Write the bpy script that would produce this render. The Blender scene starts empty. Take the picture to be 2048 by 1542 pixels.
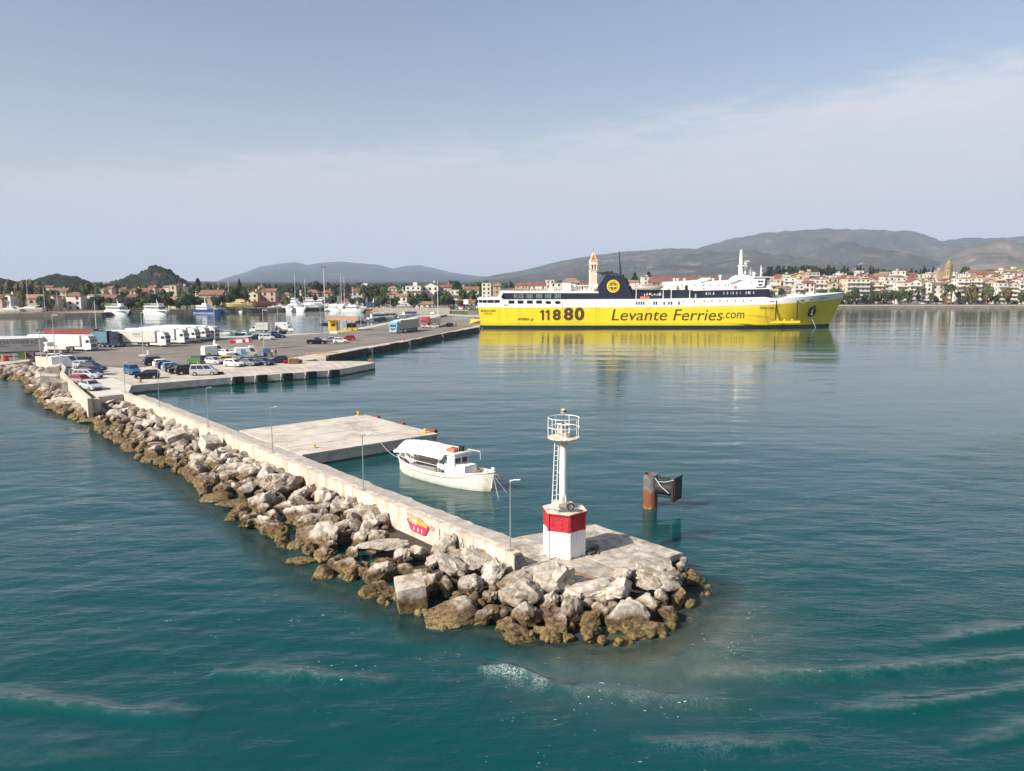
import bpy, math, random
import numpy as np
from mathutils import Vector, Matrix
from math import sin, cos, pi, radians, sqrt, hypot, atan2
C = bpy.context.scene.collection
SC = bpy.context.scene
random.seed(7)
# ---------------------------------------------------------------- camera
CAM_H = 18.0
PITCH = math.atan(211/1540)
cam = bpy.data.cameras.new('camera'); camo = bpy.data.objects.new('camera', cam); C.objects.link(camo)
cam.sensor_width = 36; cam.lens = 36*1540/2048; cam.clip_start = .5; cam.clip_end = 60000
camo.location = (0, 0, CAM_H); camo.rotation_euler = (pi/2-PITCH, 0, 0)
SC.camera = camo
# ---------------------------------------------------------------- light
SUN_AZ = (-.815, -.58); SUN_EL = radians(35)
w = bpy.data.worlds.new('World'); SC.world = w; w.use_nodes = True
nt = w.node_tree; nt.nodes.clear()
def wn(t, **k):
    n = nt.nodes.new(t)
    for a, b in k.items():
        if a.startswith('i_'): n.inputs[int(a[2:])].default_value = b
        else: setattr(n, a, b)
    return n
L = nt.links.new
sky = wn('ShaderNodeTexSky', sky_type='NISHITA', sun_disc=False, sun_elevation=SUN_EL,
         sun_rotation=math.atan2(SUN_AZ[0], SUN_AZ[1]), altitude=20, air_density=1.0, dust_density=2.2, ozone_density=1.6)
hs = wn('ShaderNodeHueSaturation', i_1=.78, i_2=1.12)
L(sky.outputs[0], hs.inputs[4])
tc = wn('ShaderNodeTexCoord')
sep = wn('ShaderNodeSeparateXYZ'); L(tc.outputs['Generated'], sep.inputs[0])
def m(op, a, b=None, c=None, clamp=False):
    n = wn('ShaderNodeMath', operation=op, use_clamp=clamp)
    for i, x in enumerate((a, b, c)):
        if x is None: continue
        if isinstance(x, (int, float)): n.inputs[i].default_value = x
        else: L(x, n.inputs[i])
    return n.outputs[0]
# veil of thin high cloud: a sheet whose upper rim climbs from the left to the right of the view
mp = wn('ShaderNodeMapping'); L(tc.outputs['Generated'], mp.inputs[0]); mp.inputs['Scale'].default_value = (1.6, 1.6, 9)
mp.inputs['Rotation'].default_value = (0, radians(10), 0)
nz = wn('ShaderNodeTexNoise', i_2=2.2, i_3=8, i_4=.58); L(mp.outputs[0], nz.inputs[0])
nz2 = wn('ShaderNodeTexNoise', i_2=14., i_3=7, i_4=.6); L(mp.outputs[0], nz2.inputs[0])
edge = m('ADD', m('MULTIPLY', sep.outputs[0], .105), .178)
d = m('SUBTRACT', edge, sep.outputs[2])
d = m('ADD', d, m('MULTIPLY', m('SUBTRACT', nz.outputs[0], .5), .10))
d = m('ADD', d, m('MULTIPLY', m('SUBTRACT', nz2.outputs[0], .5), .07))
veil = wn('ShaderNodeMapRange', interpolation_type='SMOOTHSTEP'); L(d, veil.inputs[0])
veil.inputs[1].default_value = -.02; veil.inputs[2].default_value = .035; veil.inputs[3].default_value = 0.0; veil.inputs[4].default_value = 1
wisp = wn('ShaderNodeMapRange'); L(nz.outputs[0], wisp.inputs[0])
wisp.inputs[1].default_value = .35; wisp.inputs[2].default_value = .7; wisp.inputs[3].default_value = .60; wisp.inputs[4].default_value = .98
right = wn('ShaderNodeMapRange'); L(sep.outputs[0], right.inputs[0])
right.inputs[1].default_value = -.6; right.inputs[2].default_value = .5; right.inputs[3].default_value = .72; right.inputs[4].default_value = 1
wis2 = wn('ShaderNodeMapRange'); L(nz2.outputs[0], wis2.inputs[0]); wis2.inputs[1].default_value = .35; wis2.inputs[2].default_value = .65; wis2.inputs[3].default_value = .78; wis2.inputs[4].default_value = 1
f = m('MULTIPLY', m('MULTIPLY', m('MULTIPLY', veil.outputs[0], wisp.outputs[0]), wis2.outputs[0]), right.outputs[0], clamp=True)
mx = wn('ShaderNodeMix', data_type='RGBA'); L(f, mx.inputs[0]); L(hs.outputs[0], mx.inputs[6])
mx.inputs[7].default_value = (6.7, 6.65, 6.95, 1)
low = wn('ShaderNodeMapRange', interpolation_type='SMOOTHERSTEP'); L(sep.outputs[2], low.inputs[0])
low.inputs[1].default_value = -.02; low.inputs[2].default_value = .30; low.inputs[3].default_value = .9; low.inputs[4].default_value = 0
mh = wn('ShaderNodeMix', data_type='RGBA'); L(low.outputs[0], mh.inputs[0]); L(mx.outputs[2], mh.inputs[6])
mh.inputs[7].default_value = (4.85, 5.05, 5.3, 1)
bg = wn('ShaderNodeBackground', i_1=.076); L(mh.outputs[2], bg.inputs[0])
out = wn('ShaderNodeOutputWorld'); L(bg.outputs[0], out.inputs[0])
sl = bpy.data.lights.new('sun', 'SUN'); sl.energy = 4.9; sl.angle = radians(.53); sl.color = (1, .93, .82)
so = bpy.data.objects.new('sun', sl); C.objects.link(so)
so.rotation_euler = Vector((SUN_AZ[0]*cos(SUN_EL), SUN_AZ[1]*cos(SUN_EL), sin(SUN_EL))).normalized().to_track_quat('Z', 'Y').to_euler()
vs = SC.view_settings; vs.view_transform = 'Standard'; vs.look = 'None'; vs.exposure = .70; vs.gamma = 1; vs.use_curve_mapping = False
cy = SC.cycles; cy.use_denoising = True; cy.max_bounces = 6; cy.diffuse_bounces = 2; cy.glossy_bounces = 3; cy.transparent_max_bounces = 6
cy.transmission_bounces = 3; cy.volume_bounces = 0; cy.caustics_reflective = False; cy.caustics_refractive = False
try: cy.use_adaptive_sampling = True; cy.adaptive_threshold = .015
except Exception: pass
# ---------------------------------------------------------------- geometry of the view: picture point -> ground
def ray(px, py):
    a = px-1024; b = 771-py
    return (a, 1540*cos(PITCH)+b*sin(PITCH), -1540*sin(PITCH)+b*cos(PITCH))
def G(px, py, z=0.):
    r = ray(px, py); t = (z-CAM_H)/r[2]
    return Vector((r[0]*t, r[1]*t, z))
def AT(px, py, Y):
    r = ray(px, py); t = Y/r[1]
    return Vector((r[0]*t, Y, CAM_H+r[2]*t))
# ---------------------------------------------------------------- materials
MATS = {}
def lin(c):
    return tuple((x/12.92 if x <= .04045 else ((x+.055)/1.055)**2.4) for x in c)
def mat(name, col, rough=.7, var=.15, scale=1.5, bump=0., bscale=8., metal=0., spec=.5, col2=None, obj=False, coat=0., dirt=None, streak=False, seed=0.):
    """noise-varied Principled; col2 = second colour mixed in by noise; dirt=(colour, amount, scale) patches"""
    if name in MATS: return MATS[name]
    mt = bpy.data.materials.new(name); mt.use_nodes = True; t = mt.node_tree; n = t.nodes; l = t.links.new
    b = n['Principled BSDF']; b.inputs['Roughness'].default_value = rough; b.inputs['Metallic'].default_value = metal
    b.inputs['Specular IOR Level'].default_value = spec
    if coat: b.inputs['Coat Weight'].default_value = coat; b.inputs['Coat Roughness'].default_value = .05
    tc = n.new('ShaderNodeTexCoord'); co = tc.outputs['Object']
    if not obj:
        g = n.new('ShaderNodeNewGeometry'); co = g.outputs['Position']
    if streak:
        mp = n.new('ShaderNodeMapping'); mp.inputs['Scale'].default_value = (1, 1, .12); l(co, mp.inputs[0]); cs = mp.outputs[0]
    else: cs = co
    nz = n.new('ShaderNodeTexNoise'); nz.inputs['Scale'].default_value = scale; nz.inputs['Detail'].default_value = 6; nz.inputs['Roughness'].default_value = .62
    l(cs, nz.inputs[0])
    c = tuple(col)+(1,); 
    if col2 is None: 
        c2 = tuple(max(0, x*(1-var*1.6)) for x in col)+(1,); c1 = tuple(min(1, x*(1+var)) for x in col)+(1,)
    else: c1 = c; c2 = tuple(col2)+(1,)
    r = n.new('ShaderNodeMapRange'); r.inputs[1].default_value = .34; r.inputs[2].default_value = .66; l(nz.outputs[0], r.inputs[0])
    mx = n.new('ShaderNodeMix'); mx.data_type = 'RGBA'; l(r.outputs[0], mx.inputs[0]); mx.inputs[6].default_value = c2; mx.inputs[7].default_value = c1
    o = mx.outputs[2]
    if dirt:
        dn = n.new('ShaderNodeTexNoise'); dn.inputs['Scale'].default_value = dirt[2]; dn.inputs['Detail'].default_value = 8; dn.inputs['Roughness'].default_value = .7
        mp2 = n.new('ShaderNodeMapping'); mp2.inputs['Location'].default_value = (31+seed, 7, 3); l(cs, mp2.inputs[0]); l(mp2.outputs[0], dn.inputs[0])
        rr = n.new('ShaderNodeMapRange'); rr.inputs[1].default_value = .62-dirt[1]*.25; rr.inputs[2].default_value = .75-dirt[1]*.25; rr.inputs[4].default_value = .85; l(dn.outputs[0], rr.inputs[0])
        m2 = n.new('ShaderNodeMix'); m2.data_type = 'RGBA'; l(rr.outputs[0], m2.inputs[0]); l(o, m2.inputs[6]); m2.inputs[7].default_value = tuple(dirt[0])+(1,)
        o = m2.outputs[2]
    l(o, b.inputs['Base Color'])
    if bump:
        bn = n.new('ShaderNodeTexNoise'); bn.inputs['Scale'].default_value = bscale; bn.inputs['Detail'].default_value = 8; bn.inputs['Roughness'].default_value = .65; l(co, bn.inputs[0])
        bp = n.new('ShaderNodeBump'); bp.inputs['Strength'].default_value = 1; bp.inputs['Distance'].default_value = bump; l(bn.outputs[0], bp.inputs['Height']); l(bp.outputs[0], b.inputs['Normal'])
    MATS[name] = mt
    return mt
WHITE = mat('white_paint', (.80, .79, .76), .45, .05, 2, dirt=((.45, .40, .33), .1, 1.2))
CONC = mat('quay_concrete', (.46, .405, .345), .9, .16, .35, bump=.02, bscale=6, dirt=((.30, .275, .25), .35, .5))
CONCW = mat('walkway_concrete', (.38, .345, .305), .9, .15, 1.2, bump=.02, bscale=9, dirt=((.27, .25, .225), .4, 1.1))
CONCS = mat('wall_concrete', (.55, .475, .395), .92, .18, 1.4, bump=.07, bscale=4, dirt=((.30, .23, .16), .45, 2.2), streak=True)
CONCB = mat('brick_end_concrete', (.26, .245, .23), .9, .2, 2, bump=.03, bscale=9)
QSIDE = mat('quay_side', (.15, .135, .11), .95, .25, .8, bump=.06, bscale=3, dirt=((.045, .042, .03), .6, 1.0))
QFACE = mat('quay_face', (.62, .56, .48), .95, .15, .8, bump=.05, bscale=3, dirt=((.24, .21, .17), .22, .9))
ASPH = mat('asphalt', (.175, .15, .13), .9, .18, .09, bump=.008, bscale=12, dirt=((.10, .088, .08), .3, .12))
BLACK = mat('black_rubber', (.014, .014, .015), .7, .2, 3)
TYRE = mat('tyre_rubber', (.02, .02, .021), .8, .2, 3)
CHROME = mat('wheel_alloy', (.52, .53, .55), .35, .1, 3, metal=.7)
GLASS = mat('dark_glass', (.022, .03, .038), .08, .1, 3, spec=.8)
GALV = mat('galvanised_steel', (.30, .36, .36), .45, .12, 2, metal=.5)
RUST = mat('rusty_steel', (.20, .065, .03), .85, .3, 4, bump=.02, bscale=14, col2=(.07, .025, .015))
YELLOWP = mat('yellow_bollard_paint', (.66, .36, .02), .55, .15, 4, dirt=((.25, .09, .03), .3, 6))
ORANGEP = mat('orange_paint', (.42, .13, .05), .6, .15, 4)
REDP = mat('red_paint', (.46, .012, .03), .6, .12, 3, bump=.02, bscale=12)
LGREY = mat('light_grey_paint', (.5, .51, .52), .5, .08, 2)
DGREY = mat('dark_grey_metal', (.10, .10, .105), .6, .15, 2)
# ---------------------------------------------------------------- mesh helpers
class MB:
    def __init__(s): s.v = []; s.f = []; s.m = []
    def add(s, vs, fs, mi=0):
        o = len(s.v); s.v += [tuple(x) for x in vs]; s.f += [tuple(i+o for i in q) for q in fs]; s.m += [mi]*len(fs); return s
    def box(s, c, d, rz=0, mi=0, ry=0, rx=0):
        R = Matrix.Rotation(rz, 3, 'Z') @ Matrix.Rotation(ry, 3, 'Y') @ Matrix.Rotation(rx, 3, 'X'); c = Vector(c)
        vs = [c+R@Vector((x*d[0]/2, y*d[1]/2, z*d[2]/2)) for z in (-1, 1) for y in (-1, 1) for x in (-1, 1)]
        return s.add(vs, [(0,2,3,1),(4,5,7,6),(0,1,5,4),(2,6,7,3),(0,4,6,2),(1,3,7,5)], mi)
    def prism(s, poly, z0, z1, mi=0):
        a = sum(poly[i][0]*poly[(i+1) % len(poly)][1]-poly[(i+1) % len(poly)][0]*poly[i][1] for i in range(len(poly)))
        if a < 0: poly = poly[::-1]
        n = len(poly); vs = [(p[0], p[1], z0) for p in poly]+[(p[0], p[1], z1) for p in poly]
        return s.add(vs, [tuple(range(n))[::-1], tuple(range(n, 2*n))]+[(i, (i+1) % n, n+(i+1) % n, n+i) for i in range(n)], mi)
    def cyl(s, p0, p1, r0, r1=None, n=10, mi=0, caps=True):
        p0 = Vector(p0); p1 = Vector(p1); r1 = r0 if r1 is None else r1; d = (p1-p0)
        if d.length < 1e-6: return s
        q = d.to_track_quat('Z', 'Y'); vs = []
        for p, r in ((p0, r0), (p1, r1)):
            vs += [p+q@Vector((r*cos(2*pi*i/n), r*sin(2*pi*i/n), 0)) for i in range(n)]
        fs = [(i, (i+1) % n, n+(i+1) % n, n+i) for i in range(n)]
        if caps: fs += [tuple(range(n))[::-1], tuple(range(n, 2*n))]
        return s.add(vs, fs, mi)
    def tube(s, pts, r, n=6, mi=0):
        for a, b in zip(pts, pts[1:]): s.cyl(a, b, r, r, n, mi)
        return s
    def ring(s, c, R, r, n=28, k=6, mi=0, axis='Z', sx=1., sy=1.):
        vs = []
        for i in range(n):
            a = 2*pi*i/n
            for j in range(k):
                b = 2*pi*j/k; rr = R+r*cos(b); x, y, z = rr*cos(a)*sx, rr*sin(a)*sy, r*sin(b)
                if axis == 'Y': x, y, z = x, z, y
                if axis == 'X': x, y, z = z, x, y
                vs.append((c[0]+x, c[1]+y, c[2]+z))
        fs = [(i*k+j, ((i+1) % n)*k+j, ((i+1) % n)*k+(j+1) % k, i*k+(j+1) % k) for i in range(n) for j in range(k)]
        return s.add(vs, fs, mi)
    def ball(s, c, r, n=8, mi=0, sc=(1, 1, 1)):
        vs = []; k = n//2
        for i in range(k+1):
            a = pi*i/k
            for j in range(n):
                b = 2*pi*j/n; vs.append((c[0]+r*sc[0]*sin(a)*cos(b), c[1]+r*sc[1]*sin(a)*sin(b), c[2]+r*sc[2]*cos(a)))
        fs = [(i*n+j, (i+1)*n+j, (i+1)*n+(j+1) % n, i*n+(j+1) % n) for i in range(k) for j in range(n)]
        return s.add(vs, fs, mi)
    def loft(s, secs, mi=0, closed=False, caps=True):
        n = len(secs[0]); vs = [p for q in secs for p in q]; fs = []
        for i in range(len(secs)-1):
            for j in range(n if closed else n-1):
                fs.append((i*n+j, i*n+(j+1) % n, (i+1)*n+(j+1) % n, (i+1)*n+j))
        if caps: fs += [tuple(range(n))[::-1], tuple(range((len(secs)-1)*n, len(secs)*n))]
        return s.add(vs, fs, mi)
    def mesh(s, name, mats, smooth=False):
        me = bpy.data.meshes.new(name); me.from_pydata(s.v, [], s.f)
        for q in (mats if isinstance(mats, (list, tuple)) else [mats]): me.materials.append(q)
        if any(s.m): me.polygons.foreach_set('material_index', s.m)
        import bmesh
        b = bmesh.new(); b.from_mesh(me); bmesh.ops.recalc_face_normals(b, faces=b.faces[:]); b.to_mesh(me); b.free()
        if smooth:
            me.polygons.foreach_set('use_smooth', [True]*len(me.polygons))
            if smooth != 'all':
                try: me.set_sharp_from_angle(angle=radians(38))
                except Exception: pass
        me.update(); return me
    def obj(s, name, mats, parent=None, smooth=False):
        return link(name, s.mesh(name, mats, smooth), parent)
def link(name, me, parent=None, loc=None, rz=None):
    o = bpy.data.objects.new(name, me); C.objects.link(o)
    if parent: o.parent = parent
    if loc is not None: o.location = loc
    if rz is not None: o.rotation_euler = (0, 0, rz)
    return o
LABELS = set()
def tag(o, label, cat, group=None, kind=None):
    if label: o['label'] = label
    if cat: o['category'] = cat
    if group: o['group'] = group
    if kind: o['kind'] = kind
    return o
def thing(name, label, cat, loc=(0, 0, 0), rz=0, group=None):
    o = bpy.data.objects.new(name, None); C.objects.link(o); o.location = loc; o.rotation_euler = (0, 0, rz); o.empty_display_size = .3
    return tag(o, label, cat, group)
def struct(o): o['kind'] = 'structure'; return o
def copy_thing(r, loc, rz=None, label=None, group=None, scale=None):
    c = r.copy(); C.objects.link(c); c.location = loc
    if rz is not None: c.rotation_euler = (0, 0, rz)
    if label: c['label'] = label
    if group: c['group'] = group
    if scale: c.scale = (scale,)*3 if isinstance(scale, (int, float)) else scale
    for ch in list(r.children):
        k = ch.copy(); C.objects.link(k); k.parent = c
        for g in list(ch.children):
            q = g.copy(); C.objects.link(q); q.parent = k
    return c
def text(name, body, w, h, M, mtl, parent=None, shear=0., bold=0., ext=.01):
    """flat lettering fitted to w x h, its lower left at the origin of M (x right, y up, z out)"""
    cu = bpy.data.curves.new(name, 'FONT'); cu.body = body; cu.size = 1; cu.shear = shear; cu.offset = bold; cu.extrude = .0; cu.resolution_u = 4
    t = bpy.data.objects.new(name, cu); C.objects.link(t)
    bpy.context.view_layer.update()
    me = bpy.data.meshes.new_from_object(t); bpy.data.objects.remove(t)
    n = len(me.vertices); co = np.zeros(n*3); me.vertices.foreach_get('co', co); co = co.reshape(-1, 3)
    lo = co.min(0); hi = co.max(0)
    co[:, 0] = (co[:, 0]-lo[0])*w/max(1e-6, hi[0]-lo[0]); co[:, 1] = (co[:, 1]-lo[1])*h/max(1e-6, hi[1]-lo[1]); co[:, 2] = ext
    Mn = np.array(M); co = co@Mn[:3, :3].T+Mn[:3, 3]
    me.vertices.foreach_set('co', co.ravel()); me.materials.clear(); me.materials.append(mtl); me.update()
    return link(name, me, parent)
def frame(o, x, z):
    """matrix with x along x, y along z (up), z out = x cross up"""
    x = Vector(x).normalized(); y = Vector(z).normalized(); n = x.cross(y)
    return Matrix(((x[0], y[0], n[0], o[0]), (x[1], y[1], n[1], o[1]), (x[2], y[2], n[2], o[2]), (0, 0, 0, 1)))
# pier frame: u along the breakwater towards its head, v across it towards the harbour
PO = G(1028, 1108, 2.2); _a = G(258, 790, 2.2); PU = (PO-_a).normalized(); PV = Vector((-PU.y, PU.x, 0))
PRZ = atan2(PU.y, PU.x)
def P(u, v, z=0.): return Vector((PO.x+PU.x*u+PV.x*v, PO.y+PU.y*u+PV.y*v, z))
def uv_of(p): d = Vector((p[0]-PO.x, p[1]-PO.y, 0)); return d.dot(PU), d.dot(PV)
DECK = 1.25
# ================================================================ SEA
def water_material():
    mt = bpy.data.materials.new('sea_water'); mt.use_nodes = True; t = mt.node_tree; n = t.nodes; l = t.links.new
    b = n['Principled BSDF']; b.inputs['Roughness'].default_value = .06; b.inputs['IOR'].default_value = 1.33; b.inputs['Specular IOR Level'].default_value = .5
    g = n.new('ShaderNodeNewGeometry'); pos = g.outputs['Position']
    def noise(scale, det=3, rough=.55, sx=1., sy=1., rot=0., loc=0.):
        mp = n.new('ShaderNodeMapping'); mp.inputs['Scale'].default_value = (sx, sy, 1); mp.inputs['Rotation'].default_value = (0, 0, rot); mp.inputs['Location'].default_value = (loc, loc, 0)
        l(pos, mp.inputs[0]); q = n.new('ShaderNodeTexNoise'); q.inputs['Scale'].default_value = scale; q.inputs['Detail'].default_value = det; q.inputs['Roughness'].default_value = rough
        l(mp.outputs[0], q.inputs[0]); return q.outputs[0]
    def mth(op, a, b2=None, c=None, clamp=False):
        q = n.new('ShaderNodeMath'); q.operation = op; q.use_clamp = clamp
        for i, x in enumerate((a, b2, c)):
            if x is None: continue
            if isinstance(x, (int, float)): q.inputs[i].default_value = x
            else: l(x, q.inputs[i])
        return q.outputs[0]
    def mr(x, a, b2, c=0., d=1., sm=True):
        q = n.new('ShaderNodeMapRange'); q.interpolation_type = 'SMOOTHSTEP' if sm else 'LINEAR'
        q.inputs[1].default_value = a; q.inputs[2].default_value = b2; q.inputs[3].default_value = c; q.inputs[4].default_value = d; l(x, q.inputs[0]); return q.outputs[0]
    def attr(nm):
        q = n.new('ShaderNodeAttribute'); q.attribute_name = nm; return q.outputs['Fac']
    def mixc(f, a, b2):
        q = n.new('ShaderNodeMix'); q.data_type = 'RGBA'; l(f, q.inputs[0])
        for i, x in ((6, a), (7, b2)):
            if isinstance(x, tuple): q.inputs[i].default_value = x+(1,)
            else: l(x, q.inputs[i])
        return q.outputs[2]
    silt, foam, calm, smooth = attr('silt'), attr('foam'), attr('calm'), attr('slick')
    big = noise(.045, 3)
    col = mixc(mr(big, .3, .7), (.0004, .044, .043), (.0006, .046, .055))
    dirty = mth('MULTIPLY', silt, mr(noise(.55, 6, .65), .25, .7, .35, 1), clamp=True)
    col = mixc(dirty, col, (.125, .125, .090))
    rid = mth('ABSOLUTE', mth('SUBTRACT', noise(5.2, 7, .68, loc=3), .5))          # thin branching filaments
    fil = mr(rid, .035, .0)
    fo = mth('MULTIPLY', mth('MULTIPLY', foam, mth('MAXIMUM', fil, mr(noise(7, 6, .7, loc=13), .56, .62))), mr(noise(.8, 4, .6, loc=17), .38, .55), clamp=True)
    fleck = mth('MULTIPLY', mr(noise(6.5, 2, .5, loc=9, sx=.6), .685, .725), mth('MULTIPLY', mr(noise(.35, 4, .6, loc=5), .50, .62), attr('fleck')))
    fo = mth('MAXIMUM', fo, fleck)
    painted_sheen = mth('MULTIPLY', attr('painted_sheen'), mr(noise(2.6, 7, .72, sx=.6, sy=1.2, loc=23), .38, .66, .15, 1.), clamp=True)
    col = mixc(mth('MULTIPLY', painted_sheen, .30), col, (.33, .37, .38))  # pale sky reflection along the wake crests, painted into the water colour
    col = mixc(fo, col, (.62, .68, .66))
    l(col, b.inputs['Base Color'])
    l(mth('MULTIPLY_ADD', fo, .5, .05, clamp=True), b.inputs['Roughness'])
    # ripples: long swell of the wind, cat's-paws switching the small ripples on and off
    paw = mth('MULTIPLY', mr(noise(.05, 4, .6, sx=.6, sy=1.5, loc=20), .36, .66, .35, 1.), mth('SUBTRACT', 1.0, mth('MULTIPLY', smooth, .8)))
    r1 = noise(.42, 3, .5, sx=.55, sy=1.35, rot=radians(-12))
    r2 = noise(1.5, 4, .6, sx=.55, sy=1.3, rot=radians(14), loc=4)
    r3 = noise(5., 3, .6, sx=.7, sy=1.2, rot=radians(-8), loc=8)
    h = mth('MULTIPLY', r1, .17)
    h = mth('ADD', h, mth('MULTIPLY', mth('MULTIPLY', r2, .085), paw))
    h = mth('ADD', h, mth('MULTIPLY', mth('MULTIPLY', r3, .030), paw))
    h = mth('MULTIPLY', h, mth('SUBTRACT', 1.0, mth('MULTIPLY', calm, .93)))
    h = mth('ADD', h, mth('MULTIPLY', noise(.085, 3, .6, sx=.30, sy=1., rot=radians(4), loc=41), .22))
    h = mth('ADD', h, mth('MULTIPLY', noise(.028, 3, .6, sx=.25, sy=1., rot=radians(-3), loc=33), .38))
    bp = n.new('ShaderNodeBump'); bp.inputs['Strength'].default_value = 1.; bp.inputs['Distance'].default_value = 1.; l(h, bp.inputs['Height']); l(bp.outputs[0], b.inputs['Normal'])
    # clear shallows over the stones
    tr = n.new('ShaderNodeBsdfTransparent'); tr.inputs[0].default_value = (.55, .72, .62, 1)
    ms = n.new('ShaderNodeMixShader'); l(mth('MULTIPLY', attr('shallow'), .62), ms.inputs[0]); l(b.outputs[0], ms.inputs[1]); l(tr.outputs[0], ms.inputs[2])
    l(ms.outputs[0], n['Material Output'].inputs[0])
    return mt
# water's edge against the rubble, pier coordinates (u, v)
EDGE = [(-150, -2), (-125, -5), (-111, -7.2), (-97, -9.6), (-85, -8.6), (-76, -6.4), (-65, -7.2), (-54, -7.6), (-46.5, -7.2), (-42, -6.8), (-29.5, -8.0), (-23, -7.4), (-12.5, -8.2), (-8, -8.1), (-5, -7.5), (-2, -6.8), (1.3, -6.3), (2.6, -4.9), (6.2, -3.3), (8.8, -.6), (9.7, 2.5), (8.6, 6), (7.2, 9.6)]
CRESTS = [  # wake crests: picture points, height, half width, foam
    ([(-260, 1390), (0, 1402), (120, 1414), (260, 1430), (400, 1436)], .24, .45, .0),
    ([(420, 1350), (510, 1350), (650, 1356), (800, 1368)], .22, .38, .05),
    ([(955, 1336), (1010, 1340), (1060, 1354), (1110, 1374)], .24, .24, .55),
    ([(1110, 1374), (1180, 1385), (1300, 1392), (1480, 1408)], .12, .4, .15),
    ([(1370, 1352), (1480, 1352), (1580, 1352), (1750, 1346), (1900, 1333), (2048, 1318), (2250, 1290)], .26, .38, .06),
    ([(1850, 1292), (1950, 1275), (2048, 1262), (2300, 1240)], .26, .6, .0),
    ([(1640, 1420), (1760, 1424), (1880, 1412), (2048, 1380), (2250, 1350)], .18, .45, .0),
    ([(1260, 1478), (1400, 1492), (1520, 1494), (1640, 1482)], .12, .35, .10),
    ([(1900, 1500), (2048, 1470), (2200, 1440)], .12, .4, .0),
    ([(-200, 1520), (60, 1535), (300, 1500)], .06, .9, .0),
]
def seg_dist(X, Y, pts):
    """distance to a polyline, signed side and position along it 0..1"""
    D = np.full(X.shape, 1e9); S = np.zeros(X.shape); T = np.zeros(X.shape)
    n = len(pts)-1
    for i in range(n):
        ax, ay = pts[i][0], pts[i][1]; dx, dy = pts[i+1][0]-ax, pts[i+1][1]-ay; L2 = dx*dx+dy*dy
        t = np.clip(((X-ax)*dx+(Y-ay)*dy)/L2, 0, 1); ex = X-(ax+dx*t); ey = Y-(ay+dy*t); d = np.hypot(ex, ey)
        k = d < D; D = np.where(k, d, D); S = np.where(k, np.sign(dx*ey-dy*ex), S); T = np.where(k, (i+t)/n, T)
    return D, S, T
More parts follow.
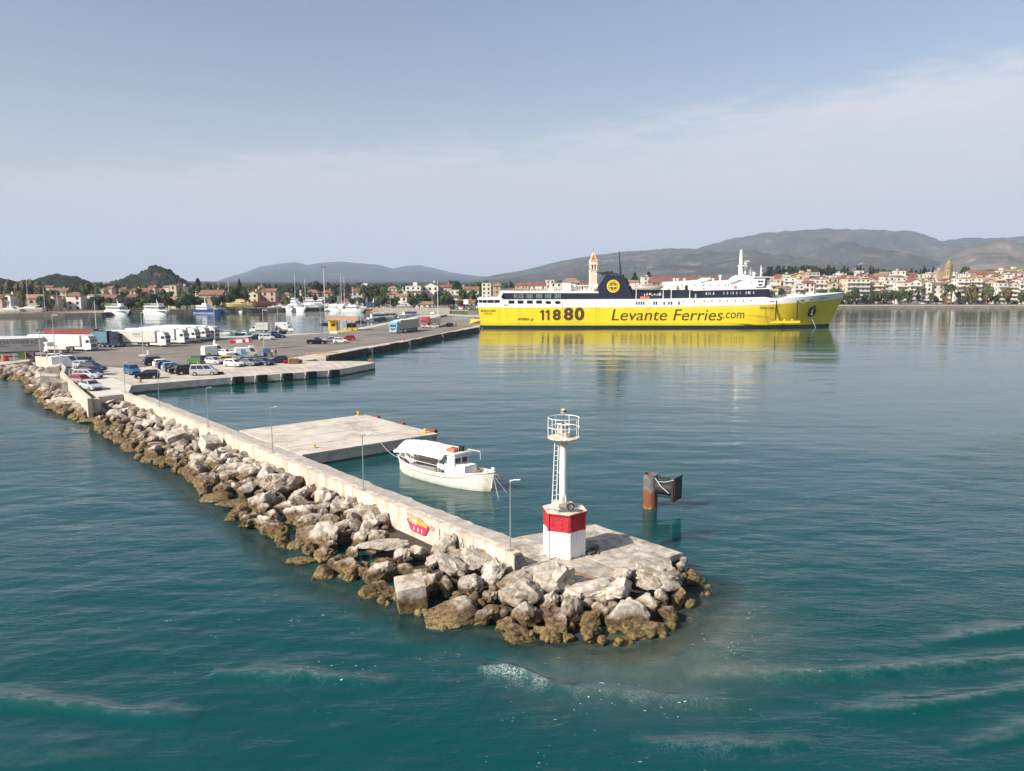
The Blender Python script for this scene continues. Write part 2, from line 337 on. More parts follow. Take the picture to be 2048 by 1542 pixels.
def make_sea():
    ang = np.concatenate([np.linspace(-180, -44, 30)[:-1], np.linspace(-44, 44, 900), np.linspace(44, 180, 30)[1:]])
    rad = np.concatenate([[3, 8, 13, 17, 20], 22*1.0044**np.arange(0, 460)]); r = rad[-1]
    far = []
    while r < 26000: r *= 1.12; far.append(r)
    rad = np.concatenate([rad, far])
    A, R = np.meshgrid(np.radians(ang), rad); X = R*np.sin(A); Y = R*np.cos(A); Z = np.zeros_like(X)
    rng = np.random.RandomState(3)
    near = np.clip((170-R)/60, 0, 1)
    U = (X-PO.x)*PU.x+(Y-PO.y)*PU.y; V = (X-PO.x)*PV.x+(Y-PO.y)*PV.y
    inside = np.clip((V+1)/3, 0, 1)*np.clip((8-U)/8, 0, 1)      # the sheltered water behind the breakwater
    amp = 1-.7*inside
    for k in range(26):
        wl = 1.1*1.13**k if k < 20 else 14+3*k
        th = radians(rng.normal(104, 30)); ph = rng.uniform(0, 6.28); kk = 2*pi/wl
        a = .0030*wl**.85*rng.uniform(.5, 1.2)
        if wl > 9: a = .014
        fade = np.clip((wl/.012-R)/(wl/.012*.5), 0, 1)
        Z += a*np.sin(kk*(X*cos(th)+Y*sin(th))+ph)*fade*near*amp
    foam = np.zeros_like(X); slick = np.zeros_like(X); painted_sheen = np.zeros_like(X)
    for pts, h, wd, fm in CRESTS:
        wp = [G(x, y) for x, y in pts]
        msk = (R < 60)
        D, S, T = seg_dist(X[msk], Y[msk], wp)
        T2 = np.clip(T, 0, 1); env = np.sin(pi*np.clip(T2, .0, 1))**.6
        side = np.where(S*np.sign(wp[-1].x-wp[0].x) > 0, 1, -1)   # +1 = far side of the crest
        wob = 1+.22*np.sin(T*9+len(pts))+.12*np.sin(T*23+1)
        prof = np.where(side > 0, np.exp(-(D/(wd*1.5*wob))**2), np.exp(-(D/(wd*.9))**2))
        Z[msk] += 1.3*h*env*prof
        painted_sheen[msk] = np.maximum(painted_sheen[msk], np.clip(h*4, 0, 1)*env*np.where(side > 0, np.exp(-(D/(.75*wob))**2), np.exp(-(D/.16)**2)))  # strength of the painted sky sheen, wider on the far side of each crest
        slick[msk] = np.maximum(slick[msk], env*np.where(side < 0, np.exp(-((D-2.2)/1.5)**2), 0))
        if fm: foam[msk] = np.maximum(foam[msk], fm*env*np.exp(-(D/(.42+.4*(side < 0)))**2))
    ed = [P(a, b) for a, b in EDGE]
    msk = R < 260
    D, S, T = seg_dist(X[msk], Y[msk], ed)
    shallow = np.zeros_like(X); shallow[msk] = np.clip(1-D/2.0, 0, 1)**.8
    silt = np.zeros_like(X); u, v = U[msk], V[msk]
    e1 = np.exp(-(((u-9.0)/5.2)**2+((v-2)/7.0)**2)**1.3); e2 = np.clip(1-D/3., 0, 1)*.22
    silt[msk] = np.clip(np.maximum(e1*.8, e2), 0, 1)
    foam[msk] = np.maximum(foam[msk], .30*np.clip(1-D/.5, 0, 1))
    fl = [G(640, 1210), G(700, 1300), G(1120, 1400), G(1300, 1440), G(1150, 1380), G(1480, 1290), G(480, 1230)]
    fleck = np.zeros_like(X)
    for q in fl: fleck = np.maximum(fleck, np.exp(-(((X-q.x)**2+(Y-q.y)**2)/22.)))
    Z[msk] *= (1-shallow[msk]*.7)
    calm = np.clip(inside*np.clip((300-R)/150, 0, 1)*.62+np.clip((R-60)/200, 0, 1)*.9, 0, .87)
    nr, na = X.shape
    co = np.stack([X, Y, Z], -1).reshape(-1, 3)
    me = bpy.data.meshes.new('sea'); i = np.arange((nr-1)*(na-1)); r0 = i//(na-1); c0 = i % (na-1)
    q = np.stack([r0*na+c0, r0*na+c0+1, (r0+1)*na+c0+1, (r0+1)*na+c0], -1)
    me.vertices.add(len(co)); me.vertices.foreach_set('co', co.ravel()); me.loops.add(q.size); me.loops.foreach_set('vertex_index', q.ravel().astype(np.int32))
    me.polygons.add(len(q)); me.polygons.foreach_set('loop_start', np.arange(0, q.size, 4, dtype=np.int32)); me.polygons.foreach_set('loop_total', np.full(len(q), 4, dtype=np.int32))
    me.update(calc_edges=True); me.polygons.foreach_set('use_smooth', [True]*len(q))
    for nm, a in (('silt', silt), ('foam', foam), ('calm', calm), ('slick', slick), ('shallow', shallow), ('fleck', fleck), ('painted_sheen', painted_sheen)):
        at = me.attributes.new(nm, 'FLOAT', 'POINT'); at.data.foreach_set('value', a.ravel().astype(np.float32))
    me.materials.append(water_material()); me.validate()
    struct(link('sea', me))
    bed = MB(); bed.box((0, 6000, -9.5), (40000, 40000, 1)); struct(bed.obj('seabed', mat('seabed_sand', (.02, .06, .055), 1)))
make_sea()
# ================================================================ QUAYS
def poly(px, z): return [tuple(G(x, y, z)[:2]) for x, y in px]
QZ = 1.3
# quay sheet (asphalt lot, concrete aprons), one extruded slab
quay_px = [(262, 771), (380, 761), (500, 752), (590, 746), (668, 740), (700, 735), (750, 725.5), (741, 723), (700, 722), (604, 722.5), (632, 718), (652, 717.5), (652, 713), (700, 703.5), (735, 697), (812, 683), (880, 669), (958, 655.5), (966, 640), (968, 631), (900, 628), (835, 631), (800, 640), (745, 650), (690, 661), (640, 666), (560, 669), (470, 672), (300, 674), (0, 676), (-500, 682), (-900, 760), (-300, 752), (0, 730), (60, 722), (110, 722), (200, 744)]
qpoly = poly(quay_px, QZ)
qs = MB(); qs.prism(qpoly, -4, .22); struct(qs.obj('quay', QSIDE))
qs = MB(); qs.prism(qpoly, .22, QZ-.06); struct(qs.obj('quay_face', QFACE))
qc = MB(); qc.prism(qpoly, QZ-.06, QZ); struct(qc.obj('quay_deck', CONC))
asph_px = [(-300, 745), (-20, 726), (55, 719), (118, 718), (205, 733), (262, 737), (330, 729), (470, 727), (560, 719), (640, 706), (700, 697), (760, 688), (840, 675), (960, 650), (965, 634), (900, 631), (838, 634), (800, 643), (745, 655), (690, 664), (560, 672), (470, 675), (300, 677), (0, 679), (-460, 685)]
asph = MB(); ap = poly(asph_px, QZ+.004)
asph.add([(x, y, QZ+.004) for x, y in ap], [tuple(range(len(ap)))]); struct(asph.obj('asphalt_lot', ASPH))
for k in range(16):   # expansion joints of the concrete apron
    x_ = 455+k*17; y_ = 755.5-(x_-455)*.075; A = G(x_, y_-2.0, QZ); B = G(x_-16, y_-12, QZ); dd = (B-A).normalized(); nn = Vector((-dd.y, dd.x, 0))*.05
    s = MB(); s.add([tuple((q_.x, q_.y, QZ+.004)) for q_ in (A-nn, B-nn, B+nn, A+nn)], [(0, 1, 2, 3)]); struct(s.obj('expansion_joint', mat('joint_dark', (.17, .15, .13), .9, .2, 2)))
for k, (a, b, c_, d_) in enumerate([((300, 714), (640, 690), 1.6, .5), ((120, 716), (420, 700), 1.4, .5), ((480, 704), (760, 676), 1.8, .5), ((560, 690), (830, 655), 1.5, .5)]):
    A, B = G(*a, QZ+.008), G(*b, QZ+.008); dd = (B-A).normalized(); nn = Vector((-dd.y, dd.x, 0))*c_/2
    s = MB(); s.add([A-nn, B-nn, B+nn, A+nn], [(0, 1, 2, 3)]); struct(s.obj('asphalt_patch', mat('asphalt_light', (.20, .18, .165), .9, .2, .3)))
# upper car park beside the breakwater root
lot_px = [(195, 794), (256, 787), (263, 771), (232, 758), (205, 746), (175, 733), (118, 722), (92, 718), (108, 735), (128, 748), (150, 764)]
LZ = 2.0
s = MB(); s.prism(poly(lot_px, LZ), -3, LZ); struct(s.obj('car_park', mat('car_park_concrete', (.52, .48, .43), .9, .12, .4, bump=.01, bscale=6, dirt=((.34, .31, .28), .3, .4))))
# low stone wall on the sea side of that car park
def wall_run(name, pts, th, z0, z1, mtl, label, cat, seg=None):
    t = thing(name, label, cat, pts[0])
    iv = Vector(pts[0])
    for a, b in zip(pts, pts[1:]):
        a = Vector(a); b = Vector(b); d = (b-a); n = Vector((-d.y, d.x, 0)).normalized()*th
        s = MB(); s.prism([tuple(q[:2]) for q in (a-iv, b-iv, b-iv+n, a-iv+n)], z0, z1)
        o = s.obj('wall_segment', mtl, t)
    t.location = (iv.x, iv.y, 0)
    return t
lw = [G(x, y, 3.0) for x, y in [(184, 795), (150, 766), (128, 744), (132, 733), (120, 722), (104, 715), (76, 711)]]
lw = [Vector((q.x, q.y, 0)) for q in lw]
wall_run('parapet_wall', lw, .55, .4, 2.9, CONCS, 'curving beige stone wall on the sea side of the upper car park', 'wall')
s = MB(); a = G(190, 797, 2.6); b_ = G(198, 799, 2.2); s.box((a.x, a.y, 1.2), (1.0, 1.0, 2.8), PRZ); tag(s.obj('wall_pillar', CONCS), 'square concrete pillar ending the low wall at the car park corner', 'pillar')
# ---------------------------------------------------------------- breakwater
pier = thing('breakwater', 'long narrow concrete breakwater running out to the small light tower', 'breakwater', P(0, 0, 0), PRZ)
# ragged harbour edge of the walkway
rs = random.Random(4)
us = np.arange(-88, -3.9, .7)
edge = [(u, 3.5+rs.uniform(-.12, .06)+(.10 if int(u*.31) % 2 else 0)) for u in us]
pv = [(-88, .42)]+[(5.0, .42)]+[(4.7+rs.uniform(-.1, .1), vv) for vv in np.arange(.9, 9.6, .6)]+[(4.7, 9.75)]+[(uu, 9.75+rs.uniform(-.08, .05)) for uu in np.arange(4, -2.7, -.6)]+[(-2.8, 9.72), (-3.3, 8.0), (-3.7, 6.2), (-4.2, 4.2)]+edge[::-1]
s = MB(); s.prism(pv, -4, DECK-.35); s.obj('foundation', QSIDE, pier)
s = MB(); s.prism(pv, DECK-.35, DECK)
s.obj('walkway', CONCW, pier)
# parapet in separately cast lengths
joints = [-88, -79.5, -70, -60.7, -51.4, -42.2, -33, -24, -15.6, -7.6, 0]
for a, b in zip(joints, joints[1:]):
    s = MB(); g = .02
    s.prism([(a+g, 0), (b-g, 0), (b-g, .5), (a+g, .5)], -.6, 2.12); s.prism([(a+g, -.05), (b-g, -.05), (b-g, .56), (a+g, .56)], 2.12, 2.2)
    s.obj('parapet_panel', CONCS, pier)
# buttressed end with its brick courses
for k in range(13):
    z0 = DECK-.75+k*.128; wd = 1.45-.90*k/12
    s = MB(); s.prism([(0.01, -.04), (.10+.012*(k % 2), -.04), (.10+.012*(k % 2), wd), (0.01, wd)], z0, z0+.116); s.obj('brick_course', CONCB, pier)
# walkway joints: cast slabs seen on the head
for k, (a, b, c_, d_) in enumerate([(-2.6, 4.6, 4.6, 9.6), (.3, 4.65, .9, 4.5), (-4.0, .2, .6, 4.1)]):
    s = MB(); pts = [(a, c_), (b, c_), (b, d_), (a, d_)]
    pts = [(x+rs.uniform(-.15, .1), y+rs.uniform(-.12, .1)) for x, y in pts]
    s.prism(pts, DECK+.002, DECK+.035+.012*k); s.obj('deck_slab', mat('head_concrete%d' % k, ((.46, .41, .35), (.40, .35, .29), (.44, .39, .33))[k], .92, .3, 1.3, bump=.09, bscale=3.5, dirt=((.20, .155, .115), .45, .9)), pier)
s = MB(); s.box((0, 0, 0), (2.2, .5, .012), .2); o = s.obj('rust_stain', mat('rust_stain', (.27, .17, .10), .9, .3, 3), pier); o.location = (3.6, 2.4, DECK+.045)
# graffiti, painted flat on the sea face
GR = mat('graffiti_orange', (.75, .30, .06), .8, .2, 4); GR2 = mat('graffiti_red', (.55, .03, .08), .8, .2, 4); GRK = mat('graffiti_dark', (.07, .05, .05), .8, .2, 4); GRG = mat('graffiti_grey', (.42, .38, .33), .8, .2, 4); GRW = mat('graffiti_white', (.8, .78, .74), .8, .1, 4)
def blob(name, pts, mtl, y):
    n = len(pts); s = MB(); s.add([(p[0], y, p[1]) for p in pts], [tuple(range(n))]); return s.obj(name, mtl, pier)
def round_poly(cx, cz, rx, rz, lobes=0, amp=0., n=36, z0=-9, z1=9):
    r = []
    for i in range(n):
        a = 2*pi*i/n; q = 1+amp*sin(lobes*a)
        r.append((cx+rx*cos(a)*q, min(z1, max(z0, cz+rz*sin(a)*q))))
    return r
gu = -10.0
blob('graffiti_outline', round_poly(gu, 1.42, 1.28, .58, 5, .08), GRK, -.056)
blob('graffiti_upper', round_poly(gu, 1.52, 1.10, .46, 5, .08, z0=1.50), GR, -.060)
blob('graffiti_lower', round_poly(gu, 1.42, 1.20, .56, 5, .08, z1=1.49), GR2, -.060)
for dx in (-.62, -.25): blob('graffiti_eye', round_poly(gu+dx, 1.60, .11, .19), GRW, -.063); blob('graffiti_pupil', round_poly(gu+dx+.03, 1.56, .05, .09), GRK, -.066)
for dx in (-.5, 0, .45): blob('graffiti_stroke', round_poly(gu+dx, 1.14, .05, .16), GRW, -.063)
def wall_text(body, u0, w, z, h, mtl, name='graffiti_letters'):
    M = Matrix(((1, 0, 0, u0), (0, 0, -1, -.058), (0, 1, 0, z), (0, 0, 0, 1)))
    text(name, body, w, h, M, mtl, pier, ext=.004)
wall_text('H', -7.6, .75, .85, .95, GRG); wall_text('+', -6.5, .55, .9, .8, GRG); wall_text('A', -5.4, .7, .75, 1.15, GRG); wall_text('0', -4.3, .5, .8, .95, GRG)
wall_text('VNX', -8.6, .6, 1.45, .4, GR2); wall_text('2018', -11.3, .6, 1.92, .14, GR2)
# lamp posts on the parapet
def lamp_post(u, label, arms):
    t = thing('lamp_post', label, 'lamp post', P(u, .28, 2.2), PRZ, 'lamp posts along the breakwater')
    MB().cyl((0, 0, 0), (0, 0, 4.25), .042, .034, 8).obj('pole', GALV, t, True)
    MB().box((0, 0, .012), (.34, .34, .024)).obj('base_plate', GALV, t)
    for k, (dx, dy) in enumerate(arms):
        s = MB(); s.cyl((0, 0, 4.2), (dx*.25, dy*.25, 4.27), .025, .025, 6); s.obj('arm', GALV, t)
        s = MB(); a = atan2(dy, dx); s.box((dx*.42, dy*.42, 4.30), (.42 if len(arms) > 1 else .3, .07, .035), a, ry=-.12); s.obj('lamp_head', WHITE, t)
    return t
lamp_post(-.66, 'galvanised lamp post with two white lamp heads on the wall end beside the tower', [(.9, .45), (.75, -.65)])
lamp_post(-17.9, 'slim grey lamp post on the breakwater wall beside the moored fishing boat', [(.5, .86)])
lamp_post(-34.6, 'slim grey lamp post on the breakwater wall where the square concrete jetty begins', [(.5, .86)])
lamp_post(-51.6, 'slim grey lamp post on the wall just past the far side of the jetty', [(.5, .86)])
lamp_post(-69.1, 'slim grey lamp post on the breakwater wall between the jetty and the car park corner', [(.5, .86)])
lamp_post(-85.2, 'slim grey lamp post where the breakwater wall meets the upper car park', [(.5, .86)])
# ---------------------------------------------------------------- square jetty
jet = thing('jetty', 'square concrete jetty with yellow bollards built off the breakwater', 'jetty', P(-52, 3.5, 0), PRZ)
JS = mat('jetty_side', (.50, .45, .39), .95, .15, .8, bump=.05, bscale=3, dirt=((.14, .125, .10), .3, .9))
JT = mat('jetty_top', (.50, .455, .395), .92, .10, .5, bump=.012, bscale=8, dirt=((.29, .255, .215), .5, .35))
s = MB(); s.box((8.05, 8.15, -1.35), (15.8, 16.0, 4.7)); s.obj('jetty_block', JS, jet)
s = MB(); s.box((8.05, 8.15, .05), (16.0, 16.2, .16)); s.obj('waterline_ledge', mat('wet_concrete', (.055, .055, .045), .6, .2, 2), jet)
xs = [0.02, 4.1, 8.0, 12.2, 16.1]; ys = [.25, 5.6, 11.0, 16.25]
for i in range(4):
    for j in range(3):
        s = MB(); g = .04
        s.prism([(xs[i]+g, ys[j]+g), (xs[i+1]-g, ys[j]+g), (xs[i+1]-g, ys[j+1]-g), (xs[i]+g, ys[j+1]-g)], 1.0, DECK+.004+.004*((i+j) % 3)); s.obj('concrete_slab', JT, jet)
def bollard(pt, label, mtl, rz=0., sc=1.):
    t = thing('mooring_bollard', label, 'bollard', pt, rz, 'mooring bollards'); t.scale = (sc,)*3
    s = MB(); s.cyl((0, 0, 0), (0, 0, .34), .13, .11, 10); s.cyl((0, 0, .34), (0, 0, .44), .2, .17, 10); s.box((.12, 0, .38), (.34, .16, .12)); s.obj('post', mtl, t, True)
    MB().box((0, 0, .025), (.55, .5, .05)).obj('base_plate', mtl, t)
    return t
bollard(G(717, 831, DECK), 'yellow mooring bollard on the far corner of the square jetty', YELLOWP, 1, 1.15)
bollard(G(851, 866, DECK), 'yellow mooring bollard on the corner of the jetty behind the fishing boat', YELLOWP, .4, 1.15)
bollard(G(629, 896, DECK), 'small yellow mooring bollard on the near edge of the square jetty', YELLOWP, 0, .75)
bollard(G(281, 765, QZ), 'orange mooring bollard at the quay edge in front of the black hatchback', ORANGEP, 0, 1.3)
bollard(G(738, 724, QZ), 'orange red mooring bollard on the pointed tip of the quay', ORANGEP, 0, 1.3)
bollard(G(806, 681, QZ), 'rust red mooring bollard on the long dark edged quay', ORANGEP, 0, 1.5)
def lump(name, pt, dims, mtl, label, cat, group=None, rz=0.):
    s = MB(); s.cyl((-dims[0]/2, 0, 0), (dims[0]/2, 0, 0), dims[1]/2, dims[1]/2, 12); s.ring((0, 0, 0), dims[1]*.33, dims[1]*.17, 16, 6, axis='X')
    o = s.obj(name, mtl, None, True); o.location = pt; o.rotation_euler = (0, 0, rz); return tag(o, label, cat, group)
for (x, y), nm in zip([(752, 835), (802, 849), (865, 862)], ['nearest the far corner', 'in the middle', 'nearest the fishing boat']):
    lump('rubber_fender', G(x, y, DECK-.05)+PV*.12, (1.0, .5, .5), mat('rusty_fender', (.16, .05, .035), .8, .3, 4), 'dark red rubber fender on the jetty edge, the one %s' % nm, 'fender', 'fenders on the jetty edge', PRZ)
# quay front fenders
qd = (G(668, 740, QZ)-G(262, 771, QZ)).normalized(); qn = Vector((qd.y, -qd.x, 0)); qrz = atan2(qd.y, qd.x)
for k, x in enumerate([475, 522, 573, 621, 667]):
    t_ = (x-262)/(668-262); p0 = G(x, 771+(740-771)*t_, QZ)
    pts = [(262, 771), (380, 761), (500, 752), (590, 746), (668, 740)]
    for (xa, ya), (xb, yb) in zip(pts, pts[1:]):
        if xa <= x <= xb: p0 = G(x, ya+(yb-ya)*(x-xa)/(xb-xa), QZ)
    t = thing('quay_fender', 'big black rubber fender hung on the quay front, %s from the car end' % ('first', 'second', 'third', 'fourth', 'fifth')[k], 'fender', p0+qn*.45, qrz, 'black fenders on the quay front')
    s = MB(); s.box((0, 0, -.5), (1.7, .85, 1.2)); s.obj('rubber_block', BLACK, t)
    s = MB(); s.cyl((-1.15, 0, -.45), (-1.15, 0, .05), .16, .16, 8); s.cyl((-1.25, .2, -1.2), (-1.15, 0, .0), .06, .06, 6); s.obj('chain', LGREY, t)
# dark tyre-faced edge of the long quay
for k, (a, b) in enumerate([((652, 714), (734, 698.5)), ((742, 697), (813, 684)), ((818, 683), (880, 670)), ((884, 669), (955, 656.5))]):
    A, B = G(*a, QZ), G(*b, QZ); d_ = (B-A); n_ = Vector((d_.y, -d_.x, 0)).normalized()
    t = thing('quay_facing', 'dark weathered edge facing of the long quay, %s section towards the yellow ferry' % ('first', 'second', 'third', 'fourth')[k], 'quay facing', A, atan2(d_.y, d_.x))
    nseg = max(2, int(d_.length/4.5))
    for i in range(nseg):
        x0 = d_.length*i/nseg; x1 = d_.length*(i+1)/nseg-.12; s = MB(); rr = rs.uniform(-.12, .15)
        s.box(((x0+x1)/2, -.25+rr*.3, -.5), (x1-x0, .6+rr, 1.55+rr)); s.obj('block', mat('black_stone_edge', (.060, .056, .050), .85, .4, 1.0, bump=.08, bscale=2), t)
s = MB(); s.box((0, 0, .1), (7, .6, .2)); o = s.obj('kerb_marking', YELLOWP); q = G(645, 707, QZ); o.location = q; o.rotation_euler = (0, 0, .5); tag(o, 'yellow painted kerb at the inner corner of the quay', 'kerb')
# ================================================================ LIGHT TOWER
HC = P(.86, 3.47); hv = Vector((3.434, 44.515, 0)); R6 = 1.30
dirc = Vector((-.156, .988, 0)); HC = hv+dirc*R6; a0 = atan2(-dirc.y, -dirc.x)
def hexp(r, off=0.): return [(r*cos(a0+off+k*pi/3), r*sin(a0+off+k*pi/3)) for k in range(6)]
lt = thing('light_tower', 'white harbour light column with railed gallery on a red and white six sided base', 'light tower', (HC.x, HC.y, DECK))
STUC = mat('white_render', (.80, .79, .77), .8, .06, 3, bump=.07, bscale=7, dirt=((.50, .44, .36), .14, 2.0), streak=True)
STUR = mat('red_render', (.44, .012, .03), .7, .22, 5, bump=.07, bscale=7, dirt=((.30, .06, .05), .2, 3.0), streak=True)
s = MB(); s.prism(hexp(R6), 0, 1.70); s.obj('white_base', STUC, lt)
s = MB(); s.prism(hexp(R6+.002), 1.70, 2.74); s.obj('red_band', STUR, lt)
for k in range(6):
    a = a0+k*pi/3
    s = MB(); s.box(((R6-.0)*cos(a), (R6-.0)*sin(a), .85), (.08, .16, 1.69), a); s.obj('corner_pilaster', STUC, lt)
    s = MB(); s.box(((R6-.0)*cos(a), (R6-.0)*sin(a), 2.22), (.08, .16, 1.03), a); s.obj('corner_pilaster', STUR, lt)
s = MB(); s.prism(hexp(R6+.12), 2.74, 2.83); s.obj('base_slab_rim', STUR, lt)
OLDW = mat('weathered_white', (.62, .55, .46), .85, .15, 2, bump=.03, bscale=7, dirt=((.30, .22, .15), .45, 2.5))
s = MB(); s.prism([(x*(1+.03*sin(i*3.1)), y*(1+.03*cos(i*2.3))) for i, (x, y) in enumerate(hexp(R6+.12))], 2.83, 2.885); s.obj('base_slab', OLDW, lt)
s = MB(); s.box((-.1, .1, 3.08), (.92, .86, .42), .35); s.obj('column_plinth', OLDW, lt)
COLW = mat('column_white', (.76, .73, .68), .7, .06, 2, bump=.01, bscale=6, dirt=((.42, .33, .25), .2, 2.2), streak=True)
cx, cyy = -.1, .12; FZ = 7.27
s = MB(); s.cyl((cx, cyy, 3.28), (cx, cyy, FZ-.1), .225, .225, 28)
for z in (4.2, 5.1, 6.0): s.ring((cx, cyy, z), .227, .012, 28, 5)
s.obj('column', COLW, lt, True)
s = MB(); s.cyl((cx, cyy, FZ-.45), (cx, cyy, FZ-.14), .23, .33, 28); s.obj('column_head', OLDW, lt, True)
s = MB(); s.cyl((cx, cyy, FZ-.14), (cx, cyy, FZ-.02), .80, .93, 32); s.cyl((cx, cyy, FZ-.02), (cx, cyy, FZ+.03), .97, .97, 32); s.obj('gallery_floor', OLDW, lt, True)
MB().ring((cx, cyy, 8.50), .95, .020, 40, 6).obj('top_rail', WHITE, lt, True)
MB().ring((cx, cyy, 7.93), .96, .020, 40, 6).obj('middle_rail', WHITE, lt, True)
for k in range(7):
    a = 2*pi*k/7+.25; MB().cyl((cx+.95*cos(a), cyy+.95*sin(a), FZ), (cx+.95*cos(a), cyy+.95*sin(a), 8.50), .019, .019, 6).obj('baluster', WHITE, lt)
s = MB(); s.cyl((cx, cyy, FZ+.03), (cx, cyy, 7.60), .45, .42, 10); s.obj('lantern_plinth', OLDW, lt)
s = MB(); s.box((cx, cyy, 7.80), (.38, .38, .38), .4); s.obj('lantern_core', mat('lantern_grey', (.35, .36, .36), .5, .1, 3), lt)
for k in range(4):
    a = .4+pi/4+k*pi/2; s = MB(); s.cyl((cx+.36*cos(a), cyy+.36*sin(a), 7.6), (cx+.36*cos(a), cyy+.36*sin(a), 8.05), .032, .032, 6); s.obj('lantern_post', WHITE, lt)
s = MB(); s.box((cx, cyy, 8.08), (.64, .64, .06), .4); s.obj('lantern_roof', WHITE, lt)
MB().cyl((cx, cyy, 8.10), (cx, cyy, 8.16), .15, .13, 12).obj('roof_disc', RUST, lt)
MB().cyl((cx, cyy, 8.12), (cx, cyy, 8.78), .022, .022, 8).obj('lamp_rod', DGREY, lt)
s = MB(); s.box((cx, cyy, 8.90), (.25, .25, .19), .5); s.cyl((cx, cyy, 8.78), (cx, cyy, 8.82), .16, .175, 12); s.cyl((cx, cyy, 8.99), (cx, cyy, 9.06), .16, .08, 12); lh = s.obj('lamp_head', OLDW, lt)
for k in range(4):
    a = .5+k*pi/2; s = MB(); s.box((cx+.127*cos(a), cyy+.127*sin(a), 8.90), (.008, .16, .12), a); s.obj('lamp_window', BLACK, lh)
s = MB(); s.cyl((cx, cyy, 9.06), (cx, cyy, 9.09), .08, .05, 10); s.obj('lamp_cap', RUST, lt)
lx, ly = Vector((-.78, .02, 0)), Vector((-.52, .13, 0))
tx, ty = Vector((-.62, .1, 0)), Vector((-.39, .2, 0))
for a, b in ((lx, tx), (ly, ty)): MB().cyl((a.x, a.y, 2.88), (b.x, b.y, FZ-.05), .024, .024, 6).obj('ladder_rail', WHITE, lt)
for k in range(14):
    q = (k+.6)/14; A = lx.lerp(tx, q); B = ly.lerp(ty, q); z = 2.88+4.3*q
    MB().cyl((A.x, A.y, z), (B.x, B.y, z), .017, .017, 6).obj('ladder_rung', WHITE, lt)
for z in (3.7, 5.1): MB().cyl((-.44, .16, z), (cx-.2, cyy, z), .02, .02, 6).obj('ladder_bracket', WHITE, lt)
s = MB(); s.cyl((cx+.16, cyy-.28, 3.3), (cx+.16, cyy-.28, 3.7), .05, .05, 8); s.ring((cx+.02, cyy-.25, 3.5), .12, .02, 14, 5, axis='Y'); s.ring((cx+.02, cyy-.27, 3.38), .10, .02, 14, 5, axis='Y'); s.obj('cable_fitting', OLDW, lt)
rq = random.Random(31); HX = hexp(R6)
for k in range(22):   # rust runs and scuffs under the slab and along the foot
    f_ = k % 2; i0 = (0, 5)[f_]; A_, B_ = Vector((*HX[0], 0)), Vector((*HX[1 if f_ == 0 else 5], 0)); t_ = rq.uniform(.10, .92); c_ = A_.lerp(B_, t_); n_ = Vector((c_.x, c_.y, 0)).normalized(); nn_ = ((A_+B_)/2).normalized(); ang = atan2(nn_.y, nn_.x)
    top = k < 12; hh = rq.uniform(.12, .6) if top else rq.uniform(.03, .10); z_ = (2.72-hh/2) if top else rq.uniform(.03, .12)
    s = MB(); s.box((c_.x+nn_.x*.004, c_.y+nn_.y*.004, z_), (.008, rq.uniform(.012, .04) if top else rq.uniform(.08, .3), hh), ang); s.obj('rust_run' if top else 'scuff', mat('rust_run', (.20, .07, .03), .9, .3, 6) if top else mat('scuff_grey', (.42, .37, .31), .9, .3, 6), lt)
# floodlight lying on the base slab
t = thing('floodlight', 'round black floodlight on the top slab of the red and white base', 'floodlight', (HC.x+.33, HC.y-.62, DECK+2.90), .5)
s = MB(); s.cyl((0, .02, .24), (0, .22, .26), .22, .16, 20); s.ring((0, 0, .24), .21, .035, 22, 6, axis='Y'); s.obj('housing', BLACK, t, True)
s = MB(); s.cyl((0, -.015, .24), (0, .01, .24), .17, .17, 20); s.obj('lens', mat('lamp_lens', (.55, .58, .6), .15, .3, 9), t)
s = MB(); s.cyl((-.24, .1, 0), (-.24, .1, .26), .02, .02, 6); s.cyl((.24, .1, 0), (.24, .1, .26), .02, .02, 6); s.box((0, .1, .01), (.5, .12, .02)); s.obj('bracket', DGREY, t)
s = MB(); rr = random.Random(5)
for k in range(5):
    p0 = [Vector((HC.x+rr.uniform(-.5, 1.1), HC.y-.9+rr.uniform(0, .5), DECK+2.90+rr.uniform(0, .03))) for i in range(6)]; s.tube(p0, .02, 5)
tag(s.obj('cable_bundle', DGREY), 'tangle of dark cable on the slab beside the round floodlight', 'cable')
s = MB()
for k in range(7):
    c0 = Vector((HC.x+1.75+rr.uniform(-.2, .35), HC.y+.1+rr.uniform(-.4, .4), DECK+.05)); p0 = [c0+Vector((rr.uniform(-.45, .45), rr.uniform(-.45, .45), rr.uniform(0, .22))) for i in range(6)]; s.tube(p0, .03, 5)
tag(s.obj('rope_heap', mat('old_rope', (.10, .085, .07), .9, .3, 6)), 'heap of old dark rope in the shade behind the tower base', 'rope')
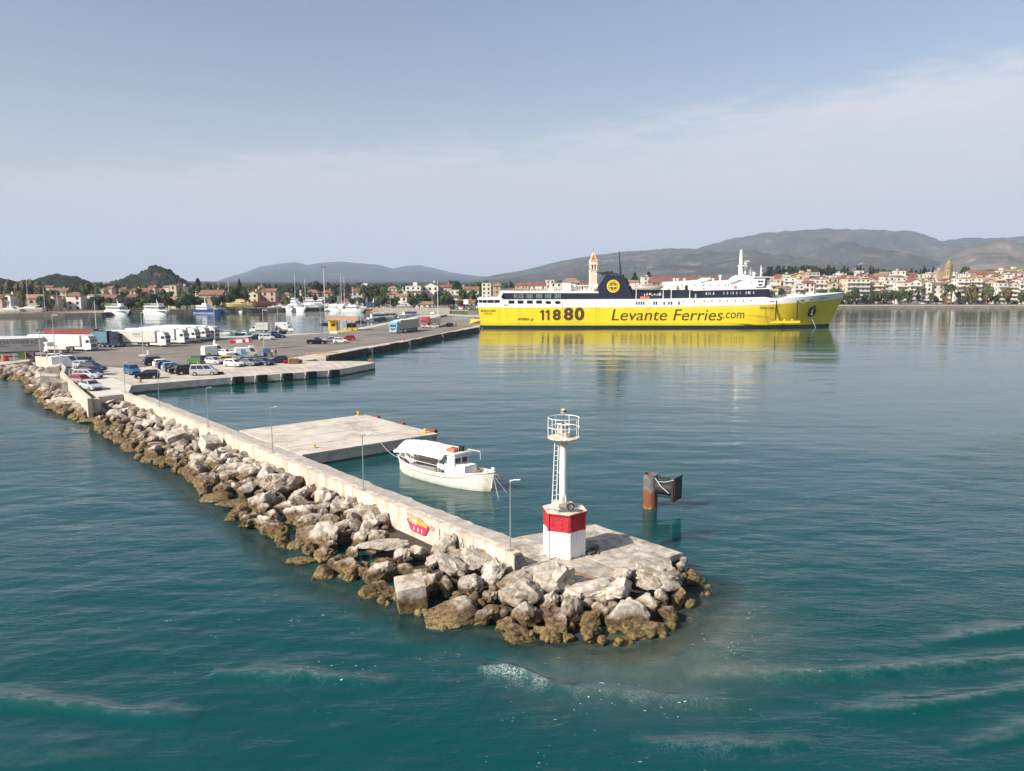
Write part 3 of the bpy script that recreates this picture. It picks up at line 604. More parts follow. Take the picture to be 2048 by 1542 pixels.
# ================================================================ STEEL PILE WITH FENDER PANEL
q = G(1300, 1014, 0)
pile = thing('steel_mooring_pile', 'rusty blue steel pile with a dark fender panel standing in the water', 'mooring pile', (q.x, q.y, 0))
def pile_mat():
    mt = bpy.data.materials.new('pile_paint_and_rust'); mt.use_nodes = True; t = mt.node_tree; n = t.nodes; l = t.links.new; b = n['Principled BSDF']; b.inputs['Roughness'].default_value = .7
    g = n.new('ShaderNodeNewGeometry'); sp = n.new('ShaderNodeSeparateXYZ'); l(g.outputs[0], sp.inputs[0])
    nz = n.new('ShaderNodeTexNoise'); nz.inputs['Scale'].default_value = 2.5; nz.inputs['Detail'].default_value = 8; mp = n.new('ShaderNodeMapping'); mp.inputs['Scale'].default_value = (1.6, 1.6, .5); l(g.outputs[0], mp.inputs[0]); l(mp.outputs[0], nz.inputs[0])
    ad = n.new('ShaderNodeMath'); ad.operation = 'MULTIPLY_ADD'; l(nz.outputs[0], ad.inputs[0]); ad.inputs[1].default_value = 2.6; l(sp.outputs[2], ad.inputs[2])
    r = n.new('ShaderNodeValToRGB'); l(ad.outputs[0], r.inputs[0]); mrr = n.new('ShaderNodeMapRange'); l(ad.outputs[0], mrr.inputs[0]); mrr.inputs[1].default_value = .6; mrr.inputs[2].default_value = 4.6; l(mrr.outputs[0], r.inputs[0])
    e = r.color_ramp.elements; e[0].position = 0; e[0].color = (.05, .06, .02, 1); e[1].position = 1; e[1].color = (.10, .13, .16, 1)
    for p_, c_ in ((.14, (.30, .24, .07)), (.2, (.16, .05, .02)), (.50, (.15, .05, .025)), (.56, (.14, .16, .17)), (.70, (.10, .07, .055)), (.78, (.13, .17, .20)), (.90, (.13, .06, .04))):
        k = e.new(p_); k.color = c_+(1,)
    l(r.outputs[0], b.inputs['Base Color']); return mt
PM = pile_mat()
s = MB(); n = 28
for (r1, r2) in ((.58, .52),):
    for i in range(n):
        a, b = 2*pi*i/n, 2*pi*(i+1)/n
        A = [(r1*cos(a), r1*sin(a)), (r1*cos(b), r1*sin(b)), (r2*cos(b), r2*sin(b)), (r2*cos(a), r2*sin(a))]
        zz = [-2, 2.75]; s.add([(A[0][0], A[0][1], -2), (A[1][0], A[1][1], -2), (A[1][0], A[1][1], 2.75), (A[0][0], A[0][1], 2.75), (A[2][0], A[2][1], 2.75), (A[3][0], A[3][1], 2.75), (A[2][0], A[2][1], .5), (A[3][0], A[3][1], .5)], [(0, 1, 2, 3), (3, 2, 4, 5), (5, 4, 6, 7)])
s.obj('pile_tube', PM, pile, True)
s = MB(); s.cyl((0, 0, 1.9), (0, 0, 1.95), .53, .53, 20); s.obj('pile_cap_inside', RUST, pile)
DK = mat('dark_fender_frame', (.018, .017, .018), .55, .3, 3)
pr = -.62
ca, sa = cos(pr), sin(pr)
def RL(x, y, z): return (x*ca-y*sa, x*sa+y*ca, z)
s = MB(); s.box(RL(2.05, .35, 1.75), (.20, 1.7, 1.85), pr); s.obj('fender_panel', DK, pile)
s = MB(); s.box(RL(2.05, .35, 2.70), (.24, 1.75, .08), pr); s.obj('panel_top', mat('blue_grey_paint', (.05, .08, .13), .6, .2, 3), pile)
s = MB(); s.cyl(RL(.5, 0, 1.75), RL(1.95, .3, 1.75), .55, .62, 14); s.obj('fender_cone', BLACK, pile, True)
s = MB(); s.box(RL(.95, .1, 2.5), (1.5, .18, .16), pr+.15); s.box(RL(.95, .1, 1.0), (1.3, .14, .12), pr+.1); s.obj('bracket', DK, pile)
s = MB(); s.tube([RL(.6, -.45, 2.55), RL(1.2, -.72, 2.05), RL(1.9, -.72, 1.6)], .028, 6); s.tube([RL(.9, -.55, 2.35), RL(1.6, -.7, 2.45), RL(2.2, -.5, 2.65)], .022, 6); s.obj('chain', LGREY, pile)
MB().tube([RL(2.16, .35-.7, 1.0), RL(2.18, .35-.7, 2.6)], .05, 6).obj('panel_edge_rail', RUST, pile)
# ================================================================ RUBBLE
def rock_material():
    mt = bpy.data.materials.new('limestone_boulder'); mt.use_nodes = True; t = mt.node_tree; n = t.nodes; l = t.links.new
    b = n['Principled BSDF']; b.inputs['Roughness'].default_value = .88; b.inputs['Specular IOR Level'].default_value = .3
    g = n.new('ShaderNodeNewGeometry'); pos = g.outputs['Position']; oi = n.new('ShaderNodeObjectInfo'); rnd = oi.outputs['Random']
    def noise(s, det=6, r=.6, loc=0.):
        mp = n.new('ShaderNodeMapping'); mp.inputs['Location'].default_value = (loc, loc*.7, loc*.3); l(pos, mp.inputs[0])
        q = n.new('ShaderNodeTexNoise'); q.inputs['Scale'].default_value = s; q.inputs['Detail'].default_value = det; q.inputs['Roughness'].default_value = r; l(mp.outputs[0], q.inputs[0]); return q.outputs[0]
    def mr(x, a, c, d=0., e=1., sm=True):
        q = n.new('ShaderNodeMapRange'); q.interpolation_type = 'SMOOTHSTEP' if sm else 'LINEAR'; l(x, q.inputs[0])
        for i, k in zip((1, 2, 3, 4), (a, c, d, e)): q.inputs[i].default_value = k
        return q.outputs[0]
    def mth(op, a, c):
        q = n.new('ShaderNodeMath'); q.operation = op
        for i, x in enumerate((a, c)):
            if isinstance(x, (int, float)): q.inputs[i].default_value = x
            else: l(x, q.inputs[i])
        return q.outputs[0]
    def mix(f, a, c):
        q = n.new('ShaderNodeMix'); q.data_type = 'RGBA'; l(f, q.inputs[0])
        for i, x in ((6, a), (7, c)):
            if isinstance(x, tuple): q.inputs[i].default_value = x+(1,)
            else: l(x, q.inputs[i])
        return q.outputs[2]
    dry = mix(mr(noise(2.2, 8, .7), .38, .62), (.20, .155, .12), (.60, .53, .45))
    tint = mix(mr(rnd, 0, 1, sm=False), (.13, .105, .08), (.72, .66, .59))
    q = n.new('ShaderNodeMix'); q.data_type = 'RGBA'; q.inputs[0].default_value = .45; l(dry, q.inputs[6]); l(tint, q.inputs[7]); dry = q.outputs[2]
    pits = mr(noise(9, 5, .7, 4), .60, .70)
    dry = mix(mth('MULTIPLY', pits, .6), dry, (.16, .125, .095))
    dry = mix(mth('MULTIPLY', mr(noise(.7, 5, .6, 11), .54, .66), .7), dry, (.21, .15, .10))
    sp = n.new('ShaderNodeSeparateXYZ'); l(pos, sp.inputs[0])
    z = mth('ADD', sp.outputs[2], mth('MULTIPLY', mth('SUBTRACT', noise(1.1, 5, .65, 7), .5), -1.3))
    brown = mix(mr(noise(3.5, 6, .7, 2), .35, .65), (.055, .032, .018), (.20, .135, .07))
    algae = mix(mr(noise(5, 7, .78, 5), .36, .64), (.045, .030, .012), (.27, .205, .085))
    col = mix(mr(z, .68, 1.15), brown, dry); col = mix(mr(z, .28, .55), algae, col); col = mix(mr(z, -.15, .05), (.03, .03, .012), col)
    l(col, b.inputs['Base Color'])
    bn = noise(4., 10, .72, 1); bp = n.new('ShaderNodeBump'); bp.inputs['Distance'].default_value = .11; bp.inputs['Strength'].default_value = 1; l(bn, bp.inputs['Height'])
    bn2 = noise(15., 6, .75, 1); bp2 = n.new('ShaderNodeBump'); bp2.inputs['Distance'].default_value = .035; l(bn2, bp2.inputs['Height']); l(bp.outputs[0], bp2.inputs['Normal']); l(bp2.outputs[0], b.inputs['Normal'])
    return mt
ROCK = rock_material()
import bmesh
from mathutils import noise as mnoise
def rock_mesh(seed, sub=3, planes=11, rough=.07, sc=(1, 1, 1)):
    r = random.Random(seed); bm = bmesh.new(); bmesh.ops.create_icosphere(bm, subdivisions=sub, radius=1)
    pl = []
    for i in range(planes):
        v = Vector((r.gauss(0, 1), r.gauss(0, 1), r.gauss(0, 1))).normalized(); pl.append((v, r.uniform(.62, .92)))
    for v in bm.verts:
        d = v.co.normalized(); rad = 1.15
        for nv, dd in pl:
            k = d.dot(nv)
            if k > .05: rad = min(rad, dd/k)
        off = Vector((seed*3.1, seed, 0))
        rad *= 1+rough*mnoise.fractal(d*2.0+off, .8, 2.1, 5)*1.5-rough*1.1*max(0, .35-abs(mnoise.noise(d*2.6+off)))+rough*.5*mnoise.noise(d*8+off)
        v.co = Vector((d.x*sc[0], d.y*sc[1], d.z*sc[2]))*rad
    me = bpy.data.meshes.new('boulder'); bm.to_mesh(me); bm.free(); me.materials.append(ROCK)
    me.polygons.foreach_set('use_smooth', [True]*len(me.polygons))
    try: me.set_sharp_from_angle(angle=radians(30))
    except Exception: pass
    return me
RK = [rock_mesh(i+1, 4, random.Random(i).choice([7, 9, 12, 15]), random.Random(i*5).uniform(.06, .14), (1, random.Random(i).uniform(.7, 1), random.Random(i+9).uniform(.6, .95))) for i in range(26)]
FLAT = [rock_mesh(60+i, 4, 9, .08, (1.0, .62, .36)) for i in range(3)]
BLOCKY = []
for i in range(4):
    rq = random.Random(80+i); bm = bmesh.new(); bmesh.ops.create_cube(bm, size=2); bmesh.ops.subdivide_edges(bm, edges=bm.edges[:], cuts=7, use_grid_fill=True)
    for v in bm.verts:
        p = v.co.copy(); m4 = max(abs(p.x), abs(p.y), abs(p.z)); e = Vector(tuple(math.copysign(min(abs(q), .93), q) for q in p)); 
        d = (p-e); p = e+(d.normalized()*min(.07, d.length) if d.length > 0 else d)
        p *= 1+.05*mnoise.noise(p*1.2+Vector((i*7, 0, 0)))+.02*mnoise.noise(p*4)
        v.co = p*Vector((1, .95, .85)).length/1.6
    me = bpy.data.meshes.new('cut_block'); bm.to_mesh(me); bm.free(); me.materials.append(ROCK); me.polygons.foreach_set('use_smooth', [True]*len(me.polygons))
    try: me.set_sharp_from_angle(angle=radians(35))
    except Exception: pass
    BLOCKY.append(me)
HERO = []
def hero(px, py, z, wpx, hpx, me, label, rot=(0, 0, 0), cat='boulder', name='boulder', grp='boulders of the breakwater', asp=1.):
    """px,py = centre of the stone in the picture, z its centre height, wpx/hpx its apparent size"""
    c = G(px, py, z); k = c.y/1540/cos(PITCH); w_ = wpx*k/2; h_ = hpx*k/2
    o = link(name, me); o.location = c; kk_ = .98 if me in BLOCKY else 1.02 if me in FLAT else 1.2
    o.scale = (w_*kk_, (w_+h_)/2*asp*kk_, h_*kk_); o.rotation_euler = rot
    tag(o, label, cat, grp); HERO.append((c.x, c.y, max(w_, h_))); return o
H = hero
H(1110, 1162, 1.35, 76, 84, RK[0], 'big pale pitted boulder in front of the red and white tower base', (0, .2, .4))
H(1137, 1228, .55, 60, 66, RK[1], 'rounded grey boulder below the big pale one in front of the tower', (.2, 0, 1.1))
H(1182, 1183, 1.0, 84, 44, RK[2], 'long flat topped brown boulder leaning under the platform edge', (0, -.1, .2))
H(1238, 1182, 1.15, 58, 54, RK[3], 'bright pale boulder right of the long flat one below the platform', (.1, .2, .8))
H(1242, 1150, 1.5, 42, 34, RK[9], 'small pale stone lying on the platform edge', (0, .3, 2.0))
H(1318, 1150, 1.4, 104, 70, RK[4], 'largest pale boulder at the corner of the platform', (.1, .12, .3))
H(1303, 1166, 1.3, 50, 38, RK[5], 'pale rounded stone in front of the largest corner boulder', (.4, 0, .3))
H(1252, 1236, .4, 86, 66, RK[6], 'brown pointed triangular boulder at the waterline on the head', (.5, .1, .9))
H(1205, 1224, .5, 40, 52, RK[7], 'upright brown split stone beside the triangular boulder', (0, .3, .2))
H(1290, 1208, .7, 40, 56, RK[10], 'pitted grey brown stone above the triangular boulder', (.3, .5, 0))
H(1322, 1194, .8, 44, 30, RK[11], 'pale stone tucked under the corner boulder', (0, 0, 1.2))
H(1335, 1227, .4, 56, 38, RK[12], 'brown boulder on the right end of the head', (.2, 0, 2))
H(1316, 1260, .1, 62, 34, RK[13], 'olive pitted boulder standing in the water at the right end', (0, .1, .5))
H(1181, 1268, .1, 62, 34, RK[14], 'olive brown stone at the waterline below the grey boulder', (0, .2, 1.5))
H(1247, 1287, -.08, 46, 22, RK[15], 'small pale stone alone in the water off the head', (0, 0, .8))
H(1102, 1276, .1, 38, 36, RK[16], 'dark olive stone at the waterline nearest the big pale boulder', (0, .4, .5))
H(1135, 1278, .05, 28, 26, RK[17], 'small brown stone at the waterline between two olive ones', (.4, 0, 2))
H(1388, 1160, .25, 36, 30, RK[18], 'dark wet boulder sticking out right of the platform corner', (0, 0, .4))
H(1355, 1200, .35, 34, 52, RK[8], 'shaded boulder under the far corner of the platform', (.4, 0, .4))
H(1040, 1190, .9, 78, 88, RK[19], 'tall craggy brown boulder below the end of the wall', (.3, .1, 2.1))
H(896, 1230, .2, 98, 58, RK[20], 'broad flat olive boulder sloping into the water', (.25, -.15, .5))
H(822, 1190, .75, 60, 66, BLOCKY[0], 'pale square edged boulder with a stained foot', (.12, -.1, .25))
H(770, 1089, 1.0, 104, 36, FLAT[0], 'long dark grained slab lying across the rubble below the graffiti', (.1, -.08, .1), asp=1.1)
H(872, 1120, 1.15, 42, 36, RK[21], 'pale round boulder below the graffiti', (.1, 0, 1.1))
H(905, 1135, 1.2, 68, 50, RK[22], 'pale boulder leaning on others below the wall', (0, .5, .3))
H(955, 1120, 1.3, 72, 40, RK[23], 'long pale boulder close under the wall end', (.2, .3, .1))
H(984, 1148, 1.2, 56, 42, RK[24], 'pale leaning boulder beside the craggy brown one', (0, -.6, .4))
H(945, 1172, .9, 46, 52, RK[25], 'pointed dark speckled stone in the middle of the rubble', (.7, .2, .8))
H(757, 1146, .6, 52, 52, RK[8], 'wet pale topped boulder left of the square edged one', (.2, .3, .2))
H(700, 1137, .25, 56, 50, RK[10], 'dark weedy boulder at the waterline left of the pale topped one', (.2, .6, .2))
H(600, 1121, .1, 72, 30, FLAT[1], 'low olive boulder alone in the water off the rubble', (0, .05, .3))
H(648, 1150, .1, 42, 44, RK[12], 'olive wedge shaped boulder in the water', (.5, .2, .3))
H(622, 1070, .4, 60, 44, RK[20], 'dark hollowed boulder at the water edge', (.5, 0, .5))
H(562, 1056, .2, 40, 26, RK[13], 'smooth yellowish stone beside the water, left of the hollowed boulder', (0, 0, .5))
H(484, 1005, .3, 84, 34, FLAT[2], 'long flat yellow brown boulder at the waterline', (0, .05, .3), asp=1.2)
H(430, 996, .15, 50, 24, RK[20], 'low yellowish boulder left of the long flat one', (.2, 0, .3))
H(572, 968, 1.35, 52, 50, RK[0], 'tall pale boulder leaning on the middle of the wall', (.2, .2, 1))
H(353, 878, 1.2, 38, 30, BLOCKY[1], 'smooth beige squared block among rough boulders', (.2, -.25, .6))
H(420, 888, 1.4, 34, 26, BLOCKY[2], 'flat faced beige block close under the wall', (.5, .1, .8))
H(148, 781, 1.2, 34, 44, BLOCKY[0], 'large cut limestone block nearest the car park corner', (.08, -.05, .35), name='cut_block', cat='stone block', grp='cut blocks below the car park')
H(122, 777, 1.0, 32, 34, BLOCKY[1], 'rough faced tilted cut block left of the nearest one', (.2, .1, .5), name='cut_block', cat='stone block', grp='cut blocks below the car park')
H(98, 768, .9, 28, 38, BLOCKY[2], 'tall cut limestone block in the middle of the group', (.05, .1, .5), name='cut_block', cat='stone block', grp='cut blocks below the car park')
H(107, 748, 1.5, 26, 34, BLOCKY[3], 'cut limestone block at the back of the group by the wall', (.05, -.1, .5), name='cut_block', cat='stone block', grp='cut blocks below the car park')
H(86, 757, .9, 22, 22, BLOCKY[1], 'small cut block at the left of the group', (.3, .2, .9), name='cut_block', cat='stone block', grp='cut blocks below the car park')
H(140, 810, .3, 86, 36, RK[4], 'huge flat topped rock shelf below the cut blocks', (0, .12, .2))
H(188, 822, .4, 44, 28, RK[2], 'flat brown rock right of the huge rock shelf', (0, .1, .6))
H(212, 806, 1.1, 34, 16, FLAT[1], 'smooth tilted slab leaning below the car park end wall', (0, -.35, .2))
H(70, 778, .3, 26, 30, RK[7], 'brown hollow boulder at the left point of the rubble', (0, 0, .3))
H(180, 842, .1, 38, 16, RK[20], 'low sandy boulder in the water below the rock shelf', (0, 0, .2))
H(262, 902, .02, 28, 10, RK[13], 'low yellow stone at the outermost edge of the rubble', (0, 0, .2))
# pairs (foot of wall, water's edge) along the mound, in world coordinates
PAIR = []
for a, b in [((-330, 738), (-330, 775)), ((-80, 730), (-80, 765)), ((0, 729), (0, 757)), ((60, 727), (46, 762)), ((84, 738), (64, 786)), ((128, 770), (110, 826)), ((180, 806), (172, 845))]:
    PAIR.append((G(*a, 1.4), G(*b, 0)))
for ui, vi, uo, vo in [(-88, .0, -72, -6.6), (-78, 0, -65, -7.2), (-54, 0, -54, -7.6), (-42, 0, -42, -6.9), (-29.5, 0, -29.5, -8), (-12.5, 0, -12.5, -8.2), (-4, 0, -5, -7.5), (0, 0, -2, -6.8), (1.2, .2, 1.4, -6.2), (3, .6, 3.6, -4.8), (4.6, 1, 6.4, -3.2), (4.8, 2.6, 8.8, -.6), (4.8, 5, 9.6, 2.5), (4.8, 7.5, 8.6, 6), (4.8, 9.5, 7.2, 9.3)]:
    PAIR.append((P(ui, vi, 1.4), P(uo, vo, 0)))
# core of the mound, under the stones
s = MB(); A = []
for a, b in PAIR: A.append([Vector((a.x, a.y, .45)), a.lerp(b, .45)+Vector((0, 0, -.75)), Vector((b.x, b.y, -.45)), b+(b-a)*.45+Vector((0, 0, -3.2))])
s.loft(A, caps=False); struct(s.obj('rubble_core', mat('rubble_core_stone', (.05, .04, .03), 1, .3, 2)))
rr = random.Random(21)
cands = []; seglen = [((PAIR[i][0]+PAIR[i][1])/2-(PAIR[i+1][0]+PAIR[i+1][1])/2).length for i in range(len(PAIR)-1)]
tot = sum(seglen); pts = []
tries = 0
while tries < 26000 and len(cands) < 620:
    tries += 1; x = rr.uniform(0, tot); i = 0
    while x > seglen[i]: x -= seglen[i]; i += 1
    k = x/seglen[i]; a = PAIR[i][0].lerp(PAIR[i+1][0], k); b = PAIR[i][1].lerp(PAIR[i+1][1], k); s_ = rr.uniform(.02, .95)
    p = a.lerp(b, s_); size = rr.choice([.6, .7, .85, 1.0, 1.15])*(1.0 if p.y < 90 else .95)
    if tries > 9000: size = rr.uniform(.38, .6)
    uu_, vv_ = uv_of(p)
    if 1024+1555*p.x/p.y > 1385-size*34 and p.y < 56: continue
    if -45 < uu_ < 3 and s_ > .88: continue
    if -12.5 < uu_ < -7 and vv_ > -1.9: continue
    if any((p.x-q[0])**2+(p.y-q[1])**2 < ((size+q[2])*.60)**2 for q in pts): continue
    if any((p.x-q[0])**2+(p.y-q[1])**2 < (q[2]*.95+size*.42)**2 for q in HERO): continue
    z = .82*max(0, 1-s_)**.9+.0+rr.uniform(-.16, .22); pts.append((p.x, p.y, size)); cands.append((p.x, p.y, z, size, s_, i))
def zone(p):
    u_, v_ = uv_of(p)
    for lim, nm in ((-88, 'the truck park'), (-77, 'the car park corner'), (-60, 'the fifth lamp post'), (-43, 'the fourth lamp post'), (-26, 'the third lamp post'), (-12, 'the second lamp post'), (0, 'the wall end')):
        if u_ < lim: return nm
    return 'the tower platform'
vis = sorted(cands, key=lambda c: -c[3]/max(30, c[1]))
small = MB()
def sizename(s): return 'small' if s < .56 else 'middling' if s < .78 else 'large'
tiers = lambda s_: 'pale dry' if s_ < .38 else 'grey brown' if s_ < .7 else 'dark weedy'
nk = 0
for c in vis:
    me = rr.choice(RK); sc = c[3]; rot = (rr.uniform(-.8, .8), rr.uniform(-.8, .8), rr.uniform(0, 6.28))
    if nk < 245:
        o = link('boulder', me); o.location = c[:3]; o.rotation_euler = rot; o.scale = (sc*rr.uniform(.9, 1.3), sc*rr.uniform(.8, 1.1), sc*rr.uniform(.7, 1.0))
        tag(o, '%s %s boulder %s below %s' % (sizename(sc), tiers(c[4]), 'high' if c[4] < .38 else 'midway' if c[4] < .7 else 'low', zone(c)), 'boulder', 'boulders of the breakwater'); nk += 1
    else:
        R = Matrix.Rotation(rot[2], 3, 'Z')@Matrix.Rotation(rot[0], 3, 'X')
        if not hasattr(small, 'src'): small.src = [rock_mesh(200+i, 2, 9, .08) for i in range(6)]
        me = rr.choice(small.src); small.add([R@(v.co*sc)+Vector(c[:3]) for v in me.vertices], [tuple(p.vertices) for p in me.polygons])
# small stones in the gaps
for k in range(420):
    i = rr.randrange(len(PAIR)-1); q = rr.random(); a = PAIR[i][0].lerp(PAIR[i+1][0], q); b = PAIR[i][1].lerp(PAIR[i+1][1], q); s_ = rr.uniform(.0, 1.15); p = a.lerp(b, s_); sc = rr.uniform(.16, .34)
    me = rr.choice(small.src); R = Matrix.Rotation(rr.uniform(0, 6), 3, 'Z')@Matrix.Rotation(rr.uniform(0, 6), 3, 'X'); c0 = Vector((p.x, p.y, .9*(1-min(1, s_))**.9-.1+rr.uniform(-.1, .3)-(s_ > 1)*.4))
    small.add([R@(v.co*sc)+c0 for v in me.vertices], [tuple(p_.vertices) for p_ in me.polygons])
o = small.obj('rubble', ROCK, None, 'all'); o['kind'] = 'stuff'; o['label'] = 'smaller stones filling the gaps between the boulders'
# ================================================================ FERRY (local x: stern to bow, y: inboard, z: up)
FY = 291.5
FX0 = AT(957, 655, FY).x
def fx(px): return AT(px, 655, FY).x-FX0
def bx_(px, py): return AT(px, py, FY+11).x-FX0
def fz(py, px=1024): return AT(px, py, FY).z
YEL = mat('ferry_yellow', (.82, .61, .015), .45, .05, .12, dirt=((.62, .42, .03), .22, .35), streak=True)
FWH = mat('ferry_white', (.80, .79, .76), .45, .04, .3, dirt=((.55, .52, .46), .08, .3), streak=True)
NAVY = mat('ferry_navy', (.018, .021, .038), .35, .15, .3)
BOOT = mat('ferry_boot', (.008, .009, .010), .5, .2, .5)
TXT = mat('ferry_lettering', (.085, .042, .008), .5, .1, 1)
PANE = mat('ferry_window_dark', (.01, .012, .018), .12, .1, 1)
PANEG = mat('ferry_window_green', (.22, .30, .28), .15, .2, 1)
ORG = mat('lifeboat_orange', (.70, .17, .07), .5, .1, 1)
ferry = thing('ferry', 'long yellow and white car ferry with navy funnel moored at the quay', 'ferry', (FX0, FY, 0))
LEN = bx_(1689, 585)
def pl(tab, x):
    if x <= tab[0][0]: return tab[0][1]
    for (a, b), (c_, d_) in zip(tab, tab[1:]):
        if x <= c_: return b+(d_-b)*(x-a)/(c_-a)
    return tab[-1][1]
BEAM = 11.
ZY = [(0, fz(614.5)), (fx(1300), fz(614)), (fx(1480), fz(611)), (fx(1550), fz(608.5)), (fx(1620), fz(604)), (LEN, fz(597.5))]      # yellow/white line
ZT = [(0, fz(606)), (fx(1000), fz(606)), (fx(1004), fz(599)), (fx(1300), fz(598)), (fx(1530), fz(594)), (fx(1548), fz(597)), (fx(1600), fz(594)), (fx(1650), fz(590)), (LEN, fz(585))]
def bowx(z): return pl([(-3, bx_(1656, 655)), (0, bx_(1658, 655)), (1.8, bx_(1659, 650)), (fz(633), bx_(1666, 633)), (fz(612), bx_(1680, 612)), (fz(600), bx_(1685, 600)), (fz(585), LEN)], z)
def stx(z): return pl([(-3, 5), (0, 1.4), (1.6, .9), (3.2, .6), (fz(606), -.35), (20, -.4)], z)
def half(xn, z):
    """half breadth for normalised position along the level's length"""
    k = min(.66+.012*max(0, z), .80)
    if xn > k: return BEAM*max(0., 1-((xn-k)/(1-k))**(2.0+.04*z))
    return BEAM
xs = sorted(set([i*LEN/70 for i in range(71)]+[LEN*(.85+.15*i/40) for i in range(41)]+[fx(1000), fx(1004), fx(1530), fx(1548)]))
levs = ['a', 'b', 'c', 'd', 'e', 'f']
def zlev(k, x):
    zy, zt = pl(ZY, x), pl(ZT, x)
    return [-3, 0.9, 1.0, 1.35+.3*(x/LEN), zy*.5, zy, zy+.02, zt][k]
nl = 8
for side in (-1, 1):
    pass
s = MB(); rows = []
for x in xs:
    row = []
    for k in range(nl):
        z = zlev(k, x); xn = x/LEN; xa = stx(z)+(bowx(z)-stx(z))*xn
        row.append((xa, z, half(xn, z)))
    rows.append(row)
vs = []; n1 = len(rows)
for row in rows:
    for xa, z, h in row: vs.append((xa, BEAM-h, z))
for row in rows:
    for xa, z, h in row: vs.append((xa, BEAM+h, z))
fs = {0: [], 1: [], 2: []}
for i in range(n1-1):
    for k in range(nl-1):
        mi = 0 if k < 2 else 1 if k < 5 else 2
        a = i*nl+k; fs[mi].append((a, a+nl, a+nl+1, a+1)); a += n1*nl; fs[mi].append((a, a+1, a+nl+1, a+nl))
for k in range(nl-1):   # transom
    mi = 0 if k < 2 else 1 if k < 5 else 2; a = k; b = n1*nl+k; fs[mi].append((a, a+1, b+1, b))
for i in range(n1-1):   # weather deck
    a = i*nl+nl-1; b = n1*nl+a; fs[2].append((a, b, b+nl, a+nl))
def sub(faces, mtl, name, sm=False):
    ids = sorted(set(i for q in faces for i in q)); mp = {j: i for i, j in enumerate(ids)}
    q = MB(); q.add([vs[i] for i in ids], [tuple(mp[i] for i in f) for f in faces]); return q.obj(name, mtl, ferry, sm)
sub(fs[0], BOOT, 'boot_topping'); sub(fs[1], YEL, 'hull', True); sub(fs[2], FWH, 'upper_hull', True)
def fb(name, px0, py0, px1, py1, y, dep, mtl, parent=None, **k):
    x0, x1 = fx(px0), fx(px1); z1, z0 = fz(py0), fz(py1); q = MB(); q.box(((x0+x1)/2, y+dep/2, (z0+z1)/2), (x1-x0, dep, z1-z0)); return q.obj(name, mtl, parent or ferry, **k)
def fprism(name, pts, y, dep, mtl, parent=None):
    """outline in picture points extruded inboard"""
    n = len(pts); q = MB(); a = [(fx(x), y, fz(z)) for x, z in pts]+[(fx(x), y+dep, fz(z)) for x, z in pts]
    q.add(a, [tuple(range(n)), tuple(range(n, 2*n))[::-1]]+[(i, n+i, n+(i+1) % n, (i+1) % n) for i in range(n)]); return q.obj(name, mtl, parent or ferry)
def hullY(px, py):
    z = fz(py); x = fx(px); xn = min(1, max(0, (x-stx(z))/(bowx(z)-stx(z)))); return BEAM-half(xn, z)
# rubbing strakes and seams
fb('rubbing_strake', 965, 646.2, 1540, 647.2, -.16, .3, YEL)
fprism('bow_ledge', [(1536, 646.6), (1548, 642), (1599, 641.5), (1599, 646)], -.25, .6, YEL)
for x in (1553, 1567, 1582): fb('ledge_bracket', x, 638, x+2.2, 642, -.35, .5, YEL)
for x0, x1, y0, y1 in ((1549.6, 1551.2, 601, 640), (1592.6, 1594.2, 600, 639)):
    dd = 0 if x0 < 1560 else .1; fb('shell_door_seam', x0, y0, x1, y1, -.10+dd, .4, PANE)
for x0 in (1124.2, 1192.2, 1013): fb('shell_seam', x0, 600 if x0 > 1100 else 615, x0+.5, 640, -.04, .1, mat('ferry_seam', (.45, .33, .03), .6, .1, 1))
for k_ in range(9): x0 = 1000+k_*66; fb('shell_seam', x0, 615, x0+.35, 646, -.03, .1, mat('ferry_seam', (.45, .33, .03), .6, .1, 1))
fb('plate_seam', 962, 631, 1540, 631.3, -.025, .1, mat('ferry_seam', (.45, .33, .03), .6, .1, 1))
fb('scupper_row', 1140, 643.2, 1160, 643.7, -.04, .1, TXT)
for k_, (x0, y0, h0) in enumerate([(1016, 609, 5), (1130, 600, 6), (1215, 600, 9), (1300, 610, 3.5), (1402, 605, 7), (1555, 604, 8), (1608, 602, 7), (1625, 600, 5), (1655, 597, 6)]): fb('rust_streak', x0, y0, x0+.6, y0+h0, -.035 if x0 < 1540 else hullY(x0, y0)-.06, .08, mat('rust_streak', (.42, .27, .12), .8, .2, 2))
fb('white_patch_line', 1000, 614.3, 1540, 614.9, -.03, .1, FWH)
# anchor pocket
yk = hullY(1632, 622)
q = MB(); pts = [(1623, 617), (1635.5, 611.5), (1638.5, 617), (1640.5, 626), (1638, 632), (1633, 635), (1626, 634.5), (1622.5, 630)]
a = [(fx(x), hullY(x, y)-.30, fz(y)) for x, y in pts]; c0 = (fx(1631.5), hullY(1631, 623)-.30, fz(623))
q.add(a+[c0], [(i, (i+1) % 8, 8) for i in range(8)]); q.obj('anchor_pocket', PANE, ferry)
q = MB(); a0_ = (fx(1631), hullY(1631, 622)-.55, fz(617)); b0_ = (fx(1631.5), hullY(1631, 630)-.55, fz(631)); q.cyl(a0_, b0_, .28, .34, 8); q.cyl((fx(1626.5), a0_[1], fz(616.5)), a0_, .2, .25, 6); q.cyl((fx(1635.5), a0_[1], fz(616)), a0_, .2, .25, 6); q.obj('anchor', mat('anchor_rust', (.30, .22, .17), .8, .3, 2), ferry)
q = MB(); q.cyl((fx(1633), hullY(1633, 636)-.2, fz(636)), (fx(1641), hullY(1640, 650)-3, -.3), .07, .07, 5); q.obj('anchor_chain', LGREY, ferry)
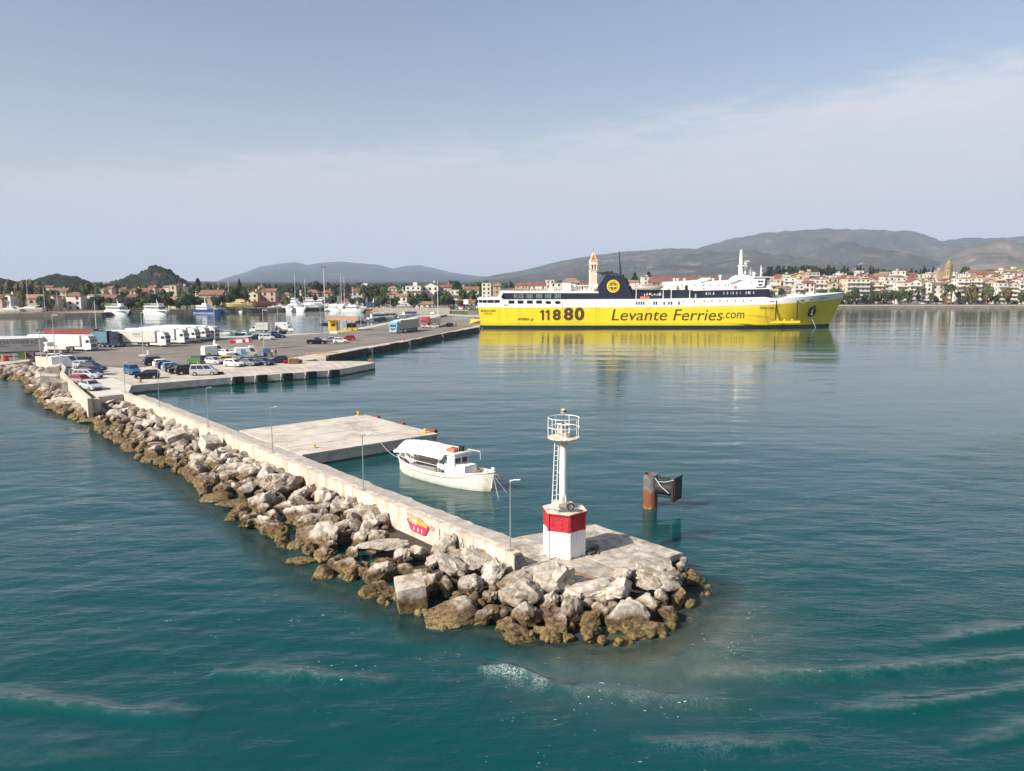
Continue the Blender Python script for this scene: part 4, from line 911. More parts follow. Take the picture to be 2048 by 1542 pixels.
for x0, x1, yy in ((1537, 1546, 603), (1599, 1608, 600.6), (1619, 1627, 599.3), (1644, 1660, 596.6)):
    q = MB(); A = [(fx(x), hullY(x, yy)-.06, fz(yy+dy)) for x, dy in ((x0, .9), (x1, .7), (x1, -.7), (x0, -.5))]; q.add(A, [(0, 1, 2, 3)]); q.obj('fairlead', PANE, ferry)
# stern open deck
fb('stern_opening', 956, 599.8, 1010, 605.2, .25, 2, PANE)
fb('stern_rail_beam', 955, 596.2, 1006, 599.8, .0, 22, FWH)
for x in (957, 965, 974, 988, 1000): fb('stern_stanchion', x, 598, x+.9, 606, .05, .3, FWH)
fprism('stern_block', [(994, 597), (1000.5, 582.3), (1196, 583), (1196, 586.2), (1006, 586), (1001, 598.6), (1010, 598.6), (1010, 606.5), (994, 606.5)][:7], .02, 21.9, FWH)
fb('aft_mooring_gap', 1008, 609.3, 1015, 610.8, -.05, .2, PANE)
# navy window deck aft
fprism('aft_saloon', [(1001.5, 598.7), (1008, 586), (1200, 586.4), (1200, 598.9)], .10, 21.7, NAVY)
for g in range(6):
    x0 = (1024.5, 1035, 1053, 1072, 1090, 1109)[g]
    for k in range(4):
        if g == 0 and k == 0: continue
        xx = x0+k*3.3; fb('saloon_window', xx, 587.6, xx+1.9, 596.6, .0, .2, PANEG)
for x0 in (1017, 1035, 1053.5, 1072): fb('large_window', x0, 600.8, x0+11.5, 607.0, -.08, .3, PANE)
for x0 in (1090, 1109):
    q = MB(); q.cyl((fx(x0+6), -.09, fz(604.8)), (fx(x0+6), .2, fz(604.8)), .58, .58, 16); vv = [(fx(x0+6)+(v[0]-fx(x0+6))*1.9, v[1], v[2]) for v in q.v]; q.v = vv; q.obj('oval_window', PANE, ferry)
for xs_, w_ in (((1271, 1275.7, 1280.4, 1285.1), 2.5), ((1305.5, 1310.2), 2.7), ((1325.5,), 2.7), ((1335, 1340.2), 2.7), ((1355,), 3)):
    for x0 in xs_: fb('cabin_window', x0, 603.4, x0+w_, 609.3, -.05, .2, PANE)
for x0 in (1365, 1386, 1406, 1421, 1437, 1452, 1468, 1484, 1499): fb('porthole', x0, 601.4-(x0-1365)*.012, x0+1.7, 604.3-(x0-1365)*.012, -.05, .2, PANE)
# after deck clutter: rails, lockers, ladders
fb('locker', 1127, 566, 1142, 583, 3, 5, FWH); fb('locker', 1143, 568, 1152, 583, 5, 4, FWH); fb('vent_house', 1098, 577, 1110, 582.6, 4, 5, FWH)
q = MB(); 
for yy in (576.5, 579.5): q.cyl((fx(1001), .3, fz(yy)), (fx(1196), .3, fz(yy+.8)), .035, .035, 4)
for k in range(60): xx = fx(1001)+k*(fx(1196)-fx(1001))/60; q.cyl((xx, .3, fz(583)), (xx, .3, fz(576.5)), .03, .03, 4)
q.obj('deck_rail', LGREY, ferry)
sr = random.Random(8)
q = MB()
for k in range(46):
    x_ = sr.uniform(1020, 1120); q.box((fx(x_), sr.uniform(2, 14), fz(582)+.35), (.5, .5, .7), 0)
o = q.obj('deck_seats', mat('seat_brown', (.28, .12, .08), .7, .4, 2), ferry); o['kind'] = 'stuff'
for k in range(5):
    x_ = (1158, 1163, 1168, 1174, 1180)[k]; q = MB(); q.cyl((fx(x_), 4, fz(583)), (fx(x_), 4, fz(572)), .12, .12, 6); q.obj('deck_post', LGREY, ferry)
fb('awning_beam', 1155, 570.5, 1196, 572, 3.8, 4, FWH)
fprism('aft_stair', [(1184, 583), (1192, 568), (1196, 568), (1196, 583)], 2, 3, FWH)
fb('red_locker', 1187, 577, 1191, 582.8, 1, 2, ORG)
# funnel
fprism('funnel', [(1179, 599), (1206.5, 555.5), (1210, 549.5), (1246, 550.5), (1248.5, 557), (1266, 599)], .4, 9, NAVY)
fprism('funnel_strut', [(1249, 555), (1253, 557), (1275, 599), (1266, 599)], 1.5, 7.5, NAVY)
fprism('funnel_wing', [(1194, 543.8), (1206, 544.2), (1214, 544), (1247, 548.5), (1247, 551), (1210, 551)], 1.2, 7.5, NAVY)
fb('exhaust', 1213, 542.3, 1219, 546, 3, 1.4, BLACK); fb('exhaust', 1223, 542.0, 1227.5, 546, 5, 1.4, BLACK)
q = MB(); q.cyl((fx(1242.5), 4, fz(549)), (fx(1238.2), 4, fz(500)), .42, .10, 8); q.box((fx(1239.5), 4, fz(505)), (1.6, .2, .14)); q.obj('aft_mast', NAVY, ferry)
q = MB()
for k in range(14): xx = fx(1208+k*2.7); q.cyl((xx, .5, fz(553)), (xx, .5, fz(548.5)), .04, .04, 4)
q.cyl((fx(1208), .5, fz(550)), (fx(1243), .5, fz(550.6)), .04, .04, 4); q.obj('funnel_rail', LGREY, ferry)
# emblem on the funnel: yellow ring, dark ring, split disc with a stroke
lc = (fx(1225.2), .38, fz(572.3)); LY = mat('emblem_yellow', (.85, .64, .04), .5, .05, 1); LD = mat('emblem_brown', (.10, .05, .015), .5, .05, 1)
def disc(name, r, y, mtl, z0=-9, z1=9, r0=0., n=40):
    q = MB(); pts = []
    if r0:
        a = [(lc[0]+rr_*cos(2*pi*i/n), lc[1]-y, lc[2]+rr_*sin(2*pi*i/n)) for rr_ in (r, r0) for i in range(n)]; q.add(a, [(i, (i+1) % n, n+(i+1) % n, n+i) for i in range(n)])
    else: q.add([(lc[0]+r*cos(2*pi*i/n), lc[1]-y, lc[2]+min(z1, max(z0, r*sin(2*pi*i/n)))) for i in range(n)], [tuple(range(n))])
    return q.obj(name, mtl, ferry)
kk = .19
disc('emblem_disc', 12.6*kk, .02, LY); disc('emblem_ring', 9.9*kk, .05, LD, r0=9.0*kk); disc('emblem_upper', 7.3*kk, .05, LD, z0=.35*kk); disc('emblem_lower', 7.3*kk, .05, LD, z1=-1.7*kk)
q = MB()
def stroke(pts, w_):
    for (x0, z0), (x1, z1) in zip(pts, pts[1:]):
        d_ = Vector((x1-x0, z1-z0)).normalized(); n_ = Vector((-d_.y, d_.x))*w_*kk/2
        q.add([(lc[0]+(x0*kk)-n_.x, lc[1]-.09, lc[2]+z0*kk-n_.y), (lc[0]+(x1*kk)-n_.x, lc[1]-.09, lc[2]+z1*kk-n_.y), (lc[0]+(x1*kk)+n_.x, lc[1]-.09, lc[2]+z1*kk+n_.y), (lc[0]+(x0*kk)+n_.x, lc[1]-.09, lc[2]+z0*kk+n_.y)], [(0, 1, 2, 3)])
stroke([(-3.6, .8), (.4, 5.2), (2.6, 1.0), (-3.6, .8)], 1.2); stroke([(6, .6), (2.6, 1), (-.2, -6)], 1.4); q.obj('emblem_stroke', LY, ferry)
# recess with lifeboat
fprism('boat_deck_recess', [(1264, 599), (1264, 580), (1388, 580), (1388, 597.8)], 2.4, 17, NAVY)
for k in range(13):
    x_ = 1290+k*2.6+sr.uniform(-1, 1); fb('recess_fitting', x_, 583+sr.uniform(0, 9), x_+sr.uniform(.8, 2), 586+sr.uniform(7, 9)-3, 2.2, .3, FWH)
for x0, x1 in ((1281, 1292), (1294, 1298)): fb('life_raft', x0, 593, x1, 598, .8, 1.2, ORG)
def boat_hull(x0, x1, z0, z1, y0, w_, mtl, name, parent, flat=.15):
    q = MB(); secs = []
    for i in range(13):
        t_ = i/12; b = max(.03, (1-abs(2*t_-1)**2.6)); x = x0+(x1-x0)*t_; sh = .18*(z1-z0)*(2*t_-1)**2
        secs.append([(x, y0+w_/2-b*w_/2, z1+sh), (x, y0+w_/2-b*w_*.46, z0+(z1-z0)*.45), (x, y0+w_/2-b*w_*.25, z0+(z1-z0)*(1-b)*.5), (x, y0+w_/2, z0+(z1-z0)*(1-b)*.6-.05), (x, y0+w_/2+b*w_*.25, z0+(z1-z0)*(1-b)*.5), (x, y0+w_/2+b*w_*.46, z0+(z1-z0)*.45), (x, y0+w_/2+b*w_/2, z1+sh)])
    q.loft(secs, caps=True, closed=True); return q.obj(name, mtl, parent, True)
lb = boat_hull(fx(1270), fx(1328), fz(580), fz(571.5), .3, 2.8, mat('lifeboat_white', (.72, .68, .62), .5, .08, .5), 'lifeboat', ferry)
boat_hull(fx(1271), fx(1327), fz(571.5), fz(569.6), .5, 2.4, ORG, 'lifeboat_cover', lb)
for x_ in (1272, 1326, 1342, 1379): q = MB(); q.cyl((fx(x_), 1.2, fz(599)), (fx(x_), 1.2, fz(566)), .13, .11, 6); q.cyl((fx(x_), 1.2, fz(567)), (fx(x_)+(1.2 if x_ in (1272, 1342) else -1.2), .6, fz(566)), .1, .1, 6); q.obj('davit', FWH, ferry)
fb('boat_deck_rail', 1250, 569.7, 1388, 570.7, 1, .3, FWH)
# mid deckhouse
fprism('deckhouse', [(1336, 581.5), (1340, 564.5), (1412, 560), (1422, 555.5), (1424, 558), (1400, 567), (1400, 582)], 3, 14, FWH)
fprism('long_deckhouse', [(1398, 582), (1398, 563.5), (1440, 562), (1500, 559), (1506, 578), (1506, 579.5)], 2.2, 16, FWH)
fprism('white_coaming', [(1386, 581.6), (1386, 579.6), (1506, 576.6), (1536, 575.2), (1537, 577.8)], .0, 22, FWH)
fprism('stair_flight', [(1400, 563), (1421, 556), (1422, 557), (1401, 564.5)], 1.8, .4, LGREY); fprism('stair_flight', [(1458, 566), (1488, 554.6), (1489, 556), (1460, 567.5)], 1.8, .4, LGREY)
for x_ in (1351, 1358, 1372, 1424, 1430): q = MB(); q.cyl((fx(x_), 5, fz(566)), (fx(x_), 5, fz(559)), .28, .28, 8); q.cyl((fx(x_), 5, fz(559.5)), (fx(x_), 5, fz(556.8)), .46, .30, 8); q.obj('mushroom_vent', FWH, ferry)
fb('dark_door', 1371, 569.5, 1376, 581, 2.85, .3, PANE)
for x_ in (1355, 1364, 1389, 1406, 1420, 1436, 1449, 1455): fb('deckhouse_window', x_, 568.5, x_+2, 572.5, 2.05 if x_ > 1399 else 2.9, .3, mat('grey_window', (.25, .25, .26), .3, .2, 1))
fb('fire_box', 1468, 571.5, 1472.5, 577.5, 1.7, .6, ORG); fb('fire_box', 1405, 576, 1409, 580.5, 1.7, .6, ORG); fb('fire_box', 1354, 572, 1357, 577, 2.7, .6, ORG)
for k in range(7): q = MB(); q.cyl((fx(1476+k*3.6), 1.2, fz(575.2)), (fx(1478.6+k*3.6), 1.2, fz(575.2)), .45, .45, 8); q.obj('life_raft_canister', FWH, ferry)
q = MB(); q.cyl((fx(1444), 5, fz(563)), (fx(1444), 5, fz(555)), .35, .35, 8); q.ball((fx(1444), 5, fz(552.7)), .62, 10); q.obj('radome', FWH, ferry, True)
# navy forward band
fprism('forward_saloon', [(1386, 598), (1389, 582), (1440, 579.8), (1536, 577.2), (1539.5, 595.2)], .08, 21.7, NAVY)
for x_, w_ in ((1409, 3), (1415, 1.4), (1418, 1), (1423.5, 2.5), (1444.5, 1.6), (1451.5, 1.8), (1459, .8), (1463, 1.6), (1470, 1.6), (1477.5, .8), (1488.5, 1.8), (1493, 5), (1503.5, 1.8)): fb('saloon_window', x_, 584.6-(x_-1409)*.02, x_+w_, 589.8-(x_-1409)*.02, -.02, .2, LGREY)
fb('saloon_door', 1388, 588, 1390.5, 597, -.02, .3, LGREY)
# bridge
fprism('bridge_base', [(1478, 577.5), (1480, 560), (1510, 557), (1512, 576.5)], 3, 16, FWH)
fprism('bridge', [(1505, 576.8), (1505, 554), (1535, 553), (1533, 576)], 2.2, 17.5, FWH)
fprism('bridge_wing', [(1509, 574), (1508, 557.5), (1526, 557.2), (1524.5, 572), (1520, 574.2)], -.3, 22.5, FWH)
fprism('bridge_front', [(1526, 570.5), (1528, 555.2), (1535.8, 554), (1537, 570)], .5, 21, mat('bridge_front_grey', (.30, .31, .33), .4, .1, 1))
for x0, x1, y0, y1 in ((1511.5, 1515.8, 561.3, 564), (1516.8, 1521.2, 561.2, 563.8), (1513, 1519.5, 568, 571)): fb('bridge_window', x0, y0, x1, y1, -.4, .2, PANE)
fb('bridge_roof', 1504, 553.2, 1536.5, 555, -.4, 22.8, FWH)
# mast group
fprism('main_mast', [(1486.4, 562), (1488.9, 500), (1489.8, 497.5), (1490.7, 500), (1493.3, 546), (1497, 550), (1500, 562)], 8, 1.6, FWH)
fb('mast_platform', 1487, 530, 1501, 531.6, 7.2, 4, FWH); fb('radar_scanner', 1493.5, 520.2, 1508, 521.8, 8.8, .5, FWH); fb('radar_pedestal', 1497, 524, 1502, 528, 8.5, 1, FWH)
q = MB(); q.cyl((fx(1500), 9, fz(548)), (fx(1500), 9, fz(533)), .35, .3, 8); q.box((fx(1500.5), 9, fz(533)), (1.4, .7, .4)); q.obj('radar_post', FWH, ferry)
for x_, y_ in ((1503.5, 539), (1506.5, 534), (1509.5, 540), (1528, 541), (1487, 508)): q = MB(); q.cyl((fx(x_), 6, fz(556)), (fx(x_), 6, fz(y_)), .09, .05, 5); q.obj('aerial', FWH, ferry)
q = MB(); q.ball((fx(1518.5), 9, fz(546.4)), .62, 10); q.cyl((fx(1518.5), 9, fz(554)), (fx(1518.5), 9, fz(547)), .35, .35, 8); q.ball((fx(1522.5), 12, fz(548.5)), .4, 8); q.cyl((fx(1522.5), 12, fz(554)), (fx(1522.5), 12, fz(549)), .25, .25, 8); q.obj('satellite_dome', FWH, ferry, True)
q = MB(); q.cyl((fx(1532), 9, fz(554)), (fx(1532), 9, fz(530)), .22, .12, 6); q.box((fx(1534), 9, fz(536.5)), (.9, .2, .16)); q.box((fx(1533.5), 9, fz(544.5)), (.8, .3, .2)); q.obj('fore_signal_mast', FWH, ferry)
fprism('stepped_house', [(1476, 560), (1484, 553), (1491, 550), (1500, 550), (1506, 556), (1506, 560)], 5, 11, FWH)
# foredeck gear
for k, x_ in enumerate((1545, 1556, 1568, 1576, 1590, 1602, 1617, 1630, 1640)): q = MB(); q.box((fx(x_), 11+sr.uniform(-4, 4), pl(ZT, fx(x_))+.35), (sr.uniform(.8, 2.6), 1.5, sr.uniform(.6, 1.1))); q.obj('foredeck_gear', (LGREY, DGREY, FWH)[k % 3], ferry)
# bulwark posts and bow rope
q = MB(); q.cyl((fx(1594), 11, fz(593)), (fx(1594), 11, fz(584)), .12, .1, 6); q.obj('foredeck_post', DGREY, ferry)
# lettering
def ftext(body, x0, x1, y0, y1, bold=0., shear=0., yy=-.05):
    M = Matrix(((1, 0, 0, fx(x0)), (0, 0, -1, yy), (0, 1, 0, fz(y1)), (0, 0, 0, 1)))
    return text('lettering', body, fx(x1)-fx(x0), fz(y0)-fz(y1), M, TXT, ferry, shear=shear, bold=bold, ext=.02)
def bold_glyphs(lst, y0, y1, bold):
    for ch, x0, x1, ya, yb in lst: ftext(ch, x0, x1, ya, yb, bold)
bold_glyphs([('8', 1105, 1121.5, 618.6, 640.6), ('8', 1127, 1146.3, 614.8, 641), ('0', 1148.8, 1168.3, 614.6, 641)], 0, 0, .045)
for x0 in (1079, 1090):
    q = MB(); x1 = x0+8.6; A = [(x1-4, 640.3), (x1, 640.3), (x1, 619.8), (x1-3.4, 619.8), (x0, 623), (x0+1.2, 626), (x1-4, 624.4)]; q.add([(fx(x), -.08, fz(y)) for x, y in A], [(0, 1, 2, 3, 6), (3, 4, 5, 6)]); q.obj('lettering', TXT, ferry)
ftext('Levante Ferries', 1222.5, 1445, 618.5, 641, .0, .18); ftext('.com', 1445.5, 1487.5, 625, 636.6, .0, .1)
ftext('vrisko', 1035.2, 1059, 634.2, 640.8, .02); ftext('.gr', 1060.3, 1067.5, 637, 643, .0)
ftext('ΚΕΦΑΛΟΝΙΑ', 961.8, 992, 619.2, 624, .01); ftext('ΠΕΙΡΑΙΑΣ', 968.5, 985, 625.3, 628.6, .0)
ftext('KEFALONIA', 1518, 1546.6, 612.8, 617.6, .01)
# stern ramp on the quay
q = MB(); A = [(fx(936), 9, 1.5), (fx(957), 9, 2.6), (fx(957), 17, 2.6), (fx(936), 17, 1.5)]; q.add(A+[(a[0], a[1], a[2]-.35) for a in A], [(0, 1, 2, 3), (7, 6, 5, 4), (0, 4, 5, 1), (1, 5, 6, 2), (2, 6, 7, 3), (3, 7, 4, 0)]); q.obj('stern_ramp', YEL, ferry)
fb('ramp_rail', 938, 641, 957, 643.4, 8.8, .3, YEL)
# ================================================================ FISHING BOAT (local x forward)
B0, B1 = G(803, 942, 0), G(972, 985, 0); bh = (B1-B0); brz = atan2(bh.y, bh.x); BL = bh.length+.6
bc = (B0+B1)/2
fbt = thing('fishing_boat', 'white wooden fishing boat with canvas awning and small wheelhouse moored inside the breakwater', 'fishing boat', (bc.x+.2, bc.y+.5, 0), brz)
BW = mat('boat_white', (.66, .63, .57), .5, .07, 1.2, dirt=((.42, .28, .16), .2, 1.6), obj=True)
BWC = mat('boat_cabin_white', (.72, .71, .69), .45, .04, 2)
CANV = mat('awning_canvas', (.62, .60, .58), .85, .03, 1, bump=.02, bscale=1.5)
DECKG = mat('boat_deck_grey', (.40, .40, .38), .8, .1, 2); BDK = mat('boat_antifouling', (.012, .02, .014), .7, .2, 2)
hl = BL/2; bw = 1.78
def bsec(t_):   # t -1 stern .. 1 bow -> half breadth, sheer height
    b = bw*(1-abs(t_)**(2.6 if t_ < 0 else 2.3))**(.62 if t_ < 0 else .75); return max(.02, b), 1.12+.66*max(0, t_)**2+.30*max(0, -t_)**2.2
def hull_part(fr0, fr1, mtl, name, out=0., n=33):
    secs = []
    for i in range(n):
        t_ = -1+2*i/(n-1); b, sh = bsec(t_); row = []
        prof = [(-.75, .0), (-.5, .35), (-.15, .78), (.05, .86), (.35, .94), (sh*.75, .99), (sh, 1.0)]
        x0 = hl*t_
        for z, k in prof: row.append((z, k))
        secs.append((t_, b, row))
    q = MB(); L = []
    for t_, b, row in secs:
        pts = []
        for z, k in row:
            rake = .26*max(0, t_)**3*(z-.1) - .22*max(0, -t_)**3*(z-.1); x = hl*t_*(.985 if z < 0 else 1)+rake
            pts.append((x, b*k, z))
        pts = [p for p in pts if True]
        full = [(x, -y, z) for x, y, z in pts[::-1]]+[(x, y, z) for x, y, z in pts[1:]]
        L.append(full)
    vsx = [p for r in L for p in r]; m_ = len(L[0]); F = []
    for i in range(len(L)-1):
        for j in range(m_-1):
            zc = (L[i][j][2]+L[i][j+1][2])/2
            if fr0 <= zc < fr1: F.append((i*m_+j, i*m_+j+1, (i+1)*m_+j+1, (i+1)*m_+j))
    q.add(vsx, F); o = q.obj(name, mtl, fbt, True); return o
hull_part(-.06, 9, BW, 'hull'); hull_part(-9, -.06, BDK, 'hull_bottom')
for o in (1,):
    q = MB()
    for side in (-1, 1):
        pts = []
        for i in range(41):
            t_ = -1+2*i/40; b, sh = bsec(t_); rk = .26*max(0, t_)**3*(sh-.1)-.22*max(0, -t_)**3*(sh-.1); pts.append((hl*t_+rk, side*(b+.02), sh+.02))
        q.tube(pts, .055, 6)
    q.obj('gunwale', BWC, fbt, True)
    q = MB()
    for side in (-1, 1):
        pts = []
        for i in range(3, 38):
            t_ = -1+2*i/40; b, sh = bsec(t_); pts.append((hl*t_, side*(b*.99+.02), sh-.30))
        q.tube(pts, .035, 6)
    q.obj('rubbing_strake', mat('strake_brown', (.30, .24, .18), .7, .2, 3), fbt, True)
q = MB(); secs = []
for i in range(3, 38):
    t_ = -1+2*i/40; b, sh = bsec(t_); z = .72+.75*max(0, t_-.35)**1; secs.append([(hl*t_, -b*.95, z), (hl*t_, b*.95, z)])
q.loft(secs, caps=False); q.obj('deck', DECKG, fbt)
# stem and stern posts
q = MB(); q.box((hl+.15, 0, 1.2), (.20, .12, 1.75), 0, ry=.16); q.box((hl+.26, 0, 2.05), (.34, .13, .2)); q.obj('stem_post', BWC, fbt)
q = MB(); q.box((-hl-.16, 0, 1.4), (.14, .10, 1.3), 0, ry=-.12); q.obj('stern_post', BWC, fbt)
q = MB(); q.tube([(-hl-.28, 0, 1.85), (-hl+.5, 0, 1.7), (-hl+1.35, 0, 1.3)], .07, 8); q.ball((-hl-.3, 0, 1.86), .13, 8); q.obj('tiller', BWC, fbt)
q = MB(); q.box((-hl-.05, 0, -.1), (.55, .07, 1.1)); q.obj('rudder', BW, fbt)
# wheelhouse
WX = hl*.30
q = MB(); A = []
def tap(x0, x1, y, z0, z1, dx0, dx1, y1):  # tapered house
    return [(x0, -y, z0), (x1, -y, z0), (x1, y, z0), (x0, y, z0), (x0+dx0, -y1, z1), (x1+dx1, -y1, z1), (x1+dx1, y1, z1), (x0+dx0, y1, z1)], [(3, 2, 1, 0), (4, 5, 6, 7), (0, 1, 5, 4), (1, 2, 6, 5), (2, 3, 7, 6), (3, 0, 4, 7)]
q.add(*tap(WX-.75, WX+.55, .92, .7, 2.75, 0, -.10, .84)); q.obj('wheelhouse', BWC, fbt)
q = MB(); q.add(*tap(WX-.9, WX+.72, 1.08, 2.75, 2.90, 0.02, -.03, 1.04)); q.obj('wheelhouse_roof', BWC, fbt)
q = MB(); q.box((WX+.60, 0, 2.62), (.14, 1.95, .24)); q.obj('name_board', BWC, fbt)
q = MB(); q.add(*tap(WX+.55, WX+1.75, .86, .8, 1.90, 0, -.12, .72)); q.obj('fore_cabin', mat('boat_cabin_shade_white', (.72, .70, .68), .5, .05, 2), fbt)
for side in (-.40, .40):
    q = MB(); q.box((WX+.512, side, 2.24), (.05, .58, .54), 0, ry=-.055); q.obj('window', GLASS, fbt)
for side in (-1, 1):
    q = MB(); q.box((WX-.45, side*.875, 2.35), (.25, .03, .25)); q.obj('side_window', BLACK, fbt)
    q = MB(); q.box((WX-.1, side*.90, 1.7), (.5, .03, 1.7)); q.obj('side_door', BWC, fbt)
M_ = Matrix(((0, 0, 1, WX+.675), (1, 0, 0, -.80), (0, 1, 0, 2.56), (0, 0, 0, 1)))
text('name_lettering', 'ΑΓΙΑ ΜΑΡΙΝΑ', 1.6, .13, M_, DGREY, fbt, ext=.004)
# awning over the after deck
q = MB(); secs = []
ax0, ax1 = -hl+.62, WX-.55
for i in range(12):
    t_ = i/11; x = ax0+(ax1-ax0)*t_; row = []
    for j in range(9):
        y = -1+2*j/8; ex = -.35*(1-abs(y))*(1-t_)
        row.append((x+ex*0, y*(1.50+.18*sin(pi*t_)), 3.28-.98*abs(y)**1.35+.14*sin(pi*t_)-.30*(1-t_)**2+.012*sin(i*2.1+j)))
    secs.append(row)
q.loft(secs, caps=False); o = q.obj('awning', CANV, fbt, 'all'); md = o.modifiers.new('thick', 'SOLIDIFY'); md.thickness = .02
q = MB(); secs2 = [[(ax0-.02, p[1], p[2]) for p in secs[0]], [(ax0-.12, p[1]*.99, 2.15) for p in secs[0]]]; q.loft(secs2, caps=False); q.obj('awning_flap', CANV, fbt, 'all')
for t_ in (.3,): 
    i = 4; q = MB(); q.tube([Vector(p)+Vector((0, 0, .02)) for p in secs[i]], .015, 5); q.obj('awning_pole', DGREY, fbt)
for side in (-1, 1):
    for x in (ax0+.1, ax0+1.25, ax0+2.5, ax1-.15):
        q = MB(); b, sh = bsec(x/hl); q.cyl((x, side*(b-.02), sh), (x, side*1.55, 2.45), .025, .025, 6); q.obj('stanchion', BWC, fbt)
    q = MB(); q.tube([(x, side*(bsec(x/hl)[0]*.45+1.55*.55), 1.75) for x in (ax0+.1, ax0+1.25, ax0+2.5, ax1-.15)], .022, 6); q.obj('hand_rail', BWC, fbt)
# long pole over the roof and small mast
q = MB(); q.cyl((WX-2.2, .75, 3.05), (WX+1.9, .95, 3.02), .04, .03, 6); q.cyl((WX+1.9, .95, 3.02), (WX+1.95, .95, 2.3), .02, .02, 5); q.obj('boom', BWC, fbt)
q = MB(); q.cyl((-hl+.7, .5, .9), (-hl+.55, .55, 3.2), .035, .03, 6); q.obj('stern_pole', LGREY, fbt)
# deck gear
for k, (x, y) in enumerate(((WX-1.75, -.35), (WX-1.15, -.55))):
    q = MB(); q.cyl((x, y-.22, 1.4), (x, y+.22, 1.4), .19, .19, 16); q.obj('net_hauler_drum', BLACK, fbt, True)
    for sg in (-1, 1):
        q = MB(); q.cyl((x, y+sg*.22, 1.4), (x, y+sg*.25, 1.4), .34, .34, 20); q.obj('drum_flange', mat('flange_grey', (.48, .52, .52), .4, .1, 2), fbt, True)
q = MB(); q.box((WX-1.4, -.4, .95), (1.1, .8, .45)); q.obj('winch_bed', mat('winch_brown', (.16, .11, .08), .8, .4, 6), fbt)
q = MB(); q.box((WX-.95, -1.05, .98), (.35, .35, .5)); q.box((WX-1.6, -1.1, .88), (.3, .3, .3)); q.obj('engine_box', mat('oily_grey', (.13, .12, .11), .6, .4, 5), fbt)
roofred = thing('equipment_box', 'orange red box lying on the roof of the fishing boat wheelhouse', 'box', fbt.matrix_basis@Vector((WX-.30, -.35, 2.91)), brz+.15)
q = MB(); q.box((0, 0, .15), (.85, .62, .28)); q.box((0, 0, .30), (.6, .4, .04)); q.obj('box_body', mat('box_orange', (.62, .16, .07), .6, .15, 4), roofred); q = MB(); q.box((0, 0, .325), (.16, .13, .015)); q.obj('hand_hole', BLACK, roofred)
bk = thing('buoy_can', 'black round can on the wheelhouse roof beside the orange red box', 'can', fbt.matrix_basis@Vector((WX+.12, .40, 2.905)), 0)
q = MB(); q.cyl((0, 0, 0), (0, 0, .42), .26, .26, 16); q.ring((0, 0, .4), .24, .04, 18, 6); q.obj('can_body', BLACK, bk, True)
rg = random.Random(3)
q = MB(); c0 = fbt.matrix_basis@Vector((WX-2.3, -.25, .76))
for k in range(4): q.ring((c0.x+rg.uniform(-.2, .2), c0.y+rg.uniform(-.15, .15), c0.z+.03*k), .3+rg.uniform(-.08, .08), .03, 20, 5)
tag(q.obj('rope_coil', mat('red_rope', (.48, .17, .11), .9, .3, 8)), 'coil of red rope on the deck of the fishing boat', 'rope')
q = MB(); 
for k in range(16): a = rg.uniform(0, 6.3); q.tube([(hl-1.05+rg.uniform(-.25, .25), -.2+rg.uniform(-.3, .3), 1.5+rg.uniform(-.1, .35)) for _ in range(4)], .03, 5)
q.ring((hl-1.3, -.35, 1.7), .27, .035, 20, 6, axis='X'); q.obj('anchor_tackle', mat('tackle_tan', (.33, .25, .15), .9, .4, 6), fbt)
q = MB(); q.tube([(hl+.2, 0, 1.5), (hl+.75, .12, 1.62)], .07, 6); q.tube([(hl+.7, .1, 1.6), (hl+.95, .3, 1.72)], .03, 5); q.tube([(hl+.7, .1, 1.6), (hl+1.0, -.1, 1.5)], .03, 5); q.tube([(hl+.7, .1, 1.6), (hl+.95, .05, 1.25)], .03, 5); q.obj('bow_anchor', mat('anchor_iron', (.20, .13, .11), .8, .3, 6), fbt)
q = MB(); q.box((hl-.55, 0, 1.6), (.3, .22, .3)); q.obj('bow_bitt', BWC, fbt)
# mooring lines
def rope(name, a, b, sag, label, r=.022, n=12, mtl=None):
    q = MB(); q.tube([a.lerp(b, i/n)-Vector((0, 0, sag*4*(i/n)*(1-i/n))) for i in range(n+1)], r, 5); return tag(q.obj(name, mtl or mat('pale_rope', (.42, .45, .44), .9, .1, 5)), label, 'rope')
Mb = fbt.matrix_basis
rope('mooring_line', Mb@Vector((-hl-.1, 0, 1.1)), P(-35.9, 12.5, 1.25), .35, 'thin mooring line from the fishing boat stern to the jetty')
rope('mooring_line', Mb@Vector((hl+.2, .1, 1.3)), Vector((G(998, 998).x, G(998, 998).y, -.1)), .05, 'short pale line from the fishing boat bow down into the water')
rope('mooring_line', Mb@Vector((hl+.3, .1, 1.4)), Vector((G(1015, 985).x, G(1015, 985).y, -.1)), .03, 'thin pale line from the bow anchor down into the water')
# ================================================================ VEHICLES
def paint(name, c, r=.28): return mat('car_paint_'+name, c, r, .04, 1, spec=.35, coat=.12, obj=True)
PAINT = {'white': paint('white', (.78, .78, .76)), 'silver': paint('silver', (.42, .44, .47)), 'grey': paint('grey', (.16, .17, .19)), 'black': paint('black', (.006, .006, .007), .3), 'navy': paint('navy', (.014, .022, .055)), 'blue': paint('blue', (.035, .11, .26)), 'light_blue': paint('light_blue', (.20, .33, .45)), 'red': paint('red', (.42, .015, .03)), 'green': paint('green', (.06, .13, .03)), 'yellow': paint('yellow', (.72, .52, .03)), 'sky': paint('sky', (.22, .50, .62)), 'cream': paint('cream', (.60, .57, .50)), 'brown': paint('brown', (.20, .11, .08))}
LAMPF = mat('headlight_glass', (.65, .68, .70), .15, .1, 5); LAMPR = mat('taillight_red', (.35, .01, .01), .3, .1, 5); PLATE = mat('number_plate', (.75, .75, .72), .5, .05, 3)
